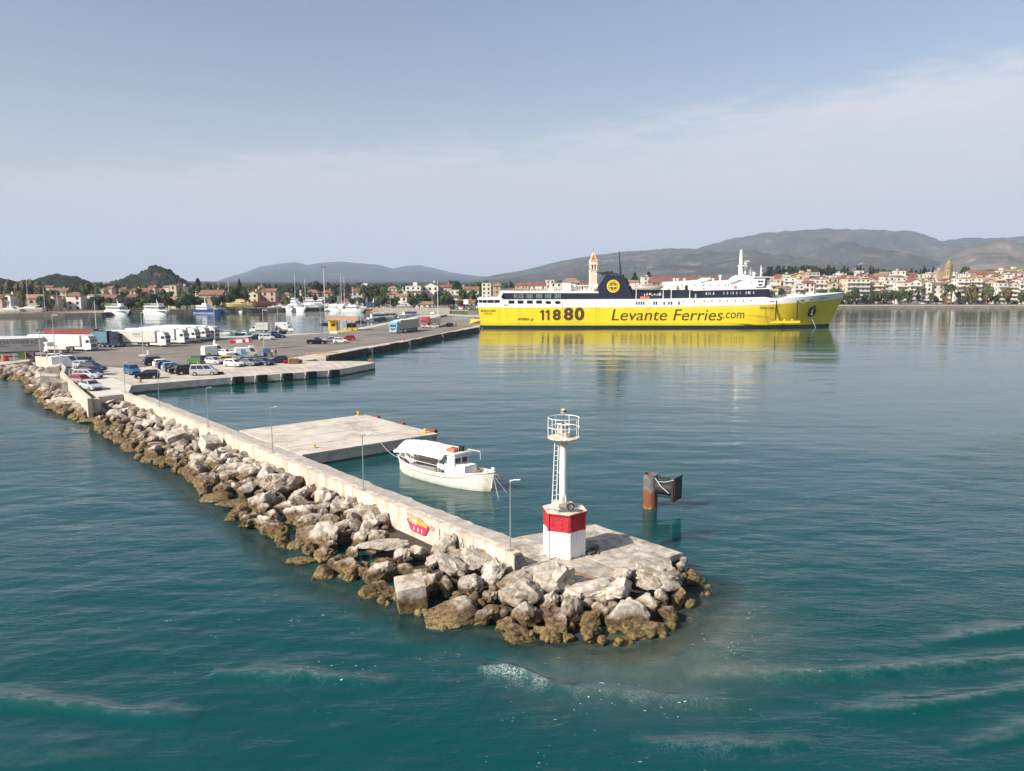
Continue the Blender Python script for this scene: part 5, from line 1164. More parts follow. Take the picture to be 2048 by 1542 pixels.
CT = {  # L, W, H, belt z, roof x0,x1 (rear, front) and base x0,x1 of the greenhouse as fractions, bonnet z, boot z
 'hatch': (3.9, 1.7, 1.48, .95, (-.40, .08), (-.48, .30), .92, .98),
 'sedan': (4.5, 1.75, 1.42, .93, (-.24, .08), (-.38, .27), .90, .98),
 'estate': (4.5, 1.76, 1.5, .95, (-.42, .08), (-.49, .27), .92, 1.0),
 'suv': (4.5, 1.85, 1.72, 1.08, (-.42, .12), (-.49, .27), 1.08, 1.12),
 'mpv': (4.7, 1.85, 1.9, 1.08, (-.46, .20), (-.495, .36), 1.08, 1.15),
 'van': (5.2, 1.95, 2.25, 1.2, (-.48, .24), (-.499, .38), 1.15, 1.2),
 'pickup': (5.1, 1.85, 1.75, 1.1, (-.08, .14), (-.13, .27), 1.08, .55),
}
CMESH = {}
def wheel_mesh(r, w_):
    k = ('w', r, w_)
    if k not in CMESH:
        q = MB(); q.cyl((0, -w_/2, 0), (0, w_/2, 0), r, r, 16); a = q.mesh('tyre', TYRE, True)
        q = MB(); q.cyl((0, -w_/2-.012, 0), (0, w_/2+.012, 0), r*.62, r*.62, 12); CMESH[k] = (a, q.mesh('rim', CHROME))
    return CMESH[k]
def wheels(t, pts, r, w_=.2):
    a, b = wheel_mesh(r, w_)
    for p in pts: o = link('wheel', a, t, p); link('rim', b, o)
def car_mesh(kind):
    if kind in CMESH: return CMESH[kind]
    L_, W, H_, zb, (r0, r1), (g0, g1), zh, zt = CT[kind]; h = L_/2; w_ = W/2
    q = MB(); S = [(-h, .42, zt*.80, .86), (-h+.06, .28, zt*.96, .95), (-h*.86, .22, zt, .99), (L_*g0*.98, .2, max(zt, zb) if kind != 'pickup' else zt, 1), (-h*.3 if kind != 'pickup' else L_*g0+.02, .2, zb, 1), (L_*r1, .2, zb, 1), (L_*g1, .2, zh*1.0, .99), (h*.82, .22, zh*.90, .96), (h-.10, .26, zh*.74, .90), (h, .40, zh*.60, .80)]
    S = sorted(S, key=lambda a: a[0]); secs = []
    for x, z0, z1, k in S: secs.append([(x, -w_*k*.96, z0), (x, -w_*k, (z0+z1)*.5), (x, -w_*k*.95, z1), (x, w_*k*.95, z1), (x, w_*k, (z0+z1)*.5), (x, w_*k*.96, z0)])
    q.loft(secs, closed=True)
    gb, gt = w_*.93, w_*.76
    B = [(L_*g0, -gb, zb-.02), (L_*g1, -gb, zb-.04), (L_*g1, gb, zb-.04), (L_*g0, gb, zb-.02)]; T = [(L_*r0, -gt, H_-.03), (L_*r1, -gt, H_-.03), (L_*r1, gt, H_-.03), (L_*r0, gt, H_-.03)]
    T2 = [(L_*r0+.1, -gt+.12, H_+.02), (L_*r1-.15, -gt+.12, H_+.02), (L_*r1-.15, gt-.12, H_+.02), (L_*r0+.1, gt-.12, H_+.02)]
    q.add(B+T+T2, [(0, 1, 5, 4), (1, 2, 6, 5), (2, 3, 7, 6), (3, 0, 4, 7), (4, 5, 9, 8), (5, 6, 10, 9), (6, 7, 11, 10), (7, 4, 8, 11), (8, 9, 10, 11)])
    if kind == 'pickup':
        for sy in (-1, 1): q.box((-h*.62, sy*(w_-.06), .85), (h*.76, .08, .5))
        q.box((-h+.05, 0, .85), (.08, W-.1, .5))
    body = q.mesh('body', PAINT['white'], True)
    B = [Vector(b) for b in B]; T = [Vector(b) for b in T]
    def quad(a, b, c_, d_, m0, m1, m2, m3, off):
        """inset quad; a,b lower, d,c upper"""
        n_ = (b-a).cross(d_-a).normalized()*off
        def pt(u_, v_): return (a.lerp(b, u_)).lerp(d_.lerp(c_, u_), v_)+n_
        return [pt(m0, m2), pt(m1, m2), pt(m1, m3), pt(m0, m3)]
    out = {'body': body}
    q = MB(); q.add(quad(B[1], B[2], T[2], T[1], .06, .94, .10, .93, .012), [(0, 1, 2, 3)]); out['windscreen'] = q.mesh('windscreen', GLASS)
    q = MB(); q.add(quad(B[3], B[0], T[0], T[3], .10, .90, .20, .9, .012), [(0, 1, 2, 3)]); out['rear_window'] = q.mesh('rear_window', GLASS) if kind != 'van' else None
    sp = [(.05, .30), (.33, .60), (.64, .93)] if kind in ('estate', 'suv', 'mpv') else [(.06, .46), (.50, .92)]
    if kind == 'van': sp = [(.72, .95)]
    if kind == 'pickup': sp = [(.10, .48), (.52, .93)]
    for sd in (0, 1):
        q = MB()
        for i, (u0, u1) in enumerate(sp):
            q = MB()
            if sd == 0: q.add(quad(B[0], B[1], T[1], T[0], u0, u1, .14, .90, .012), [(0, 1, 2, 3)])
            else: q.add(quad(B[2], B[3], T[3], T[2], 1-u1, 1-u0, .14, .90, .012), [(0, 1, 2, 3)])
            out['side_window%d%d' % (sd, i)] = q.mesh('side_window', GLASS)
    for nm, x, z, mtl in (('headlight', h-.10, zh*.66, LAMPF), ('taillight', -h+.02, max(zt, .9)*.78, LAMPR)):
        for sy in (-1, 1): q = MB(); q.box((x, sy*w_*.70, z), (.12, .30, .14)); out['%s%d' % (nm, sy)] = q.mesh(nm, mtl)
    q = MB(); q.box((h-.02, 0, zh*.45), (.06, W*.5, .18)); out['grille'] = q.mesh('grille', BLACK)
    q = MB(); q.box((-h-.005, 0, .62), (.03, .5, .12)); out['number_plate'] = q.mesh('number_plate', PLATE)
    q = MB(); q.box((0, 0, .2), (L_*.92, W*.92, .12)); out['underbody'] = q.mesh('underbody', BLACK)
    CMESH[kind] = out; return out
def car(kind, col, pos, hd, label, cat=None, group='cars parked on the quay'):
    name = {'van': 'delivery_van', 'pickup': 'pickup_truck', 'mpv': 'people_carrier', 'suv': 'parked_suv'}.get(kind, 'parked_car')
    t = thing(name, label, cat or {'van': 'van', 'pickup': 'pickup'}.get(kind, 'car'), pos, radians(hd), group)
    for k, me in car_mesh(kind).items():
        if me is None: continue
        nm = me.name.split('.')[0]; o = link(nm, me, t)
        if k == 'body':
            o.material_slots[0].link = 'OBJECT'; o.material_slots[0].material = PAINT[col]
    L_, W = CT[kind][:2]; r = .32 if kind in ('hatch', 'sedan', 'estate') else .36
    wheels(t, [(x*L_, y*(W/2-.08), r) for x in (-.31, .30) for y in (-1, 1)], r)
    return t
Q = lambda x, y, z=QZ: G(x, y, z)
CARS = [  # kind, colour, px, py, heading, level, label
 ('suv', 'navy', 312, 730, 38, 1, 'dark blue estate at the far left end of the angled parking row'),
 ('hatch', 'white', 328, 733, 38, 1, 'white hatchback, second in the angled parking row'),
 ('hatch', 'navy', 336, 737, 38, 1, 'navy hatchback beside the white one in the angled row'),
 ('hatch', 'light_blue', 346, 740, 38, 1, 'light blue hatchback in the middle of the angled row'),
 ('sedan', 'navy', 355, 743, 38, 1, 'dark saloon next to the light blue hatchback in the angled row'),
 ('sedan', 'black', 363, 746, 38, 1, 'black saloon with bright tail trim beside the black off-roader'),
 ('suv', 'black', 377, 748, 36, 1, 'black off-roader behind the silver people carrier'),
 ('mpv', 'silver', 409, 750, 12, 1, 'silver people carrier nearest the quay edge'),
 ('hatch', 'black', 295, 757, 194, 1, 'black hatchback by the orange bollard facing left'),
 ('suv', 'blue', 265, 748, -48, 1, 'small blue off-roader behind the black hatchback'),
 ('suv', 'green', 394, 727, 150, 1, 'green off-roader parked behind the angled row'),
 ('sedan', 'silver', 426, 728, -22, 1, 'silver coupe between the green off-roader and the yellow car'),
 ('hatch', 'yellow', 447, 726, 205, 1, 'yellow hatchback in front of the white van'),
 ('hatch', 'white', 468, 733, -25, 1, 'white hatchback in the front row near the quay fenders'),
 ('sedan', 'grey', 497, 731, -28, 1, 'dark grey saloon right of the white hatchback'),
 ('sedan', 'navy', 527, 730, -28, 1, 'dark blue saloon, third from the white hatchback'),
 ('hatch', 'navy', 557, 726, 200, 1, 'navy hatchback beside the stack of pallets'),
 ('sedan', 'grey', 468, 719, -20, 1, 'grey saloon behind the yellow hatchback'),
 ('sedan', 'white', 450, 711, -20, 1, 'white car between the two white vans'),
 ('hatch', 'silver', 475, 711, -20, 1, 'silver hatchback close behind the right white van'),
 ('van', 'white', 428, 711, 48, 1, 'white refrigerated van with roof unit, the left of two'),
 ('van', 'white', 495, 715, 30, 1, 'white van with blue side mark, the right of two'),
 ('sedan', 'navy', 512, 679, -160, 1, 'dark car by the red and white barriers'),
 ('suv', 'white', 534, 680, 20, 1, 'white off-roader between two dark cars on the open asphalt'),
 ('sedan', 'navy', 556, 676, 10, 1, 'dark blue car right of the white off-roader on the open asphalt'),
 ('pickup', 'black', 634, 688, 10, 1, 'black pickup at the edge of the pale quay apron'),
 ('hatch', 'silver', 660, 684, -150, 1, 'silver grey hatchback right of the black pickup'),
 ('hatch', 'white', 681, 686, 15, 1, 'white hatchback with open boot near the red car'),
 ('hatch', 'red', 696, 681, 200, 1, 'red hatchback at the right of the four cars on the apron'),
 ('hatch', 'cream', 866, 656, 195, 1, 'pale pink beige car beside the red lorry'),
 ('hatch', 'black', 896, 654, 195, 1, 'black small car between the red lorry and the ferry'),
 ('sedan', 'navy', 722, 648, 30, 1, 'dark blue car right behind the yellow kiosk'),
 ('sedan', 'silver', 734, 647, 35, 1, 'silver car second behind the yellow kiosk'),
 ('estate', 'white', 745, 645, 35, 1, 'white estate third behind the yellow kiosk'),
 ('suv', 'navy', 757, 645, 35, 1, 'dark off-roader fourth behind the yellow kiosk'),
 ('suv', 'black', 766, 643, 35, 1, 'black off-roader last in the row behind the kiosk'),
 ('sedan', 'navy', 652, 653, 10, 1, 'dark car half hidden left of the yellow kiosk'),
 ('estate', 'silver', 805, 637, 30, 1, 'silver estate beyond the light blue lorry'),
 ('sedan', 'grey', 795, 637, 30, 1, 'grey car beyond the light blue lorry'),
 ('estate', 'silver', 176, 757, -4, 2, 'silver estate parked side on beside the low stone wall'),
 ('sedan', 'silver', 182, 779, -38, 2, 'silver car nearest the car park corner'),
 ('hatch', 'red', 163, 768, -25, 2, 'red hatchback partly hidden between two silver cars'),
 ('sedan', 'black', 178, 750, -6, 2, 'black car just behind the silver estate'),
 ('estate', 'navy', 186, 742, -6, 2, 'dark blue estate, third from the car park corner row end'),
 ('hatch', 'silver', 170, 737, -6, 2, 'pale grey car between dark ones on the upper car park'),
 ('suv', 'black', 165, 732, -6, 2, 'black off-roader beside the white van on the upper car park'),
 ('van', 'white', 133, 735, 44, 2, 'plain white van behind the curved stone wall'),
 ('estate', 'white', 118, 721, 20, 1, 'white car with bicycles on its roof beyond the plain white van'),
]
for kd, c_, x, y, hd, lv, lab in CARS:
    t = car(kd, c_, Q(x, y, QZ if lv == 1 else LZ), hd, lab)
    if 'roof unit' in lab or 'blue side' in lab:
        q = MB(); q.box((.9, 0, 2.36), (1.0, 1.3, .26)); q.obj('roof_unit', WHITE, t)
    if 'blue side' in lab:
        q = MB(); q.box((-1.0, -.99, 1.4), (1.0, .03, 1.1)); q.obj('side_mark', PAINT['sky'], t)
    if 'bicycles' in lab:
        for yy in (-.4, 0, .4):
            q = MB(); q.ring((-.5, yy, 1.85), .33, .025, 16, 5, axis='Y'); q.ring((.55, yy, 1.85), .33, .025, 16, 5, axis='Y'); q.tube([(-.5, yy, 1.85), (-.1, yy, 2.2), (.4, yy, 2.2), (0, yy, 1.8), (-.5, yy, 1.85)], .02, 5)
            o = q.obj('bicycle', DGREY); o.location = t.location; o.rotation_euler = t.rotation_euler; tag(o, 'bicycle on the roof of the white car, %s of three' % ({-.4: 'nearest', 0: 'middle', .4: 'farthest'}[yy]), 'bicycle', 'bicycles on a car roof')
TRIM = mat('truck_trim_grey', (.30, .31, .32), .5, .1, 2)
CABW = mat('truck_white', (.68, .68, .66), .4, .04, 1, obj=True, coat=.3)
def artic(pos, hd, label, cabm, trm, tl=13.6, wording=None, cab=True, z1=4.0, frontm=None, name='articulated_lorry', under=True, roof=None):
    t = thing(name, label, 'lorry', pos, radians(hd), 'lorries on the quay')
    off = 0
    if cab:
        q = MB(); prof = [(0, .45), (0, 1.9), (-.12, 2.9), (-.55, 3.55), (-1.3, 3.85), (-2.15, 3.85), (-2.2, .9), (-2.2, .45)]
        n = len(prof); q.add([(x, -1.23, z) for x, z in prof]+[(x, 1.23, z) for x, z in prof], [tuple(range(n)), tuple(range(n, 2*n))[::-1]]+[(i, n+i, n+(i+1) % n, (i+1) % n) for i in range(n)]); cb = q.obj('cab', cabm, t)
        q = MB(); q.box((-.055, 0, 2.42), (.06, 2.25, .82), 0, ry=-.115); q.obj('windscreen', GLASS, t)
        for sy in (-1, 1):
            q = MB(); q.box((-.72, sy*1.235, 2.35), (.95, .03, .68)); q.obj('door_window', GLASS, t)
            q = MB(); q.box((.03, sy*.9, .95), (.08, .45, .3)); q.obj('headlight', LAMPF, t)
            q = MB(); q.box((-.05, sy*1.42, 2.4), (.14, .26, .62)); q.obj('mirror', cabm, t)
            q = MB(); q.box((-3.2, sy*1.1, .75), (1.9, .3, .5)); q.obj('side_skirt', cabm, t)
        q = MB(); q.box((.02, 0, 1.35), (.06, 1.9, .8)); q.obj('grille', DGREY, t)
        q = MB(); q.box((-.2, 0, 3.32), (.35, 2.2, .08)); q.obj('sun_visor', DGREY, t)
        q = MB(); q.box((.03, 0, .55), (.14, 2.45, .32)); q.obj('bumper', TRIM, t)
        q = MB(); q.box((-3.5, 0, .85), (5.6, .9, .25)); q.obj('chassis', BLACK, t)
        wheels(t, [(x, y, .5) for x in (-1.35, -5.0) for y in (-1.05, 1.05)], .5, .32); off = -2.75
    if tl:
        q = MB(); q.box((off-tl/2, 0, (1.15+z1)/2), (tl, 2.5, z1-1.15)); tr = q.obj('trailer', trm, t)
        q = MB(); q.box((off-tl/2, 0, z1+.03), (tl+.06, 2.56, .07)); q.obj('trailer_roof', roof or WHITE, tr)
        q = MB(); q.box((off+.015, 0, (1.2+z1)/2), (.05, 2.4, z1-1.4)); q.obj('trailer_front', frontm or LGREY, tr)
        q = MB(); q.box((off-tl/2, 0, 1.0), (tl*.96, 1.0, .3)); q.obj('trailer_chassis', BLACK, tr)
        q = MB(); 
        for k in range(int(tl/.55)): q.box((off-.3-k*.55, -1.262, 1.27), (.06, .02, .16))
        o = q.obj('curtain_buckles', DGREY, tr); o['kind'] = 'stuff'
        for sy in (-1, 1): q = MB(); q.box((off-tl*.5, sy*1.15, .75), (tl*.32, .06, .42)); q.obj('side_guard', TRIM, tr)
        wheels(t, [(off-tl+x, y, .5) for x in (1.6, 2.9, 4.2) for y in (-1.05, 1.05)], .5, .32)
        if wording:
            for body, x, z, w_, h_, mtl in wording:
                M = Matrix(((1, 0, 0, off-tl+x), (0, 0, -1, -1.256), (0, 1, 0, z), (0, 0, 0, 1))); text('lettering', body, w_, h_, M, mtl, tr, ext=.012)
    return t
CURT = mat('curtain_pale_grey', (.55, .54, .50), .6, .06, .8); MAROON = mat('container_maroon', (.22, .055, .045), .6, .12, .6); NAVYT = mat('curtain_navy', (.012, .022, .06), .5, .1, 1); TEMP = mat('curtain_grey', (.34, .31, .29), .7, .08, .6); SKYT = mat('curtain_sky', (.12, .22, .30), .5, .1, 1)
TDK = mat('lettering_grey', (.07, .065, .065), .6, .1, 2)
artic(Q(-8, 722), 27, 'grey curtain sided trailer with large dark lettering at the left edge', CABW, TEMP, 13.6, None, False).location = Q(88, 711)+Vector((cos(radians(27))*0, 0, 0))
tt = [o for o in C.objects if o.get('label', '').startswith('grey curtain sided')][0]; tt.rotation_euler = (0, 0, radians(27)); trl = [c for c in tt.children if c.name.startswith('trailer')][0]
M = Matrix(((1, 0, 0, -8.6), (0, 0, -1, -1.256), (0, 1, 0, 2.85), (0, 0, 0, 1))); text('lettering', 'ΤΕΜΠΟΝΕΡΑΣ', 7.7, .85, M, TDK, trl, ext=.012)
for x0, w_ in ((-9.5, 3.2), (-4.0, 2.6)): q = MB(); q.box((x0+w_/2, -1.262, 2.45), (w_, .02, .09)); q.obj('stripe', TDK, trl)
artic(Q(189, 702), -8, 'white tractor and long white trailer in front of the maroon container', CABW, mat('trailer_white', (.62, .62, .60), .5, .06, 1), 13.6, z1=3.7)
artic(Q(215, 690), -2, 'lorry with a long maroon container behind the white tractor', mat('truck_black', (.012, .012, .014), .4, .1, 2), MAROON, 13.6, frontm=mat('maroon_dark', (.12, .03, .03), .6, .1, 1), roof=MAROON, z1=4.1)
artic(Q(242, 694), -2, 'dark navy lorry with light blue patch beside the pale trailer', NAVYT, SKYT, 4.2, frontm=NAVYT, roof=NAVYT)
artic(Q(337, 693), -3, 'pale trailer with black lettering behind a grey white tractor', CABW, CURT, 13.6, [('ΑΝΙΑ', 7.9, 2.95, 1.9, .55, TDK), ('ΜΕΤΑΦΟΡΙΚΗ', 8.1, 2.5, 2.2, .16, TDK), ('ΖΑΚΥΝΘΟΥ', 8.6, 2.2, 1.2, .12, TDK)])
for k, (x, y, h_) in enumerate([(374, 687.5, -6), (397, 684.5, -8), (417, 681.5, -8), (435, 679.5, -10)]):
    artic(Q(x, y), h_, 'white tractor with white trailer, %s right of the pale lettered lorry' % ('first', 'second', 'third', 'fourth')[k], CABW, mat('trailer_white', (.80, .80, .78), .5, .04, 1), 13.6, z1=3.95)
artic(Q(786, 667), 0, 'light blue lorry with long pale grey trailer driving on the quay', PAINT['sky'], mat('trailer_beige_grey', (.40, .39, .35), .6, .06, 1), 13.6).rotation_euler = (0, 0, radians(-109))
artic(Q(849, 656), 0, 'red lorry with open grey tipper near the ferry', PAINT['red'], mat('tipper_grey', (.52, .52, .52), .5, .08, 1), 9, z1=3.4).rotation_euler = (0, 0, radians(-108))
def box_truck(pos, hd, label, words=None, fl=1.):
    t = thing('box_truck', label, 'lorry', pos, radians(hd), 'lorries on the quay')
    q = MB(); prof = [(2.9, .45), (2.95, 1.0), (2.3, 1.35), (1.6, 2.2), (1.0, 2.3), (1.0, .45)]; n = len(prof)
    q.add([(x, -1.0, z) for x, z in prof]+[(x, 1.0, z) for x, z in prof], [tuple(range(n)), tuple(range(n, 2*n))[::-1]]+[(i, n+i, n+(i+1) % n, (i+1) % n) for i in range(n)]); q.obj('cab', CABW, t)
    q = MB(); q.add([(2.27, -.85, 1.44), (2.27, .85, 1.44), (1.66, .8, 2.17), (1.66, -.8, 2.17)], [(0, 1, 2, 3)]); q.v = [(a+.03, b, c+.03) for a, b, c in q.v]; q.obj('windscreen', GLASS, t)
    for sy in (-1, 1): q = MB(); q.add([(1.15, sy*1.01, 1.4), (2.1, sy*1.01, 1.42), (1.6, sy*1.01, 2.05), (1.15, sy*1.01, 2.05)], [(0, 1, 2, 3)]); q.obj('door_window', GLASS, t)
    q = MB(); q.box((-1.0, 0, 2.0), (3.9, 2.1, 2.3)); b = q.obj('cargo_box', CURT if words else CABW, t)
    q = MB(); q.box((-1.0, 0, .7), (4.0, .9, .2)); q.obj('chassis', BLACK, t)
    wheels(t, [(x, y, .38) for x in (2.0, -1.8) for y in (-.85, .85)], .38)
    if words:
        M = Matrix(((-1, 0, 0, .6), (0, 0, 1, 1.06), (0, 1, 0, 2.0), (0, 0, 0, 1))); text('lettering', words, 2.8, .35, M, TDK, b, ext=.01)
    else:
        q = MB(); q.add([(-2.8, -1.06, .95), (-.6, -1.06, .95), (-2.8, -1.06, 2.3)], [(0, 1, 2)]); q.obj('side_graphic', mat('graphic_maroon', (.10, .04, .05), .5, .2, 2), b)
        q = MB(); q.cyl((.1, -1.06, 2.4), (.1, -1.07, 2.4), .25, .25, 16); q.obj('side_logo', DGREY, b)
    return t
box_truck(Q(519, 665), 183, 'pale box truck facing left on the far side of the quay', 'ΑΦΟΙ ΒΙΤΣΟΣ')
box_truck(Q(571, 664), 4, 'white box truck with dark side graphic facing right')
ft = thing('flatbed_truck', 'white flatbed truck with dropside bed beyond the grey lettered trailer', 'lorry', Q(112, 706), radians(170), 'lorries on the quay')
q = MB(); q.box((2.2, 0, 1.5), (1.8, 2.1, 2.0)); q.obj('cab', CABW, ft); q = MB(); q.box((3.08, 0, 1.95), (.08, 1.9, .7)); q.obj('windscreen', GLASS, ft)
for sy in (-1, 1): q = MB(); q.box((2.3, sy*1.06, 1.9), (.8, .03, .6)); q.obj('door_window', PAINT['navy'], ft)
q = MB(); q.box((-1.2, 0, 1.0), (4.8, 2.2, .15)); q.obj('bed', CURT, ft)
for c0, d0 in (((-1.2, 1.1, 1.35), (4.8, .06, .6)), ((-1.2, -1.1, 1.35), (4.8, .06, .6)), ((-3.6, 0, 1.35), (.06, 2.2, .6))): q = MB(); q.box(c0, d0); q.obj('dropside', CURT, ft)
wheels(ft, [(x, y, .42) for x in (2.1, -2.2) for y in (-.9, .9)], .42, .25)
# yellow and white site cabin behind the left trailer
cb = thing('bus', 'white coach with dark windows behind the grey lettered trailer', 'coach', Q(38, 702), radians(8), 'lorries on the quay')
q = MB(); q.box((0, 0, 1.95), (11.5, 2.5, 3.1)); q.obj('body', CABW, cb)
for k in range(3): q = MB(); q.box((-3.6+k*3.4, -1.26, 2.75), (2.6 if k else 1.8, .03, .8)); q.obj('window', GLASS if k else TRIM, cb)
wheels(cb, [(x, y, .48) for x in (3.6, -3.2) for y in (-1.1, 1.1)], .48, .3)
# ---------------------------------------------------------------- people
CL = {}
def person(pos, label, top, legs, rz=0., arms=.25):
    t = thing('person', label, 'person', pos, rz, 'people on the quay')
    me = bpy.data.meshes.new('body'); V = [(0, 0, .95), (0, 0, 1.2), (0, 0, 1.42), (0, .01, 1.52), (0, .02, 1.66), (-.1, 0, .9), (-.11, .02, .5), (-.12, -.02, .08), (-.12, .1, .03), (.1, 0, .9), (.12, -.03, .5), (.12, .03, .08), (.12, .15, .03), (-.19, 0, 1.40), (-.25, -.03, 1.15), (-.24, .06, .9), (.19, 0, 1.40), (.25, .03, 1.15), (.22, .14, .95)]
    E_ = [(0, 1), (1, 2), (2, 3), (3, 4), (0, 5), (5, 6), (6, 7), (7, 8), (0, 9), (9, 10), (10, 11), (11, 12), (2, 13), (13, 14), (14, 15), (2, 16), (16, 17), (17, 18)]
    R_ = [.15, .14, .13, .06, .10, .10, .07, .05, .04, .10, .07, .05, .04, .06, .045, .035, .06, .045, .035]
    me.from_pydata(V, E_, []); o = link('body', me, t); sk = o.modifiers.new('skin', 'SKIN'); sk.use_smooth_shade = True
    for i, r in enumerate(R_): me.skin_vertices[0].data[i].radius = (r, r*.8)
    me.skin_vertices[0].data[0].use_root = True
    o.modifiers.new('sub', 'SUBSURF').levels = 1
    bpy.context.view_layer.update(); me2 = bpy.data.meshes.new_from_object(o.evaluated_get(bpy.context.evaluated_depsgraph_get())); o.modifiers.clear(); o.data = me2
    me2.materials.clear()
    for q_ in (mat('skin', (.35, .20, .14), .6, .1, 5), top, legs, mat('hair_dark', (.02, .014, .01), .8, .2, 9)): me2.materials.append(q_)
    for p in me2.polygons:
        c = p.center; p.material_index = 3 if c.z > 1.67 or (c.z > 1.58 and c.y < -.01) else 0 if c.z > 1.5 or (abs(c.x) > .2 and c.z < 1.2) else 1 if c.z > .93 else 2
    return t
SHW = mat('shirt_white', (.75, .73, .70), .9, .05, 5); SHD = mat('shirt_dark', (.02, .022, .03), .9, .1, 5); TRD = mat('trousers_dark', (.03, .03, .035), .9, .1, 5); TRL = mat('trousers_light', (.45, .42, .38), .9, .1, 5)
person(Q(545, 714), 'person in white standing by the blue bin near the parked cars', SHW, TRL, 2)
person(Q(552, 713), 'person in dark clothes standing right of the person in white', SHD, TRD, 3)
person(Q(176, 729, LZ), 'person in a white shirt by the cars on the upper car park', SHW, TRD, 1)
person(Q(181, 729, LZ), 'person in dark clothes in the middle of the group by the parked cars', SHD, TRD, 4)
person(Q(184.5, 730, LZ), 'person in black at the right of the group by the parked cars', SHD, TRD, 2)
person(Q(546, 664), 'person in dark clothes between the two box trucks', SHD, TRD, 2); person(Q(551, 664.5), 'person in a white top between the two box trucks', SHW, TRD, 5)
person(Q(643, 664), 'person standing at the foot of the tall lamp post left of the kiosk', SHD, TRD, 2)
person(Q(912, 655), 'person standing at the quay edge beyond the black small car', SHD, TRD, 0)
# ---------------------------------------------------------------- street furniture
def tall_lamp(px, pyb, pyt, label, arm=0, z=QZ, two=False, base=True, r=.09):
    b = Q(px, pyb, z); H_ = AT(px, pyt, b.y).z-z; t = thing('tall_lamp_post', label, 'lamp post', b, 0, 'tall lamp posts on the quay')
    q = MB(); q.cyl((0, 0, 0), (0, 0, H_), r, r*.6, 8); q.obj('pole', mat('lamp_pole_grey', (.42, .45, .45), .5, .1, 1), t, True)
    for s_ in ((-1, 1) if two else (1,)):
        q = MB(); q.box((s_*.55, 0, H_), (1.1, .18, .12)); q.obj('lamp_head', LGREY, t)
    if base: q = MB(); q.box((0, 0, .12), (1.6, 1.3, .24)); q.obj('plinth', CURT, t)
    return t
tall_lamp(287, 711.5, 625, 'tall thin lamp post on a pale plinth in front of the lettered trailer')
tall_lamp(431, 692, 618, 'tall lamp post on a plinth beside the fourth white tractor')
tall_lamp(529, 712.5, 620, 'tall lamp post by the blue bin and the two people')
tall_lamp(557, 672, 608, 'tall lamp post right of the two box trucks', base=False)
tall_lamp(642, 664, 607, 'tall lamp post left of the yellow kiosk', base=False)
tall_lamp(722, 654, 607, 'tall lamp post at the right end of the kiosk railing', base=False)
tall_lamp(781, 636, 590, 'tall lamp post beyond the light blue lorry', base=False)
tall_lamp(112, 731, 630, 'tall lamp post rising behind the curved stone wall', base=False, z=LZ)
fl = tall_lamp(83, 724, 664, 'floodlight mast with two dark lamps beside the lettered trailer', base=False, two=True)
for s_ in (-1, 1): q = MB(); q.box((s_*.45, 0, AT(83, 664, fl.location.y).z-QZ+.3), (.5, .3, .5)); q.obj('floodlight', DGREY, fl)
for k, (x, y0, y1) in enumerate([(5, 722, 707), (29, 722, 706), (52, 722, 704), (122, 741, 700), (140, 762, 740)]):
    b = Q(x, y0, 1.4 if k < 3 else LZ); q = MB(); q.cyl((0, 0, 0), (0, 0, AT(x, y1, b.y).z-b.z), .07, .07, 6); o = q.obj('fence_post', LGREY); o.location = b
    tag(o, 'pale steel post %s' % ('at the far left above the rubble bank', 'second along the bank from the left edge', 'third along the bank beside the lamp mast', 'rising behind the plain white van', 'beside the curved wall and the silver estate')[k], 'post', 'posts along the bank')
for k, (x, y) in enumerate([(297, 711), (429, 688)]):
    o = MB().cyl((0, 0, 0), (0, 0, 1.1), .35, .22, 10).obj('bollard_marker', WHITE); o.location = Q(x, y); tag(o, 'short white marker beside the lamp plinth %s' % ('in front of the lettered trailer', 'by the fourth tractor')[k], 'marker', 'white markers at lamp posts')
for k in range(6):
    x = 466+k*6.4; y = 687-k*.75; s_ = MB(); s_.add([(-.75, -.25, 0), (.75, -.25, 0), (.75, .25, 0), (-.75, .25, 0), (-.75, -.1, .85), (.75, -.1, .85), (.75, .1, .85), (-.75, .1, .85)], [(0, 3, 2, 1), (4, 5, 6, 7), (0, 1, 5, 4), (1, 2, 6, 5), (2, 3, 7, 6), (3, 0, 4, 7)])
    o = s_.obj('road_barrier', mat('barrier_red', (.45, .02, .03), .5, .1, 2) if k in (0, 3, 5) else WHITE); o.location = Q(x, y); o.rotation_euler = (0, 0, .3); tag(o, '%s plastic road barrier, %s from the left of the line' % ('red' if k in (0, 3, 5) else 'white', ('first', 'second', 'third', 'fourth', 'fifth', 'sixth')[k]), 'barrier', 'red and white road barriers')
bb = thing('recycling_bin', 'tall blue bin beside the lamp post and the two people', 'bin', Q(534, 713)); q = MB(); q.box((0, 0, .9), (1.2, 1.0, 1.6)); q.obj('bin_body', PAINT['blue'], bb); q = MB(); q.box((0, 0, 1.78), (1.3, 1.1, .15)); q.obj('bin_lid', PAINT['blue'], bb)
bb = thing('waste_bin', 'dark bin right of the tall blue bin', 'bin', Q(540, 714)); q = MB(); q.box((0, 0, .55), (.9, .8, 1.1)); q.obj('bin_body', DGREY, bb); q = MB(); q.box((0, 0, 1.14), (.95, .85, .1)); q.obj('bin_lid', BLACK, bb)
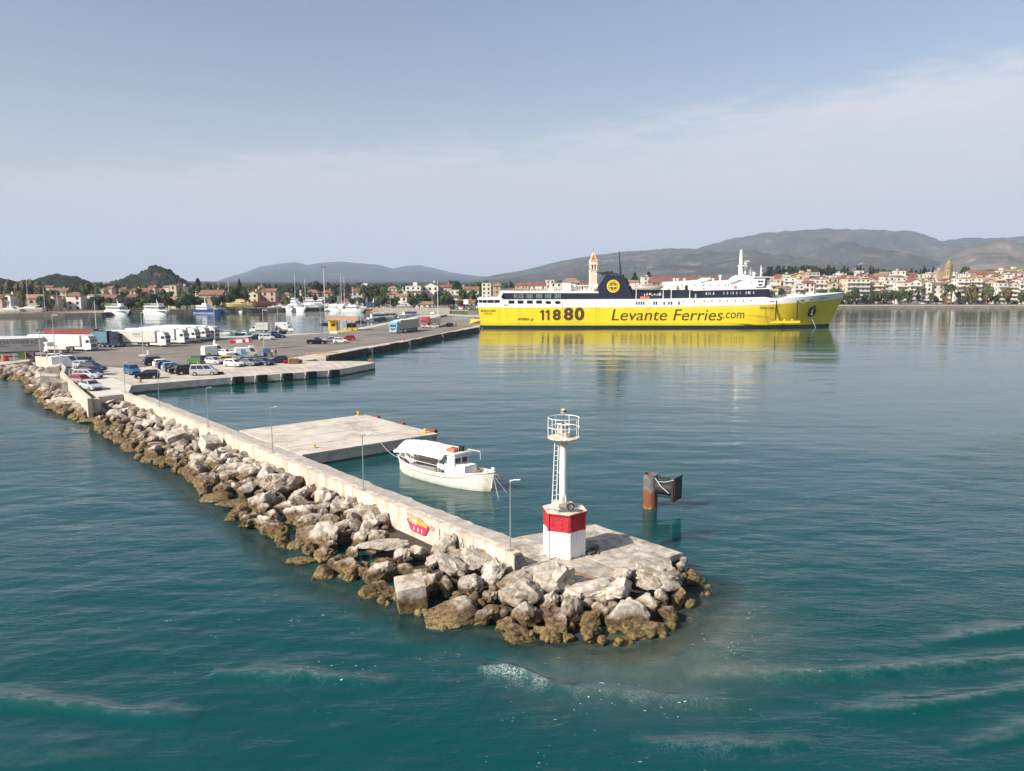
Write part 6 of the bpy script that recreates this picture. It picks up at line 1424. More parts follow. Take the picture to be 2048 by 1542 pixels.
for k, (x, y, m_, nm) in enumerate([(45, 718, PAINT['green'], 'green'), (56, 717, PAINT['brown'], 'brown'), (63, 717, DGREY, 'dark grey')]):
    bb = thing('waste_container', '%s wheeled waste container on the bank below the lettered trailer' % nm, 'bin', Q(x, y), .2, 'waste containers on the bank'); q = MB(); q.box((0, 0, .75), (1.3, .9, 1.1)); q.obj('bin_body', m_, bb); q = MB(); q.box((0, 0, 1.34), (1.4, 1.0, .12)); q.obj('bin_lid', m_, bb)
o = MB().cyl((0, 0, 0), (0, 0, 1.15), .6, .6, 14).obj('drum', mat('drum_red', (.55, .03, .02), .5, .1, 3)); o.location = Q(11, 722); tag(o, 'bright red drum on the bank at the left edge', 'drum')
q = MB(); q.ring((0, 0, .35), .7, .32, 18, 8); o = q.obj('net_heap', mat('net_brown', (.10, .06, .035), 1, .4, 6, bump=.05, bscale=12), None, True); o.location = Q(70, 724); tag(o, 'dark brown heap of nets at the end of the curved wall', 'net')
# pallets and crates beside the navy hatchback
WOOD = mat('pallet_wood', (.40, .26, .15), .85, .2, 5)
for s_i, (x, y, nn, m_) in enumerate([(574, 727, 4, REDP), (583, 727.5, 7, WOOD), (591, 727.5, 7, WOOD), (598, 727, 5, mat('crate_brown', (.22, .10, .06), .8, .2, 4))]):
    for k in range(nn):
        t = thing('pallet', '%s pallet, %s from the bottom of the %s stack beside the navy hatchback' % ('red' if s_i == 0 else 'brown' if s_i == 3 else 'pale wooden', ('first', 'second', 'third', 'fourth', 'fifth', 'sixth', 'seventh')[k], ('first', 'second', 'third', 'fourth')[s_i]), 'pallet', Q(x, y)+Vector((0, 0, k*.16)), .4+.05*(k % 3), 'pallets stacked on the quay')
        q = MB(); q.box((0, 0, .13), (1.2, 1.0, .025)); q.obj('top_board', m_, t)
        q = MB(); 
        for yy in (-.42, 0, .42): q.box((0, yy, .06), (1.2, .1, .10))
        q.obj('bearer', m_, t)
o = MB().ring((0, 0, .2), .5, .2, 16, 6).obj('coil_of_rope', mat('net_brown', (.10, .06, .035), 1), None, True); o.location = Q(440, 748); tag(o, 'brown coil of rope by the quay edge right of the silver people carrier', 'rope')
# yellow kiosk with veranda
kb = Q(662, 663); kc = thing('kiosk', 'yellow harbour kiosk with brown roof and open veranda', 'kiosk', Q(688, 661), radians(16)); kc.scale = (1.12, 1.12, 1.12)
KY = mat('kiosk_yellow', (.78, .52, .02), .7, .06, 1); kw = 8.6
q = MB(); q.box((-3.0, .2, 1.6), (2.7, 4.0, 3.2)); q.obj('hut_wall', KY, kc)
q = MB(); q.box((-3.2, -1.82, 1.8), (1.1, .05, .8)); q.obj('window', GLASS, kc)
q = MB(); q.box((-2.0, -1.82, 1.2), (.6, .05, 2.2)); q.obj('door', DGREY, kc)
q = MB(); q.add([(-4.9, -2.4, 3.2), (3.9, -2.6, 3.0), (3.9, 2.6, 3.0), (-4.9, 2.6, 3.2), (-4.9, .6, 4.5), (3.9, .6, 4.1)], [(0, 1, 5, 4), (4, 5, 2, 3), (0, 4, 3), (1, 2, 5), (0, 3, 2, 1)]); q.obj('roof', mat('kiosk_roof_brown', (.40, .24, .14), .8, .12, .8), kc)
for x in (-1.2, .5, 2.2, 3.7): q = MB(); q.box((x, -2.2, 1.5), (.16, .16, 3.0)); q.obj('post', CURT if x < 1 else DGREY, kc)
for x in (-1.2, 1.0, 3.7): q = MB(); q.box((x, 2.2, 1.5), (.16, .16, 3.0)); q.obj('post', DGREY, kc)
q = MB(); q.box((1.2, -2.2, .5), (5.0, .06, .9)); q.obj('railing', KY, kc)
q = MB(); q.box((2.2, .6, 1.1), (2.6, 2.4, 1.9)); q.obj('counter', mat('counter_brown', (.09, .05, .03), .8, .3, 2), kc)
t = thing('guard_rail', 'pale low railing along the kerb in front of the yellow kiosk', 'railing', (0, 0, 0))
for k in range(26): x = 668+k*2.9; p_ = Q(x, 667-k*.50); q = MB(); q.cyl((p_.x, p_.y, QZ), (p_.x, p_.y, QZ+.9), .04, .04, 5); q.obj('rail_post', CURT, t)
q = MB(); a, b = Q(668, 667), Q(741, 654.3); q.cyl((a.x, a.y, QZ+.88), (b.x, b.y, QZ+.88), .04, .04, 5); q.obj('top_rail', CURT, t)
for k, (x, y) in enumerate([(664, 667), (671, 667)]): q = MB(); q.box((0, 0, .35), (1.2, .6, .8)); o = q.obj('concrete_block', WHITE); o.location = Q(x, y); tag(o, 'white concrete block in front of the kiosk, %s one' % ('left', 'right')[k], 'block', 'white blocks by the kiosk')
for k in range(9):
    x = 866+k*3.3; y = 630.5-k*.7; o = MB().cyl((0, 0, 0), (0, 0, .8), .5, .5, 8).obj('tyre_stack', TYRE); o.location = Q(x, y+8); tag(o, 'small dark tyre stack on the barrier line beyond the red lorry', 'tyres', 'tyre stacks on the barrier line')
q = MB(); p_ = [Q(866, 640), Q(905, 634)]; nf = thing('mesh_fence', 'pale green mesh fence beside the ferry ramp', 'fence', (0, 0, 0))
for k in range(10): w_ = Q(906+k*4.5, 640+k*.4); q = MB(); q.cyl((w_.x, w_.y, QZ), (w_.x, w_.y, QZ+2), .06, .06, 5); q.obj('fence_post', LGREY, nf)
for zz in (.4, .9, 1.4, 1.95): a, b = Q(906, 640), Q(946.5, 643.6); q = MB(); q.cyl((a.x, a.y, QZ+zz), (b.x, b.y, QZ+zz), .05, .05, 4); q.obj('fence_rail', mat('fence_green', (.25, .38, .32), .6, .1, 1), nf)
# ================================================================ LAND
LANDZ = 1.6
shore_px = [(-1400, 660), (-500, 636), (0, 628), (60, 627.5), (130, 627), (205, 626), (230, 622), (330, 620.5), (400, 619.5), (470, 618), (560, 616.5), (600, 615.5), (648, 614), (686, 614.5), (692, 618.5), (742, 619), (746, 622.5), (820, 622), (900, 621.5), (935, 621.5), (960, 630), (1000, 624), (1100, 618), (1300, 614.5), (1540, 612.8), (1800, 612), (2048, 612), (2600, 612.5), (3600, 618)]
sp = poly(shore_px, LANDZ)
far = [(9000, 2000), (9000, 12000), (-9000, 12000), (-9000, 900), (-2500, 380)]
GRND = mat('ground_earth', (.20, .17, .12), 1, .25, .02, col2=(.10, .11, .055))
s = MB(); s.prism(sp+far, -6, LANDZ); struct(s.obj('ground', GRND))
# paved strip on the waterfront
STR = mat('waterfront_paving', (.36, .33, .28), .9, .12, .08)
def shoreY(px):
    for (a, b), (c_, d_) in zip(shore_px, shore_px[1:]):
        if a <= px <= c_: return G(px, b+(d_-b)*(px-a)/(c_-a), LANDZ).y
    return 500
def strip(px0, px1, dep, name, mtl, z=LANDZ+.005):
    pts = [Vector((*q, 0)) for q, (x, y) in zip(sp, shore_px) if px0 <= x <= px1]; q = MB(); A = [(p.x, p.y, z) for p in pts]; B = [(p.x, p.y+dep, z) for p in pts]
    q.add(A+B, [(i, i+1, len(A)+i+1, len(A)+i) for i in range(len(A)-1)]); return struct(q.obj(name, mtl))
strip(960, 4000, 24, 'promenade', STR); strip(-1500, 686, 36, 'boatyard_ground', mat('yard_earth', (.33, .27, .19), 1, .2, .05, col2=(.20, .17, .13))); strip(686, 940, 42, 'marina_road', STR)
# low quay wall face along the town front, slightly proud of the ground block
def edge_wall(px0, px1, z0, z1, mtl, label, name='sea_wall'):
    pts = [Vector((*q, 0)) for q, (x, y) in zip(sp, shore_px) if px0 <= x <= px1]; t = thing(name, label, 'sea wall', (pts[0].x, pts[0].y, 0))
    for a, b in zip(pts, pts[1:]):
        a = a-pts[0]; b = b-pts[0]; q = MB(); q.prism([(a.x, a.y-.4), (b.x-.05, b.y-.4), (b.x-.05, b.y+.6), (a.x, a.y+.6)], z0, z1); q.obj('wall_segment', mtl, t)
edge_wall(745, 901, -2, 3.2, mat('cream_wall', (.50, .45, .37), .9, .1, .2), 'cream sea wall closing the marina behind the quay')
edge_wall(1300, 2700, -2, 1.75, mat('town_quay_stone', (.20, .175, .14), .9, .15, .2), 'low stone quay wall along the town waterfront')
edge_wall(-500, 600, -2, 1.75, mat('yard_edge_stone', (.16, .13, .10), .95, .2, .2), 'dark low edge of the boatyard bank')
# ---------------------------------------------------------------- mountains: real height fields behind their skylines
def ridge(name, sky, Y0, front, back, mtl, rough, seed, nx=260, ny=34, steep=1.2):
    xs_ = np.linspace(sky[0][0], sky[-1][0], nx); px_ = np.array([q[0] for q in sky]); py_ = np.array([q[1] for q in sky]); ys = np.interp(xs_, px_, py_)
    vs = []; off = Vector((seed*13.7, seed*5.1, 0))
    T = list(np.linspace(0, 1, ny))+list(1+np.linspace(.12, 1, 8))
    for x, y in zip(xs_, ys):
        p = AT(x, y, Y0); h = max(1., p.z)
        for t_ in T:
            Yt = Y0-front*(1-t_) if t_ <= 1 else Y0+back*(t_-1); X = p.x*Yt/Y0
            k = (t_**steep) if t_ <= 1 else max(0, 1-(t_-1))**1.2
            w_ = min(1, 4*t_*(1-t_)) if t_ <= 1 else 0
            f1 = mnoise.fractal(Vector((X/front*3, Yt/front*3, 0))+off, 1., 2., 6); f2 = abs(mnoise.noise(Vector((X/front*5, Yt/front*1.6, 3))+off))
            z = h*k*(1+rough*w_*(f1*.9-f2*1.1)) + (rough*.03*h*mnoise.noise(Vector((X/60, Yt/60, 1))) if t_ <= 1 else 0)
            vs.append((X, Yt, max(-2 if t_ < .02 or t_ > 1.9 else .5, z)))
    n = len(T); fs_ = [(i*n+j, (i+1)*n+j, (i+1)*n+j+1, i*n+j+1) for i in range(nx-1) for j in range(n-1)]
    q = MB(); q.add(vs, fs_); return struct(q.obj(name, mtl, None, 'all'))
def hill_mat(name, a, b, patch, s1=.004, amt=.3, speck=0.):
    m_ = mat(name, a, 1, .2, s1, col2=b, dirt=(patch, amt, s1*2.2), spec=0.)
    if speck:   # scattered far houses, too small to tell apart
        t = m_.node_tree; n = t.nodes; l = t.links.new; bs = n['Principled BSDF']; src = bs.inputs['Base Color'].links[0].from_socket
        g = n.new('ShaderNodeNewGeometry'); v = n.new('ShaderNodeTexVoronoi'); v.inputs['Scale'].default_value = .030; l(g.outputs['Position'], v.inputs[0])
        c = n.new('ShaderNodeMapRange'); l(v.outputs['Distance'], c.inputs[0]); c.inputs[1].default_value = .22; c.inputs[2].default_value = .16
        nz = n.new('ShaderNodeTexNoise'); nz.inputs['Scale'].default_value = .0016; nz.inputs['Detail'].default_value = 5; l(g.outputs['Position'], nz.inputs[0])
        r = n.new('ShaderNodeMapRange'); l(nz.outputs[0], r.inputs[0]); r.inputs[1].default_value = .57; r.inputs[2].default_value = .62
        sp_ = n.new('ShaderNodeSeparateXYZ'); l(g.outputs['Position'], sp_.inputs[0]); zz = n.new('ShaderNodeMapRange'); l(sp_.outputs[2], zz.inputs[0]); zz.inputs[1].default_value = speck; zz.inputs[2].default_value = speck*.6
        k = n.new('ShaderNodeMath'); k.operation = 'MULTIPLY'; l(c.outputs[0], k.inputs[0]); l(r.outputs[0], k.inputs[1]); k2 = n.new('ShaderNodeMath'); k2.operation = 'MULTIPLY'; l(k.outputs[0], k2.inputs[0]); l(zz.outputs[0], k2.inputs[1])
        mx = n.new('ShaderNodeMix'); mx.data_type = 'RGBA'; l(k2.outputs[0], mx.inputs[0]); l(src, mx.inputs[6]); mx.inputs[7].default_value = (.75, .70, .62, 1); l(mx.outputs[2], bs.inputs['Base Color'])
    return m_
MT1 = hill_mat('mountain_scrub', (.060, .064, .048), (.026, .034, .028), (.17, .125, .09), .0045, .36, 170.)
MT2 = hill_mat('far_ridge_scrub', (.030, .036, .034), (.018, .024, .026), (.06, .06, .05), .0012, .2, 260.)
MT3 = hill_mat('bare_hill', (.17, .13, .10), (.06, .06, .045), (.28, .22, .18), .008, .35)
ridge('far_ridge', [(330, 592), (400, 577), (430, 563), (460, 553), (490, 545), (520, 533), (560, 527), (590, 524), (600, 526), (615, 530), (640, 526), (680, 523), (720, 527), (755, 529), (785, 537), (810, 532), (840, 530), (870, 537), (900, 544), (930, 549), (960, 552), (1000, 556), (1060, 563), (1120, 572)], 9500, 4200, 2500, MT2, .7, 1, 260, 40)
ridge('mountain', [(880, 570), (940, 560), (980, 552), (1000, 548), (1050, 540), (1100, 528), (1150, 517), (1200, 511), (1250, 504), (1300, 502), (1340, 497), (1390, 497), (1430, 487), (1480, 474), (1520, 467), (1560, 463), (1600, 460), (1660, 458), (1720, 459), (1780, 461), (1820, 463), (1850, 469), (1880, 481), (1910, 478), (1960, 475.5), (2000, 476), (2048, 472), (2120, 470), (2300, 480), (2700, 500)], 5600, 3300, 2500, MT1, 1.05, 2, 480, 64)
ridge('bare_hill', [(1860, 540), (1900, 512), (1930, 500), (1960, 489), (1985, 482), (2005, 478), (2018, 479), (2035, 485), (2060, 488), (2120, 500), (2240, 540)], 3600, 1300, 900, MT3, .5, 5, 90, 24)
WOODM = mat('woodland', (.032, .040, .024), 1, .3, .09, col2=(.010, .016, .013), bump=1.6, bscale=.3, dirt=((.15, .115, .08), .22, .03), spec=0.)
def knoll(name, sky, Y0, front, back, seed, lump=4.2):
    o = ridge(name, sky, Y0, front, back, WOODM, .25, seed, 300, 60, .8)
    for v in o.data.vertices:
        p = v.co; k = min(1, p.z/12); v.co.z += k*lump*(mnoise.noise(Vector((p.x/9, p.y/9, seed)))+.6*mnoise.noise(Vector((p.x/3.5, p.y/3.5, seed))))
    return o
knoll('wooded_hill', [(170, 590), (200, 572), (225, 565), (245, 558), (258, 552), (275, 548), (288, 540), (300, 534.5), (312, 533), (325, 534), (335, 540), (348, 547), (360, 556), (375, 564), (395, 574), (420, 590)], 980, 200, 200, 3)
knoll('low_wooded_ridge', [(-700, 590), (-300, 570), (-60, 562), (0, 556), (30, 562), (62, 562), (78, 556), (92, 551.5), (110, 550), (130, 550), (150, 553), (165, 559), (185, 566), (215, 570), (260, 573), (330, 576), (400, 580), (470, 590)], 860, 160, 160, 4, 2.)
# wooded plain between the houses and the mountains, seen edge on as one mass
q = MB(); nxx, nyy = 420, 26; vs_ = []
for j in range(nyy):
    Yj = 800*(1.085**j)
    for i in range(nxx):
        x = (-760+i*3600/nxx)/1540*Yj; nzv = mnoise.noise(Vector((x/14, Yj/30, 0)))+.7*mnoise.noise(Vector((x/6, Yj/12, 4))); vs_.append((x, Yj, LANDZ+(-2 if j == 0 else 5.5+3.2*nzv)))
q.add(vs_, [(j*nxx+i, j*nxx+i+1, (j+1)*nxx+i+1, (j+1)*nxx+i) for j in range(nyy-1) for i in range(nxx-1)])
o = q.obj('far_woodland', hill_mat('far_woodland_green', (.045, .055, .03), (.018, .026, .018), (.09, .08, .045), .03, .2), None, 'all'); o['kind'] = 'stuff'
# haze of the warm morning air
hz = MB(); hz.box((0, 6600, 358), (17000, 13600, 740)); ho = hz.obj('haze', []); hm = bpy.data.materials.new('haze_air'); hm.use_nodes = True; hn = hm.node_tree; hn.nodes.clear()
hv_ = hn.nodes.new('ShaderNodeVolumePrincipled'); hv_.inputs['Color'].default_value = (.64, .77, 1., 1); hv_.inputs['Density'].default_value = 9.0e-5; hv_.inputs['Anisotropy'].default_value = 0.
hq = hn.nodes.new('ShaderNodeOutputMaterial'); hn.links.new(hv_.outputs[0], hq.inputs['Volume']); ho.data.materials.clear(); ho.data.materials.append(hm); ho['kind'] = 'stuff'
# ---------------------------------------------------------------- trees
LEAFS = {'dark': mat('foliage_dark', (.030, .045, .020), .8, .3, .35, col2=(.016, .028, .014), spec=.2), 'mid': mat('foliage_mid', (.055, .075, .022), .8, .3, .35, col2=(.030, .045, .016), spec=.2), 'light': mat('foliage_light', (.095, .115, .03), .8, .3, .35, col2=(.05, .07, .02), spec=.2), 'olive': mat('foliage_olive', (.13, .11, .04), .8, .3, .35, col2=(.075, .065, .025), spec=.2), 'cypress': mat('foliage_cypress', (.020, .030, .018), .85, .3, .5, col2=(.012, .018, .012), spec=.1)}
BARK = mat('bark', (.12, .09, .065), .95, .3, 3)
def leaf(q, c, s_, r):
    n = Vector((r.gauss(0, 1), r.gauss(0, 1), r.gauss(.3, 1))).normalized(); a = n.orthogonal().normalized()*s_; b = n.cross(a).normalized()*s_*r.uniform(.6, 1)
    q.add([c-a, c-b*.8, c+a, c+b], [(0, 1, 2, 3)])
def crown_mesh(kind, seed, leafm, N=420):
    r = random.Random(seed); q = MB()
    if kind == 'broad':
        lobes = [(Vector((r.uniform(-.26, .26), r.uniform(-.26, .26), r.uniform(.42, .80))), r.uniform(.16, .27)) for _ in range(9)]
        for k in range(N):
            c, R_ = r.choice(lobes); d = Vector((r.gauss(0, 1), r.gauss(0, 1), r.gauss(0, .8))).normalized()*R_*r.uniform(.72, 1.05); leaf(q, c+d, r.uniform(.030, .055), r)
        for c, R_ in lobes: q.ball(c, R_*.78, 8)
    elif kind == 'cypress':
        for k in range(N):
            z = r.uniform(.06, 1); R_ = .105*(1-z)**.45*min(1, z*6)+.008; a = r.uniform(0, 6.28); leaf(q, Vector((R_*cos(a), R_*sin(a), z)), r.uniform(.015, .03), r)
        q.cyl((0, 0, .08), (0, 0, .6), .075, .07, 8); q.cyl((0, 0, .6), (0, 0, .98), .07, .01, 8)
    elif kind == 'pine':
        for j in range(9):
            z = .32+.64*j/8; R_ = .28*(1-(j/8)**1.3)+.05
            for k in range(N//9): a = r.uniform(0, 6.28); d = R_*sqrt(r.random()); leaf(q, Vector((d*cos(a), d*sin(a), z-.10*d/R_+r.uniform(-.02, .02))), r.uniform(.03, .05), r)
    elif kind == 'palm':
        for k in range(26):
            a = r.uniform(0, 6.28); up = r.uniform(-.5, 1.1); L_ = r.uniform(.28, .4); pts = []
            for i in range(6):
                t_ = i/5; pts.append(Vector((cos(a)*L_*t_*cos(up*.6), sin(a)*L_*t_*cos(up*.6), .80+sin(up)*L_*t_*.9-.38*L_*t_*t_*2)))
            side = Vector((-sin(a), cos(a), 0))*.035
            for i in range(5):
                w0, w1 = (1-.5*abs(i/5-.4)), (1-.5*abs((i+1)/5-.4))*(0 if i == 4 else 1)
                q.add([pts[i]-side*w0-Vector((0, 0, .02)), pts[i], pts[i]+side*w0-Vector((0, 0, .02)), pts[i+1]+side*w1-Vector((0, 0, .02)), pts[i+1], pts[i+1]-side*w1-Vector((0, 0, .02))], [(0, 1, 4, 5), (1, 2, 3, 4)])
    return q.mesh('crown', leafm)
def trunk_mesh(kind, seed):
    r = random.Random(seed); q = MB()
    if kind == 'palm': q.cyl((0, 0, 0), (.02, 0, .82), .035, .024, 7)
    elif kind == 'broad':
        q.cyl((0, 0, -.02), (0, 0, .45), .035, .022, 7)
        for k in range(4): a = r.uniform(0, 6.28); q.cyl((0, 0, .3+.04*k), (.2*cos(a), .2*sin(a), .62), .016, .006, 5)
    else: q.cyl((0, 0, -.02), (0, 0, .9), .02, .008, 6)
    return q.mesh('trunk', BARK)
TM = {}
for kd, cols, ns in (('broad', ('dark', 'mid', 'light', 'olive'), 3), ('cypress', ('cypress',), 3), ('pine', ('dark', 'cypress'), 2), ('palm', ('mid', 'olive'), 2)):
    for c_ in cols: TM[kd, c_] = [(crown_mesh(kd, hash((len(kd), len(c_), k)) % 999+k, LEAFS[c_], {'broad': 520, 'cypress': 260, 'pine': 380, 'palm': 0}[kd]), trunk_mesh(kd, k)) for k in range(ns)]
tr_r = random.Random(77); TN = {'broad': 'tree', 'cypress': 'cypress_tree', 'pine': 'pine_tree', 'palm': 'palm_tree'}
TCNT = {}
def tree(kind, col, x, Y, h, label, group, wide=1., z=LANDZ-.05):
    cm, tm = tr_r.choice(TM[kind, col]); t = thing(TN[kind], label, 'tree', (x, Y, z), tr_r.uniform(0, 6.28), group); t.scale = (h*wide, h*wide, h)
    link('crown', cm, t); link('trunk', tm, t); return t
def treepx(kind, col, px, pyt, Y, label, group, wpx=None, z=LANDZ):
    """tree whose top stands at picture height pyt, wpx wide"""
    if px < 960: Y = max(Y, shoreY(px)+9)
    p = AT(px, pyt, Y); h = p.z-z; wide = 1.
    if wpx: wide = (wpx*Y/1540)/(h*{'broad': .85, 'cypress': .22, 'pine': .6, 'palm': .75}[kind])
    return tree(kind, col, p.x, Y, h, label, group, wide, z)
def gz(x, Y):  # ground height of the town slope
    px = 1024+1540*x/Y
    a = max(0, min(1, (px-1500)/200))*max(0, Y-560)*.055+max(0, min(1, (px-1860)/160))*max(0, Y-540)*.06
    return LANDZ+a
# town slope under the right hand houses
q = MB(); A = []
for i in range(30):
    px = 1480+i*30; row = []
    for Y in (530, 545, 560, 600, 650, 700, 760, 840): x = (px-1024)/1540*Y; row.append((x, Y, gz(x, Y)-.25+(0 if 0 < i < 29 else -3)))
    A.append(row)
q.loft(A, caps=False); struct(q.obj('town_slope', GRND, None, 'all'))
# ---------------------------------------------------------------- houses
WALLC = {'white': mat('wall_white', (.66, .61, .54), .9, .10, .12), 'cream': mat('wall_cream', (.58, .50, .37), .9, .06, .12), 'beige': mat('wall_beige', (.45, .37, .28), .9, .08, .12), 'yellow': mat('wall_yellow', (.56, .43, .22), .9, .06, .12), 'pink': mat('wall_pink', (.45, .33, .27), .9, .06, .12), 'grey': mat('wall_grey', (.38, .35, .32), .9, .08, .12), 'stone': mat('wall_stone', (.34, .27, .21), .95, .12, .3), 'ochre': mat('wall_ochre', (.33, .26, .14), .9, .08, .3)}
ROOFT = mat('roof_tile_red', (.19, .075, .05), .9, .18, .35); ROOFO = mat('roof_tile_orange', (.25, .15, .10), .9, .18, .35); ROOFB = mat('roof_tile_brown', (.19, .10, .07), .9, .14, .35); ROOFF = mat('flat_roof_pale', (.40, .36, .31), .9, .1, .2)
WINM = mat('house_window', (.035, .04, .045), .2, .3, .5); SHUT = mat('house_shutter', (.14, .11, .085), .7, .3, .5); AWN = mat('shop_awning', (.62, .57, .48), .8, .1, .3)
_wm = {}
def win_mesh(w_, h_, mtl):
    k = (round(w_, 1), round(h_, 1), mtl.name)
    if k not in _wm: q = MB(); q.box((0, 0, 0), (k[0], .12, k[1])); _wm[k] = q.mesh('window', mtl)
    return _wm[k]
hr = random.Random(12)
TG = 'houses of the town across the water'; MG = 'houses behind the marina'
HC_ = {}
def house(px0, px1, pyt, Y, wall, roof, label, group, st=None, dep=None, z=None, rz=None, balc=False, wins=True, name='house', arcade=False, awn=False, roofm=None):
    if group == MG: Y = max(Y, shoreY((px0+px1)/2)+24); c_ = (px0+px1)/2; k_ = .88; px0, px1, pyt = c_+(px0-c_)*k_, c_+(px1-c_)*k_, pyt+3
    xm = ((px0+px1)/2-1024)/1540*Y; w_ = (px1-px0)*Y/1540; z0 = gz(xm, Y) if z is None else z; H_ = AT((px0+px1)/2, pyt, Y).z-z0
    t = thing(name, label, 'house' if name == 'house' else name.replace('_', ' '), (xm, Y, z0), hr.uniform(-.09, .09) if rz is None else rz, group)
    dep = dep or min(14, max(7, w_*.8)); rh = 0
    if roof in ('gable', 'gablef', 'hip'): rh = min(.26*(dep if roof == 'gable' else w_), .34*H_)
    hw = H_-rh; st = st or max(1, round(hw/3.1)); W = WALLC[wall]
    q = MB(); q.box((0, dep/2, hw/2-1), (w_, dep, hw+2)); q.obj('wall', W, t)
    RM = roofm or hr.choice([ROOFT, ROOFT, ROOFO, ROOFB])
    if roof == 'gable': q = MB(); o_ = .5; q.add([(-w_/2-o_, -o_, hw-.05), (w_/2+o_, -o_, hw-.05), (w_/2+o_, dep+o_, hw-.05), (-w_/2-o_, dep+o_, hw-.05), (-w_/2-o_*.6, dep/2, H_), (w_/2+o_*.6, dep/2, H_)], [(0, 1, 5, 4), (2, 3, 4, 5), (0, 4, 3), (1, 2, 5), (0, 3, 2, 1)]); q.obj('roof', RM, t)
    elif roof == 'gablef':
        q = MB(); q.add([(-w_/2, .02, hw), (w_/2, .02, hw), (0, .02, H_-.15)], [(0, 1, 2)]); q.obj('gable_wall', W, t)
        q = MB(); o_ = .45; q.add([(-w_/2-o_, -o_, hw-.1), (w_/2+o_, -o_, hw-.1), (w_/2+o_, dep, hw-.1), (-w_/2-o_, dep, hw-.1), (0, -o_, H_), (0, dep, H_)], [(0, 4, 5, 3), (1, 2, 5, 4)]); ob = q.obj('roof', RM, t); md = ob.modifiers.new('thick', 'SOLIDIFY'); md.thickness = .25
    elif roof == 'hip': q = MB(); o_ = .6; q.add([(-w_/2-o_, -o_, hw-.05), (w_/2+o_, -o_, hw-.05), (w_/2+o_, dep+o_, hw-.05), (-w_/2-o_, dep+o_, hw-.05), (-w_*.2, dep/2, H_), (w_*.2, dep/2, H_)], [(0, 1, 5, 4), (2, 3, 4, 5), (3, 0, 4), (1, 2, 5), (0, 3, 2, 1)]); q.obj('roof', RM, t)
    else:
        q = MB(); q.box((0, dep/2, hw+.12), (w_+.5, dep+.5, .24)); q.obj('roof', ROOFF if roof == 'flat' else ROOFT, t)
        if w_ > 9 and hr.random() < .7: q = MB(); q.box((w_*hr.uniform(-.3, .3), dep*.6, hw+1.2), (w_*.25, dep*.35, 2.2)); q.obj('stair_house', W, t)
        if hr.random() < .5: q = MB(); q.box((w_*hr.uniform(-.35, .35), dep*.5, hw+.9), (1.6, 1.2, .9), 0, rx=.5); q.obj('solar_heater', LGREY, t)
    if roof != 'flat' and hr.random() < .4: q = MB(); q.box((w_*.22, dep*.5, H_+.1), (.7, .7, 1.5)); q.obj('chimney', W, t)
    if wins:
        n = max(1, int(w_/3.0)); sh = hw/st
        for s_ in range(st):
            gfl = s_ == 0 and arcade
            for k in range(n):
                x = -w_/2+w_*(k+.5)/n; ww = min(1.3, w_/n*.5); hh = min(1.7, sh*.55)
                if hr.random() < .08: continue
                if gfl: ww, hh = w_/n*.6, sh*.7
                door = balc and s_ > 0
                if door: hh = min(2.1, sh*.66)
                link('window', win_mesh(ww, hh, WINM if hr.random() < .6 else SHUT), t, (x, -.02, s_*sh+(sh*.5 if not door and not gfl else hh/2+.25)))
            if dep > 5:
                for k in range(2): link('window', win_mesh(1.1, min(1.5, sh*.5), WINM), t, (-w_/2+.02, dep*(k+.5)/2, s_*sh+sh*.5), pi/2)
            if balc and s_ > 0:
                q = MB(); q.box((0, -.65, s_*sh+.08), (w_*.94, 1.3, .16)); q.obj('balcony_slab', WALLC['white'], t); q = MB(); q.box((0, -1.27, s_*sh+.62), (w_*.94, .06, .9)); q.obj('balcony_rail', WALLC['white'] if hr.random() < .6 else LGREY, t)
    if awn: q = MB(); q.add([(-w_/2, 0, 3.2), (w_/2, 0, 3.2), (w_/2, -2.6, 2.5), (-w_/2, -2.6, 2.5)], [(0, 1, 2, 3)]); q.obj('awning', AWN, t)
    return t
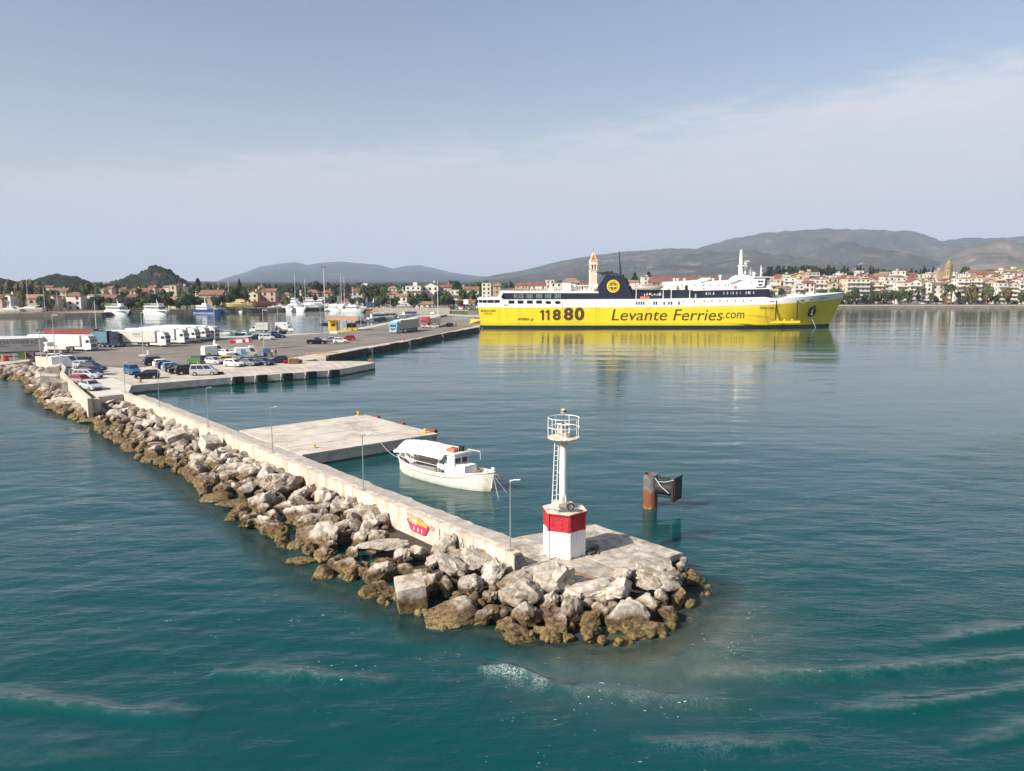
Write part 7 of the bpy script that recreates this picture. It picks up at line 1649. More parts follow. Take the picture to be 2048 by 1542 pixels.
FRONT = [ # px0,px1,pyt,wall,roof,flags,label
 (1536, 1551, 563, 'white', 'flat', 'b', 'white block seen just right of the ferry bridge'),
 (1552, 1567, 572, 'white', 'gable', '', 'low white house with red roof right of the ferry bridge'),
 (1568, 1584, 574, 'cream', 'gable', '', 'low cream waterfront house behind the ferry foredeck'),
 (1585, 1603, 570, 'white', 'flat', 'b', 'white flat roofed house above the ferry foredeck'),
 (1606, 1624, 561, 'white', 'gable', '', 'white waterfront house with bright red roof above the ferry foredeck'),
 (1625, 1652, 559, 'white', 'flat', 'b', 'tall modern white block above the ferry bow'),
 (1655, 1670, 562, 'beige', 'gablef', '', 'beige gabled house left of the ferry bow tip'),
 (1671, 1687, 566, 'pink', 'gable', '', 'pinkish house with tiled roof behind the ferry bow tip'),
 (1688, 1734, 558, 'cream', 'red', 'ba', 'wide cream building with red eaves and balconies right of the ferry bow'),
 (1735, 1761, 564, 'yellow', 'flat', 'ba', 'yellow cream building with an arcade, second right of the bow'),
 (1763, 1786, 560, 'white', 'flat', 'b', 'white terraced building right of the yellow arcaded one'),
 (1787, 1811, 565, 'white', 'flat', 'bw', 'white waterfront building with awnings left of the dark red gable'),
 (1812, 1836, 557, 'white', 'gablef', 'b', 'white building with dark red gable on the waterfront'),
 (1837, 1857, 561, 'white', 'gablef', 'w', 'white gabled building right of the dark red gable'),
 (1858, 1882, 564, 'white', 'gable', 'w', 'low white building with red roof in front of the domed tower'),
 (1883, 1904, 562, 'cream', 'gablef', 'b', 'cream gabled building right below the domed tower'),
 (1906, 1931, 557, 'white', 'flat', 'b', 'tall plain white waterfront block right of the domed tower'),
 (1932, 1956, 556, 'white', 'red', 'bw', 'white building with red roof terrace beside the tall palms'),
 (1957, 1986, 557, 'pink', 'gablef', 'b', 'pink building with pediment on the waterfront'),
 (1988, 2008, 566, 'white', 'flat', 'b', 'white building behind the olive tree near the right edge'),
 (2009, 2028, 562, 'cream', 'gablef', 'b', 'cream gabled building second from the right edge'),
 (2029, 2054, 560, 'white', 'flat', 'b', 'white block cut by the right edge of the view'),
 (2056, 2090, 558, 'cream', 'gable', 'b', 'cream house beyond the right edge'), (2092, 2130, 560, 'white', 'flat', 'b', 'white house beyond the right edge')]
for i, (a, b, y, w_, r_, fl, lab) in enumerate(FRONT): house(a, b, y, 528+hr.uniform(0, 8), w_, r_, lab, TG, balc='b' in fl, arcade='a' in fl, awn='w' in fl)
# rows climbing behind
roofs = ['flat', 'gable', 'flat', 'gablef', 'hip', 'red']; walls = ['white', 'white', 'cream', 'beige', 'white', 'pink', 'yellow']
rank = ('second', 'third', 'fourth')
land = [(1540, 'the ferry bridge'), (1610, 'the ferry foredeck'), (1680, 'the ferry bow'), (1745, 'the yellow arcaded building'), (1820, 'the dark red gable'), (1886, 'the domed tower'), (1940, 'the tall palms'), (2000, 'the pink pediment'), (2300, 'the right edge')]
CN = {'white': 'white', 'cream': 'cream', 'beige': 'beige', 'pink': 'pink', 'yellow': 'yellow'}; RN = {'flat': 'flat roofed', 'gable': 'tile roofed', 'gablef': 'gabled', 'hip': 'hip roofed', 'red': 'red terraced'}
for row, (Y, ya, yb) in enumerate([(562, 560, 552), (600, 556, 545), (650, 553, 541)]):
    px = 1534+row*5
    while px < 2110:
        w_ = hr.uniform(11, 26); yt = hr.uniform(yb, ya)-(max(0, px-1900)*.055 if px > 1900 else 0)
        wl, rf = hr.choice(walls), hr.choice(roofs)
        lm = [n for lim, n in land if px < lim][0]
        house(px, px+w_, yt, Y+hr.uniform(-6, 6), wl, rf, '%s %s house, %s row, behind %s' % (CN[wl], RN[rf], rank[row], lm), TG, balc=hr.random() < .3)
        px += w_+hr.uniform(0.5, 5)
# houses seen over the ferry
for a, b, y, Y, w_, r_, lab in [(964, 982, 566, 560, 'white', 'flat', 'white block above the ferry stern'), (987, 1001, 567, 580, 'beige', 'gable', 'beige house above the ferry stern'), (1030, 1052, 566, 600, 'pink', 'gable', 'pinkish house above the aft deck'), (1054, 1090, 564, 585, 'white', 'gable', 'white house with a long roof over the aft deck'), (1092, 1108, 560, 600, 'white', 'flat', 'small white block left of the red hipped roof'), (1124, 1160, 556, 600, 'stone', 'hip', 'stone building with wide red hipped roof left of the bell tower'), (1152, 1215, 564, 620, 'white', 'gable', 'long red roofed church behind the bell tower'), (1254, 1275, 560, 610, 'cream', 'gable', 'cream house with orange roof right of the funnel'), (1282, 1296, 554, 640, 'white', 'flat', 'small white house on the rise right of the funnel'), (1302, 1440, 553, 600, 'stone', 'gable', 'very long brown tiled hall behind the ferry deckhouse'), (1100, 1123, 566, 560, 'white', 'flat', 'low white block behind the aft deck')]:
    house(a, b, y, Y, w_, r_, lab, TG, dep=18 if a == 1302 else None)
# ---------------------------------------------------------------- bell tower
def bell_tower():
    Y = 575; x0 = (1184.5-1024)/1540*Y; t = thing('bell_tower', 'tall cream bell tower with pointed red spire behind the ferry', 'bell tower', (x0, Y, LANDZ), .12); k = Y/1540
    W = mat('tower_cream', (.74, .66, .52), .9, .05, .2); hz_ = lambda y: AT(1184, y, Y).z-LANDZ
    w_ = 13.2*k; q = MB(); q.box((0, 0, hz_(541)/2), (w_, w_, hz_(541))); q.obj('shaft', W, t)
    q = MB(); q.box((0, 0, hz_(540.5)), (w_*1.16, w_*1.16, .5)); q.obj('lower_cornice', W, t)
    q = MB()
    for sx in (-1, 0, 1):
        for sy in (-1, 1): q.box((sx*w_*.42, sy*w_*.42, (hz_(540)+hz_(530))/2), (w_*.16, w_*.16, hz_(530)-hz_(540)))
    q.box((0, 0, (hz_(530)+hz_(522))/2), (w_, w_, hz_(522)-hz_(530))); q.box((0, 0, (hz_(540)+hz_(530))/2), (w_*.62, w_*.62, hz_(530)-hz_(540))); q.obj('belfry', W, t)
    for sx in (-.21, .21):
        q = MB(); q.box((sx*w_, -w_*.335, (hz_(540)+hz_(531))/2), (w_*.17, .1, hz_(531.5)-hz_(539.5))); q.obj('belfry_opening', SHUT, t)
    for z in (529, 521.5): q = MB(); q.box((0, 0, hz_(z)), (w_*1.13, w_*1.13, .4)); q.obj('cornice', W, t)
    q = MB(); h0, h1 = hz_(521), hz_(504.5); a = w_*.44; q.add([(-a, -a, h0), (a, -a, h0), (a, a, h0), (-a, a, h0), (0, 0, h1)], [(0, 1, 4), (1, 2, 4), (2, 3, 4), (3, 0, 4)]); q.obj('spire', mat('spire_red', (.50, .13, .07), .9, .1, .5), t)
    q = MB(); 
    for s1, s2 in ((-1, -1), (1, -1), (1, 1), (-1, 1)): q.cyl((s1*a, s2*a, h0), (0, 0, h1), .28, .2, 5)
    q.obj('spire_ribs', W, t)
    q = MB(); q.cyl((0, 0, h1), (0, 0, hz_(496)), .12, .08, 5); q.box((0, 0, hz_(498)), (1.1, .15, .15)); q.obj('cross', DGREY, t)
    for sx in (-1, 1): q = MB(); q.box((sx*w_*.57, -w_*.3, hz_(538.5)), (.6, .6, 1.2)); q.obj('loudspeaker', DGREY, t)
bell_tower()
def dome_tower():
    Y = 566; x0 = (1887.5-1024)/1540*Y; z0 = gz(x0, Y); t = thing('domed_church_tower', 'ochre church tower with pointed ribbed dome over the town roofs', 'church tower', (x0, Y, z0), .5); k = Y/1540
    hz_ = lambda y: AT(1887, y, Y).z-z0; O_ = WALLC['ochre']; w_ = 12.5*k
    q = MB(); q.box((0, 0, hz_(553)/2), (w_*1.15, w_*1.15, hz_(553))); q.obj('tower_base', O_, t)
    q = MB(); q.cyl((0, 0, hz_(553)), (0, 0, hz_(537)), w_*.56, w_*.54, 8); q.obj('belfry', O_, t)
    for i in range(8): a = i*pi/4+pi/8; q = MB(); q.box((w_*.51*cos(a), w_*.51*sin(a), hz_(546)), (.2, w_*.17, hz_(541)-hz_(551)), a); q.obj('belfry_opening', SHUT, t)
    q = MB(); q.cyl((0, 0, hz_(537)), (0, 0, hz_(535.5)), w_*.66, w_*.66, 12); q.obj('cornice', O_, t)
    q = MB(); pr_ = [(535.5, .52), (532, .55), (529, .50), (525.5, .36), (522.5, .18), (520.5, .10), (517, .04)]
    for (y0, r0), (y1, r1) in zip(pr_, pr_[1:]): q.cyl((0, 0, hz_(y0)), (0, 0, hz_(y1)), w_*r0, w_*r1, 12, caps=False)
    q.obj('dome', mat('dome_ochre', (.24, .185, .10), .9, .15, .4), t)
dome_tower()
house(1868, 1880, 541, 572, 'ochre', 'flat', 'ochre church building joined to the domed tower', TG, wins=False); house(1851, 1872, 548, 574, 'cream', 'flat', 'cream church hall left of the domed tower', TG)
# ---------------------------------------------------------------- houses behind the marina
ML = [(-30, 12, 586, 385, 'pink', 'gable', 'pink house with arch at the left edge'), (10, 28, 584, 400, 'white', 'gablef', 'white gabled house second from the left edge'), (48, 88, 586, 405, 'stone', 'gable', 'long stone house with red roof and veranda behind the sailing boat'), (99, 114, 587, 410, 'cream', 'gablef', 'small cream gabled house left of the tall white house'), (136, 168, 581, 420, 'white', 'hip', 'white two floor house with red roof behind the maroon hull'), (168, 195, 588, 430, 'white', 'flat', 'white terrace house right of the tall white one'), (100, 140, 573, 560, 'beige', 'gable', 'row of far beige houses on the slope'), (186, 214, 577, 470, 'yellow', 'flat', 'yellow flat roofed house above the brown roofs'), (196, 236, 586, 440, 'beige', 'gable', 'low house with brown roof left of the red roof'), (257, 277, 585, 450, 'pink', 'gable', 'low red roofed house left of the green bushes'), (264, 286, 573, 560, 'cream', 'hip', 'cream house with orange roof below the wooded hill'), (288, 304, 575, 560, 'beige', 'gable', 'beige house right of the orange roofed one'), (326, 356, 591, 408, 'cream', 'gable', 'cream arched house half hidden by bushes'), (343, 359, 568, 520, 'pink', 'flat', 'pink two floor house above the bushes'), (360, 374, 571, 525, 'cream', 'red', 'cream house right of the pink one above the bushes'), (398, 450, 577, 430, 'stone', 'gable', 'long stone warehouse with red roof and cream gable'), (494, 520, 578, 450, 'cream', 'gablef', 'white veranda house with red roof right of the big trees'), (524, 556, 574, 470, 'pink', 'gable', 'pinkish house with stepped roof'), (563, 582, 582, 440, 'cream', 'hip', 'small house with orange hipped roof beside the tall yacht'), (611, 641, 576, 470, 'stone', 'hip', 'brown stone house with red roof left of the light mast'), (642, 668, 577, 470, 'stone', 'hip', 'second brown stone house right behind the light mast'), (705, 728, 574, 480, 'grey', 'gable', 'grey house with arched windows behind the palms'), (770, 800, 578, 490, 'pink', 'hip', 'terracotta roofed house left of the white hotel'), (792, 816, 584, 470, 'white', 'gable', 'small white house with bright red roof behind the round tree'), (810, 845, 569, 500, 'white', 'flat', 'white building left of the gabled hotel'), (842, 880, 561, 508, 'white', 'gablef', 'white hotel with tiled gable and arched window'), (878, 905, 566, 512, 'grey', 'gable', 'grey building with red roof right of the hotel'), (831, 868, 600, 440, 'cream', 'gable', 'long low cream building with red roof strip by the car park'), (900, 921, 577, 500, 'white', 'flat', 'low white building among the trees'), (925, 960, 570, 520, 'cream', 'gable', 'pale yellow house behind the trees left of the ferry'), (912, 952, 596, 450, 'stone', 'gable', 'low tavern with red roof left of the ferry stern'), (806, 831, 602, 445, 'white', 'flat', 'low white wall building by the car park'), (598, 612, 593, 440, 'beige', 'flat', 'low beige boatyard building')]
for a, b, y, Y, w_, r_, lab in ML: house(a, b, y, Y, w_, r_, lab, MG, z=LANDZ, balc=r_ == 'flat' and b-a > 20)
# far pale long building
house(700, 750, 568.5, 700, 'white', 'flat', 'long far white building behind the palms', MG, z=LANDZ, wins=False)
sr2 = random.Random(91)
for k in range(46):
    px = sr2.choice([sr2.uniform(80, 480), sr2.uniform(240, 960)]); Y = sr2.uniform(560, 800); yt = sr2.uniform(567, 575); wl = sr2.choice(['cream', 'pink', 'beige', 'white']); rf = sr2.choice(['gable', 'hip', 'gablef'])
    lm = 'left of the wooded hill' if px < 230 else 'below the wooded hill' if px < 400 else 'left of the tall light mast' if px < 640 else 'behind the palms' if px < 800 else 'behind the white hotel'
    house(px, px+sr2.uniform(10, 20), yt, Y, wl, rf, 'far %s %s house %s' % (wl, RN[rf], lm), MG, z=LANDZ, wins=k % 2 == 0)
# ---------------------------------------------------------------- tree planting
def row(n, x0, x1, Y0, Y1, y0, y1, kinds, label, group, wp=(10, 20), zf=None):
    for k in range(n):
        px = x0+(x1-x0)*(k+tr_r.uniform(.1, .9))/n; Y = tr_r.uniform(Y0, Y1); kd, c_ = tr_r.choice(kinds); x = (px-1024)/1540*Y
        treepx(kd, c_, px, tr_r.uniform(y0, y1), Y, label % ({'dark': 'dark', 'mid': 'green', 'light': 'bright green', 'olive': 'olive', 'cypress': 'very dark'}[c_]), group, tr_r.uniform(*wp) if kd == 'broad' else None, z=(zf(x, Y) if zf else LANDZ))
SK = 'trees on the skyline behind the town'
row(62, 1532, 1905, 700, 745, 530, 545, [('cypress', 'cypress')], '%s slim cypress on the skyline behind the town', SK, zf=gz)
row(26, 1530, 1700, 690, 760, 529, 541, [('broad', 'dark'), ('pine', 'dark'), ('broad', 'dark')], '%s broad tree on the skyline left of the dome', SK, (16, 26), zf=gz)
row(22, 1700, 2060, 690, 740, 532, 546, [('broad', 'dark'), ('pine', 'cypress')], '%s broad tree on the skyline near the church dome', SK, (14, 24), zf=gz)
row(18, 1960, 2060, 640, 700, 536, 550, [('broad', 'dark'), ('broad', 'mid')], '%s tree between the highest houses at the right', SK, (12, 20), zf=gz)
row(28, 1560, 2040, 570, 640, 553, 562, [('broad', 'mid'), ('broad', 'dark')], '%s tree between the rows of town houses', 'trees between the town houses', (8, 15), zf=gz)
WF = 'trees along the waterfront promenade'
for px, yt, w_, kd, c_, nm in [(1545, 578, 16, 'broad', 'olive', 'olive tree at the foot of the ferry bridge'), (1565, 573, 24, 'broad', 'mid', 'round green tree right of the ferry bridge'), (1613, 580, 18, 'broad', 'olive', 'brownish tree above the ferry foredeck'), (1645, 575, 24, 'broad', 'mid', 'green tree in front of the modern white block'), (1668, 572, 28, 'broad', 'mid', 'big green tree left of the ferry bow tip'), (1697, 582, 16, 'broad', 'olive', 'olive brown tree right of the bow tip'), (1713, 571, 20, 'broad', 'mid', 'dark oval tree in front of the wide cream building'), (1750, 582, 14, 'broad', 'mid', 'small tree left of the arcade'), (1764, 578, 18, 'broad', 'olive', 'tree at the corner of the yellow arcaded building'), (1776, 581, 10, 'broad', 'mid', 'narrow tree in front of the white terraces'), (1790, 578, 18, 'broad', 'mid', 'round tree left of the awnings'), (1803, 574, 16, 'broad', 'light', 'bright tree left of the dark red gable'), (1818, 577, 18, 'broad', 'mid', 'tree in front of the dark red gable'), (1945, 566, 30, 'broad', 'olive', 'wide dry palm like tree beside the pink building'), (1978, 566, 24, 'broad', 'light', 'tall bright green tree in front of the pink pediment'), (2012, 574, 26, 'broad', 'olive', 'brown olive tree near the right edge'), (2045, 582, 14, 'broad', 'mid', 'green tree cut by the right edge')]:
    treepx(kd, c_, px, yt, 520, nm, WF, w_)
row(20, 1680, 2050, 517, 524, 580, 590, [('broad', 'mid'), ('broad', 'olive'), ('broad', 'dark')], 'small %s street tree on the town promenade', WF, (8, 16))
for px, yt, nm in [(1838, 570, 'shaggy palm between two gabled buildings'), (1896, 561, 'tall palm right of the domed tower'), (1905, 563, 'second tall palm right of the domed tower'), (1934, 566, 'palm left of the wide dry tree'), (1952, 567, 'palm with pale trunk beside the pink building')]: treepx('palm', 'olive' if px > 1930 else 'mid', px, yt, 518, nm, WF)
for px, yt, kd, c_, nm in [(1270, 543, 'pine', 'dark', 'araucaria like pine right of the funnel'), (1297, 540, 'pine', 'dark', 'tall pine over the small white house'), (1438, 555, 'broad', 'dark', 'dark tree behind the radome'), (1468, 546, 'broad', 'dark', 'dark tree left of the main mast')]: treepx(kd, c_, px, yt, 660, nm, 'trees seen over the ferry', 26 if kd == 'broad' else None)
row(26, 960, 1300, 640, 760, 558, 565, [('broad', 'dark'), ('broad', 'mid')], '%s tree in the belt seen above the ferry', 'trees seen over the ferry', (14, 26))
row(24, 1290, 1540, 640, 760, 550, 562, [('broad', 'dark'), ('broad', 'mid')], '%s tree in the belt behind the ferry bridge', 'trees seen over the ferry', (14, 26))
MT_ = 'trees behind the marina'
row(34, -60, 480, 620, 800, 562, 574, [('broad', 'dark'), ('broad', 'mid'), ('broad', 'olive')], '%s tree in the far belt below the wooded hill', MT_, (14, 28))
row(60, 400, 980, 560, 760, 562, 573, [('broad', 'dark'), ('broad', 'dark'), ('broad', 'mid'), ('pine', 'dark')], '%s tree in the far belt behind the marina', MT_, (14, 26))
row(36, 20, 960, 480, 560, 572, 584, [('broad', 'dark'), ('broad', 'mid'), ('broad', 'olive')], '%s tree between the marina houses', MT_, (12, 22))
for px, yt, w_, Y, kd, c_, nm in [(15, 557, 26, 460, 'broad', 'olive', 'tall yellowish tree at the left edge'), (38, 560, 24, 450, 'broad', 'olive', 'tall yellowish tree left of the tall mast'), (58, 557, 30, 455, 'broad', 'olive', 'wide yellowish tree right of the tall mast'), (76, 560, 26, 450, 'broad', 'olive', 'yellowish tree, right end of the tall group'), (172, 559, 26, 470, 'broad', 'mid', 'large tree above the white two floor house'), (188, 566, 20, 470, 'broad', 'olive', 'loose tree right of the large one'), (84, 589, 22, 392, 'broad', 'mid', 'round green bush tree behind the boatyard'), (100, 594, 14, 392, 'broad', 'light', 'small bright tree right of the round green one'), (210, 602, 16, 395, 'broad', 'olive', 'low olive tree behind the first white excursion boat'), (262, 597, 24, 395, 'broad', 'light', 'bright green bush left of the second excursion boat'), (282, 594, 28, 395, 'broad', 'light', 'wide bright green bush behind the second excursion boat'), (305, 589, 30, 400, 'broad', 'mid', 'green bush above the second excursion boat'), (322, 586, 26, 405, 'broad', 'mid', 'green bush left of the cream arched house'), (372, 580, 32, 400, 'broad', 'light', 'tall bright green bush left of the warehouse'), (388, 590, 22, 396, 'broad', 'mid', 'green bush at the warehouse gable'), (395, 553, 0, 470, 'pine', 'dark', 'tall dark conifer left of the warehouse'), (466, 568, 26, 430, 'broad', 'mid', 'big tree right of the warehouse'), (484, 575, 26, 420, 'broad', 'mid', 'dark green tree beside the veranda house'), (478, 556, 20, 520, 'pine', 'dark', 'tall conifer far behind the warehouse'), (572, 590, 14, 425, 'broad', 'light', 'small bright tree by the hipped roof house'), (627, 558, 36, 560, 'broad', 'dark', 'large rounded dark tree left of the light mast'), (660, 565, 22, 540, 'broad', 'dark', 'dark tree right of the light mast'), (764, 590, 26, 436, 'broad', 'mid', 'round green tree by the blue containers'), (786, 591, 26, 436, 'broad', 'mid', 'second round green tree right of the blue containers'), (822, 590, 22, 445, 'broad', 'mid', 'green tree behind the low cream building, left one'), (843, 585, 26, 450, 'broad', 'dark', 'dark tree in front of the white hotel'), (890, 588, 28, 448, 'broad', 'mid', 'big round tree right of the hotel'), (908, 560, 26, 560, 'broad', 'dark', 'large far tree right of the hotel'), (925, 575, 18, 480, 'broad', 'mid', 'slim green tree left of the pale yellow house'), (945, 582, 20, 460, 'broad', 'mid', 'round tree above the tavern roof'), (958, 585, 14, 455, 'broad', 'mid', 'tree at the ferry stern')]:
    treepx(kd, c_, px, yt, Y, nm, MT_, w_ or None)
row(30, 195, 480, 400, 470, 586, 600, [('broad', 'light'), ('broad', 'mid'), ('broad', 'dark')], '%s bush in the thicket behind the excursion boats', MT_, (16, 30))
row(16, -20, 200, 390, 470, 578, 596, [('broad', 'mid'), ('broad', 'olive'), ('broad', 'dark')], '%s tree in the gardens behind the left boatyard', MT_, (10, 22))
row(16, 560, 960, 440, 500, 586, 600, [('broad', 'mid'), ('broad', 'dark')], '%s tree at the back of the boatyard', MT_, (10, 20))
for k, (px, yt) in enumerate([(728, 563), (741, 574), (748, 577), (757, 572), (772, 574), (736, 582), (717, 590)]): treepx('palm', 'mid', px, yt, 450, '%s palm of the group behind the boatyard' % ('tallest', 'second', 'third', 'fourth', 'fifth', 'short', 'lowest')[k], 'palms behind the marina')
# ---------------------------------------------------------------- boats
BWH = mat('gloss_white_hull', (.80, .80, .79), .3, .03, 1, obj=True, coat=.3); BBL = mat('hull_blue', (.03, .07, .28), .4, .08, 1, obj=True); BMR = mat('hull_maroon', (.13, .022, .03), .6, .15, .4, obj=True); BRD = mat('hull_red', (.50, .05, .04), .5, .1, 1, obj=True); BYL = mat('hull_yellow', (.44, .38, .13), .6, .08, 1, obj=True); BGR = mat('hull_grey', (.46, .46, .44), .5, .08, 1, obj=True); BNV = mat('hull_navy', (.03, .035, .10), .4, .08, 1, obj=True)
def bhull(t, L_, B_, H_, mtl, name='hull', zb=-.4, bow=.3):
    q = MB(); secs = []; n = 13
    for i in range(n):
        u_ = i/(n-1); b = B_/2*(1 if u_ < .55 else max(.02, 1-((u_-.55)/.45)**2)); sh = H_*(1+.25*max(0, u_-.5)**1.5*2); x = -L_/2+L_*u_
        secs.append([(x+bow*H_*u_**4, -b, sh), (x, -b*.92, H_*.4), (x-(.1*L_ if u_ == 1 else 0), -b*.7, zb), (x-(.1*L_ if u_ == 1 else 0), b*.7, zb), (x, b*.92, H_*.4), (x+bow*H_*u_**4, b, sh)])
    q.loft(secs, closed=True); return q.obj(name, mtl, t, True)
def bx(t, name, c, d, mtl, taper=0.): q = MB(); q.box(c, d); q.v = [(c[0]+(v[0]-c[0])*(1-taper*(v[2] > c[2])), c[1]+(v[1]-c[1])*(1-taper*.5*(v[2] > c[2])), v[2]) for v in q.v]; return q.obj(name, mtl, t)
BG = 'boats in the marina'
def bpos(px, py, z=0.): v = G(px, py, z); return v
def yacht(px, py, L_, hd, label, z=0., hull=None, decks=2, s_=1., group=BG, name='motor_yacht'):
    t = thing(name, label, 'yacht', bpos(px, py, z), radians(hd), group); hull = hull or BWH; B_ = L_*.27; H_ = L_*.11+.3
    bhull(t, L_, B_, H_, hull, zb=-.4 if z < 1 else 0)
    z_ = H_
    for k in range(decks):
        l_ = L_*(.52-.14*k); bx(t, 'deckhouse', (-L_*(.05+.03*k), 0, z_+.8), (l_, B_*(.78-.1*k), 1.6), BWH, .14); bx(t, 'window_band', (-L_*(.05+.03*k), 0, z_+.95), (l_*.93, B_*(.78-.1*k)*.985+.04, .55), GLASS, .05); bx(t, 'deck_roof', (-L_*(.07+.03*k), 0, z_+1.68), (l_*1.05, B_*(.76-.1*k), .12), BWH); z_ += 1.8
    q = MB(); q.cyl((-L_*.12, 0, z_), (-L_*.15, 0, z_+1.8), .08, .04, 5); q.obj('mast', BWH, t); return t
def small_boat(px, py, L_, hd, label, z=0., hull=None, name='motorboat', cabin=True, group=BG):
    t = thing(name, label, 'boat', bpos(px, py, z), radians(hd), group); H_ = L_*.12+.15; bhull(t, L_, L_*.34, H_, hull or BWH, zb=-.2 if z < 1 else 0)
    if cabin: bx(t, 'cabin', (L_*.05, 0, H_+.35), (L_*.35, L_*.24, .7), BWH, .2); bx(t, 'windscreen', (L_*.05, 0, H_+.45), (L_*.34, L_*.245, .3), GLASS, .1)
    else: bx(t, 'thwart', (0, 0, H_-.1), (.4, L_*.3, .1), LGREY)
    return t
def sailboat(px, py, L_, hd, label, mast_px, z=0., hull=None, group=BG, sx=None):
    p = bpos(px, py, z); t = thing('sailing_boat', label, 'sailing boat', p, radians(hd), group); H_ = L_*.10+.2; bhull(t, L_, L_*.28, H_, hull or BWH, zb=-.3 if z < 1 else .0); bx(t, 'coachroof', (0, 0, H_+.25), (L_*.45, L_*.17, .5), BWH, .15)
    mh = AT(px, mast_px, p.y).z-p.z; q = MB(); q.cyl((L_*.08, 0, H_), (L_*.08, 0, mh), .10, .07, 6); q.obj('mast', WHITE, t); q = MB(); q.cyl((L_*.08, 0, H_+1.3), (-L_*.35, 0, H_+1.2), .09, .07, 6); q.obj('boom', BNV if hull is None else WHITE, t)
    q = MB(); q.cyl((L_*.5, 0, H_), (L_*.08, 0, mh*.97), .03, .03, 4); q.cyl((-L_*.48, 0, H_), (L_*.08, 0, mh*.97), .03, .03, 4); q.obj('stay', LGREY, t)
    if z > 1:
        for x in (-.3, .0, .3):
            for y in (-1, 1): q = MB(); q.cyl((x*L_, y*L_*.16, -1.2), (x*L_, y*L_*.08, .3), .09, .09, 5); q.obj('prop', RUST, t)
    return t
def excursion(px, py, L_, hd, label, z=0., stripe=True, bridge=True):
    t = thing('excursion_boat', label, 'excursion boat', bpos(px, py, z), radians(hd), BG); B_ = L_*.30; H_ = 2.0
    bhull(t, L_, B_, H_+.6, BWH, bow=.5); bx(t, 'stripe', (-L_*.03, 0, H_+.15), (L_*.88, B_*.985, .14), BNV)
    bx(t, 'main_saloon', (-L_*.10, 0, H_+1.5), (L_*.66, B_*.86, 2.1), BWH, .05); bx(t, 'saloon_window', (-L_*.08, 0, H_+1.75), (L_*.64, B_*.87, .75), GLASS, .03)
    bx(t, 'upper_deck', (-L_*.10, 0, H_+2.65), (L_*.74, B_*.92, .2), BWH); q = MB()
    for x in range(7):
        for sy in (-1, 1): q.cyl((-L_*.45+x*L_*.10, sy*B_*.42, H_+2.7), (-L_*.45+x*L_*.10, sy*B_*.42, H_+3.9), .04, .04, 4)
    for zz in (3.3, 3.9):
        for sy in (-1, 1): q.cyl((-L_*.45, sy*B_*.42, H_+zz), (L_*.17, sy*B_*.42, H_+zz), .04, .04, 4)
    q.obj('upper_rail', WHITE, t)
    if bridge: bx(t, 'wheelhouse', (L_*.17, 0, H_+3.4), (L_*.14, B_*.5, 1.4), BWH, .15)
    q = MB(); q.cyl((L_*.05, 0, H_+2.7), (-L_*.01, 0, H_+6.2), .28, .12, 6); q.obj('mast', WHITE, t)
    return t
excursion(236, 630.5, 14, -20, 'white two deck excursion boat, the left one of the pair', bridge=True)
excursion(315, 630, 16, -26, 'white excursion boat with dark window band, the right one of the pair', bridge=False)
t = thing('blue_ferry_boat', 'small blue and white ferry boat with bow ramp beside the green bushes', 'ferry boat', bpos(420, 626.5), radians(-12), BG); t.scale = (.85, .85, .85)
bhull(t, 20, 6, 2.6, BBL, bow=.2); bx(t, 'superstructure', (-4.5, 0, 3.6), (8, 4.8, 2.2), BWH, .06); bx(t, 'window_band', (-4.5, 0, 3.9), (7.6, 4.85, .6), GLASS, .04); bx(t, 'bridge', (-3.0, 0, 5.5), (3.4, 3.6, 1.7), BWH, .15); bx(t, 'rail_deck', (-7, 0, 4.9), (5, 4.6, .15), WHITE); q = MB(); q.cyl((-3, 0, 6.3), (-3.6, 0, 10.5), .35, .12, 6); q.obj('mast', WHITE, t)
q = MB(); q.box((11.6, 0, 1.8), (4.6, 4.4, .2), 0, ry=.5); q.obj('bow_ramp', DGREY, t); bx(t, 'waterline_stripe', (-2.5, 0, .25), (15, 5.8, .3), CURT)
t = yacht(594, 622.5, 17, -42, 'tall white motor yacht with three decks by the boatyard quay', decks=3)
bigh = thing('maroon_ship_hull', 'long maroon boat hull standing on props in the boatyard', 'boat', bpos(152, 619, 1.6), radians(4), 'boats ashore in the boatyard')
bhull(bigh, 22, 5, 2.9, BMR, zb=.9); bx(bigh, 'deckhouse', (1, 0, 3.8), (7, 3, 1.5), BMR, .1); 
for k in range(9): q = MB(); q.box((-9+k*2.2, -1.2, .5), (.3, .3, 1.1)); q.obj('prop', RUST, bigh)
small_boat(206, 618, 13, 186, 'dark blue fishing boat ashore right of the maroon hull', 1.8, BNV, 'fishing_boat_ashore', group='boats ashore in the boatyard')
sailboat(62, 622, 14, 178, 'grey hulled sailing yacht ashore with the tallest mast', 543, 2.6, BGR, 'boats ashore in the boatyard')
sailboat(20, 624, 13, 176, 'grey sailing yacht ashore at the left edge of the boatyard', 600, 2.2, BGR, 'boats ashore in the boatyard')
sailboat(92, 632, 6.5, -86, 'white sailing boat moored bow on at the bank', 572)
sailboat(117, 630.5, 6, -70, 'red sailing boat moored beside the white one', 585, 0, BRD)
for px, py, L_, nm in [(22, 633, 4.5, 'small white motorboat moored at the bank, left one'), (50, 632, 4, 'small white boat moored at the bank, right one'), (-4, 634, 6, 'white boat cut by the left edge')]: small_boat(px, py, L_, -80, nm)
t = small_boat(478, 614, 17, 182, 'yellow wooden boat on the slipway with orange cabin top', 2.6, BYL, 'wooden_boat', group='boats ashore in the boatyard'); bx(t, 'upper_cabin', (-1, 0, 3.6), (6, 2.6, 1.6), BYL, .25); bx(t, 'cabin_top', (-1, 0, 4.6), (2.4, 1.6, .4), BRD)
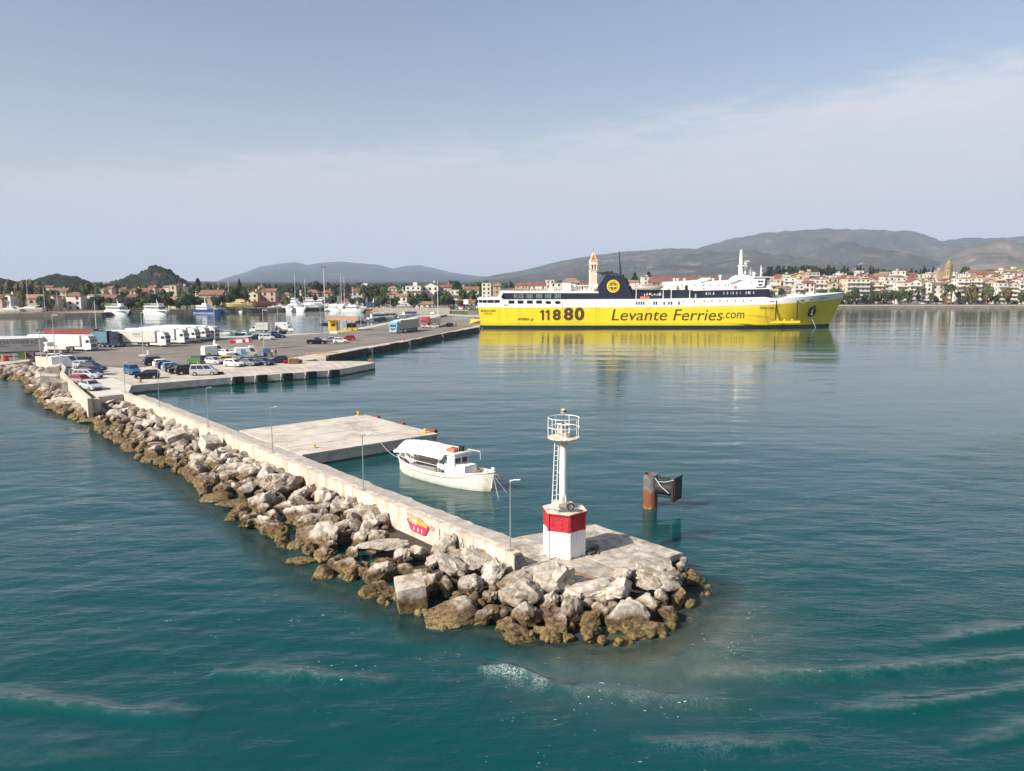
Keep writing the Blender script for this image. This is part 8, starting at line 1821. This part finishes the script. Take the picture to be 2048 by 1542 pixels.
small_boat(482, 625, 5, -60, 'small pale fishing boat at the slipway', 0)
small_boat(532, 612, 20, 180, 'dark long hull under repair in the middle of the boatyard', 2.4, BMR, 'wooden_boat', cabin=False, group='boats ashore in the boatyard')
for k, (px, y0) in enumerate([(441, 562), (453, 583), (455, 561), (614, 557), (684, 545), (688, 552), (703, 573), (594, 548)]):
    sailboat(px, 613+k % 3, 10+k % 3, (170, -80, 10, 185, -95, 80, 5, 170)[k], 'sailing yacht ashore, %s mast right of the warehouse' % ('first', 'second', 'third', 'fifth', 'sixth', 'seventh', 'last', 'fourth')[k], y0, 2.2, BWH if k % 2 else BGR, 'boats ashore in the boatyard')
yr = random.Random(17)
for k, (px, py, L_) in enumerate([(568, 612, 9), (576, 616, 7), (560, 614, 7), (623, 612, 13), (632, 616, 8), (640, 611, 12), (655, 612, 8), (664, 608, 8), (672, 613, 9), (690, 612, 8), (698, 609, 9), (708, 614, 8), (716, 610, 8), (724, 613, 8), (612, 616, 7), (546, 616, 6)]):
    (yacht if L_ > 10 else small_boat)(px, py, L_, yr.choice([170, 185, 10, -10, -80]), 'white boat ashore in the packed yard, %s' % ['by the orange hipped roof', 'just left of the tall yacht', 'left end of the white group', 'large cruiser left of the light mast', 'small one under the large cruiser', 'large cruiser behind the light mast', 'right of the light mast', 'below the second stone house', 'beside the leaning masts', 'under the leaning masts', 'left of the palms', 'in front of the palms', 'left of the yellow kite sign', 'beside the blue containers', 'right of the tall yacht', 'far left on the slip'][k], 2.0, group='boats ashore in the boatyard')
for k, (px, py, L_, hd) in enumerate([(668, 622.5, 11, -20), (706, 624.5, 13, -12), (728, 623.5, 8, -5), (688, 621, 9, -25)]):
    yacht(px, py, L_, hd, 'white motor cruiser afloat below the boatyard, %s' % ('left one', 'long low middle one', 'right one near the red hull', 'partly hidden one')[k], decks=1)
small_boat(740, 621, 6, 10, 'small boat with red hull beside the sea wall', 1.8, BRD)
small_boat(776, 617, 7, 200, 'white boat under the round green tree', 2., group='boats ashore in the boatyard'); small_boat(806, 616, 12, 185, 'covered grey boat beside the sea wall car park', 2., BGR, group='boats ashore in the boatyard'); small_boat(790, 617, 8, 170, 'white boat right of the round green trees', 2., group='boats ashore in the boatyard')
sailboat(876, 636, 9, 100, 'sailing boat with the tall mast moored behind the red lorry', 563); yacht(866, 637, 7, 120, 'white boat with dark canopy behind the barrier line', decks=1)
sailboat(190, 676, 8, 60, 'sailing boat hidden behind the lorries with its white mast showing', 600)
small_boat(452, 672, 7, 10, 'white boat moored behind the last tractor'); small_boat(470, 671.5, 6, 185, 'low dark boat moored behind the quay', 0, BNV); small_boat(487, 670, 5, 5, 'white dinghy behind the left box truck'); small_boat(558, 667, 5, 5, 'dark dinghy between the box trucks', 0, BNV)
for k, (px, py, L_) in enumerate([(752, 640, 8), (764, 639, 7), (776, 638, 8), (787, 637, 7), (816, 634, 8), (828, 633, 6)]):
    t = yacht(px, py, L_, 35, 'white boat moored behind the quay beyond the kiosk, %s in the line' % ('first', 'second', 'third', 'fourth', 'fifth', 'sixth')[k], decks=1)
    if k == 0: bx(t, 'orange_canopy', (0, 0, 4.1), (3.4, 2.2, .2), mat('canopy_orange', (.6, .22, .10), .8, .1, 1))
small_boat(1786, 614, 8, 185, 'small white fishing boat moored at the town quay'); small_boat(1988, 613, 8, 5, 'boat under blue cover at the town quay', 0, PAINT['blue']); small_boat(2010, 613, 8, 185, 'pale boat right of the blue covered one', 0)
# light mast, crane-like masts
mm = thing('floodlight_mast', 'very tall white floodlight mast in the boatyard', 'light mast', bpos(650, 619, 1.6)); H_ = AT(648, 534, mm.location.y).z-1.6; q = MB(); q.cyl((0, 0, 0), (0, 0, H_), .34, .20, 8); q.obj('pole', LGREY, mm); q = MB(); q.box((0, 0, H_), (3.2, 1.2, .35)); q.obj('lamp_ring', DGREY, mm)
for k, (x, w_) in enumerate([(733, 10), (742, 12)]): p = bpos(x, 615, 1.6); t = thing('blue_container', 'blue container in the boatyard, %s' % ('left one', 'right one'), 'container', p) if False else thing('shipping_container', 'blue container in the boatyard, the %s of two' % ('left', 'right')[k], 'container', p, .1, 'blue containers'); bx(t, 'container_body', (0, 0, 1.5), (w_*.28, 2.4, 2.9), PAINT['blue']); bx(t, 'container_roof', (0, 0, 3.0), (w_*.29, 2.5, .12), PAINT['blue'])
t = thing('white_container', 'white container standing behind the blue ones', 'container', bpos(745, 611, 1.6)); bx(t, 'container_body', (0, 0, 2.6), (3, 2.4, 5), WHITE)
t = thing('kite_sign', 'yellow kite shaped playground sail behind the boatyard', 'sail', bpos(716, 602, 1.6)); q = MB(); q.add([(-2.6, 0, 5.2), (0, 0, 7.2), (2.6, 0, 5.4), (0, .3, 4.2)], [(0, 1, 2, 3)]); q.obj('sail', BYL, t); q = MB(); q.cyl((0, 0, 0), (0, 0, 7), .1, .1, 5); q.obj('pole', LGREY, t)
q = MB(); q.box((0, 0, 1.7), (3.6, 1.5, 1.8)); o = q.obj('crimson_kiosk', BRD); o.location = bpos(694, 606, 1.6); tag(o, 'crimson hut between the leaning masts and the palms', 'hut')
t = thing('road_sign_board', 'white sign board by the road left of the ferry stern', 'sign', bpos(932, 625, 1.6)); q = MB(); q.box((0, 0, 5.4), (2.4, .2, 2.4)); q.obj('board', WHITE, t); q = MB(); q.cyl((0, 0, 0), (0, 0, 4.4), .1, .1, 5); q.obj('post', LGREY, t)
# ---------------------------------------------------------------- distant cars
def far_car(px, py, col, hd, label, group, kd='hatch', z=LANDZ): return car(kd, col, G(px, py, z), hd, label, group=group)
cr = random.Random(5); cols = ['white', 'silver', 'grey', 'black', 'navy', 'red', 'white', 'silver', 'blue']
for k in range(22): c_ = cr.choice(cols); far_car(826+k*4.6+cr.uniform(-1, 1) if k < 9 else 900+(k-9)*4.4, 619.2-(k % 2)*1.8, c_, 90+cr.uniform(-8, 8), '%s car in the row parked behind the cream sea wall' % c_, 'cars behind the sea wall', cr.choice(['hatch', 'suv', 'estate']))
wf = [(1683, 'red'), (1694, 'white'), (1700, 'navy'), (1711, 'navy'), (1722, 'silver'), (1730, 'grey'), (1740, 'black'), (1750, 'black'), (1760, 'grey'), (1769, 'black'), (1780, 'silver'), (1797, 'white'), (1826, 'black'), (1837, 'red'), (1849, 'white'), (1858, 'silver'), (1868, 'silver'), (1878, 'white'), (1900, 'navy'), (1911, 'navy'), (1922, 'navy'), (1936, 'white'), (1948, 'white'), (1960, 'silver'), (2028, 'black'), (2038, 'grey'), (1560, 'white'), (1600, 'silver')]
for k, (px, c_) in enumerate(wf): far_car(px, 608.8-(k % 2)*.8, c_, cr.choice([0, 180]), '%s car parked on the town waterfront %s' % (c_, 'right of the ferry bow' if px < 1775 else 'below the domed tower' if px < 1900 else 'below the tall palms' if px < 1990 else 'near the right edge'), 'cars on the town waterfront', cr.choice(['hatch', 'estate', 'suv']))
car('van', 'white', G(1806, 609, LANDZ), 0, 'white van on the town waterfront beside the awnings'); car('van', 'white', G(1824, 609, LANDZ), 180, 'second white van on the town waterfront beside the dark red gable')
for k, px in enumerate([1822, 1845, 1868, 1890, 1915]): p = G(px, 607, LANDZ); t = thing('cafe_canopy', 'white cafe canopy on the waterfront, %s from the dark red gable' % ('first', 'second', 'third', 'fourth', 'fifth')[k], 'canopy', p, 0, 'cafe canopies'); q = MB(); q.add([(-3, -2, 2.6), (3, -2, 2.6), (3, 2, 2.6), (-3, 2, 2.6), (0, 0, 3.5)], [(0, 1, 4), (1, 2, 4), (2, 3, 4), (3, 0, 4)]); q.obj('canopy_top', WALLC['white'], t); q = MB(); [q.cyl((x, y, 0), (x, y, 2.6), .06, .06, 4) for x in (-2.8, 2.8) for y in (-1.8, 1.8)]; q.obj('canopy_post', LGREY, t)
for k, px in enumerate([1604, 1612, 1695, 1756, 1812, 1862, 1922, 1966]): pass

# ---------------------------------------------------------------- labels that single each thing out
def picx(o):
    m_ = o.matrix_basis.translation; return m_.x/max(1, m_.y) if m_.y > 1 else 0
ONES = 'first second third fourth fifth sixth seventh eighth ninth tenth eleventh twelfth thirteenth fourteenth fifteenth sixteenth seventeenth eighteenth nineteenth'.split()
def ordw(n):
    if n < 20: return ONES[n-1]
    t_ = {2: 'twenty', 3: 'thirty', 4: 'forty', 5: 'fifty', 6: 'sixty', 7: 'seventy'}[n//10]
    return (t_[:-1]+'ieth') if n % 10 == 0 else t_+'-'+ONES[n % 10-1]
bylab = {}
for o in C.objects:
    if o.parent is None and o.get('label') and o.get('kind') is None: bylab.setdefault(o['label'], []).append(o)
for lb_, os_ in bylab.items():
    if len(os_) > 1:
        os_.sort(key=picx)
        for i, o in enumerate(os_): o['label'] = '%s, %s from left' % (lb_, ordw(i+1))
for o in C.objects:
    if o.get('label') and len(o['label'].replace(',', ' ').split()) > 16: print('LONG', o['label'])
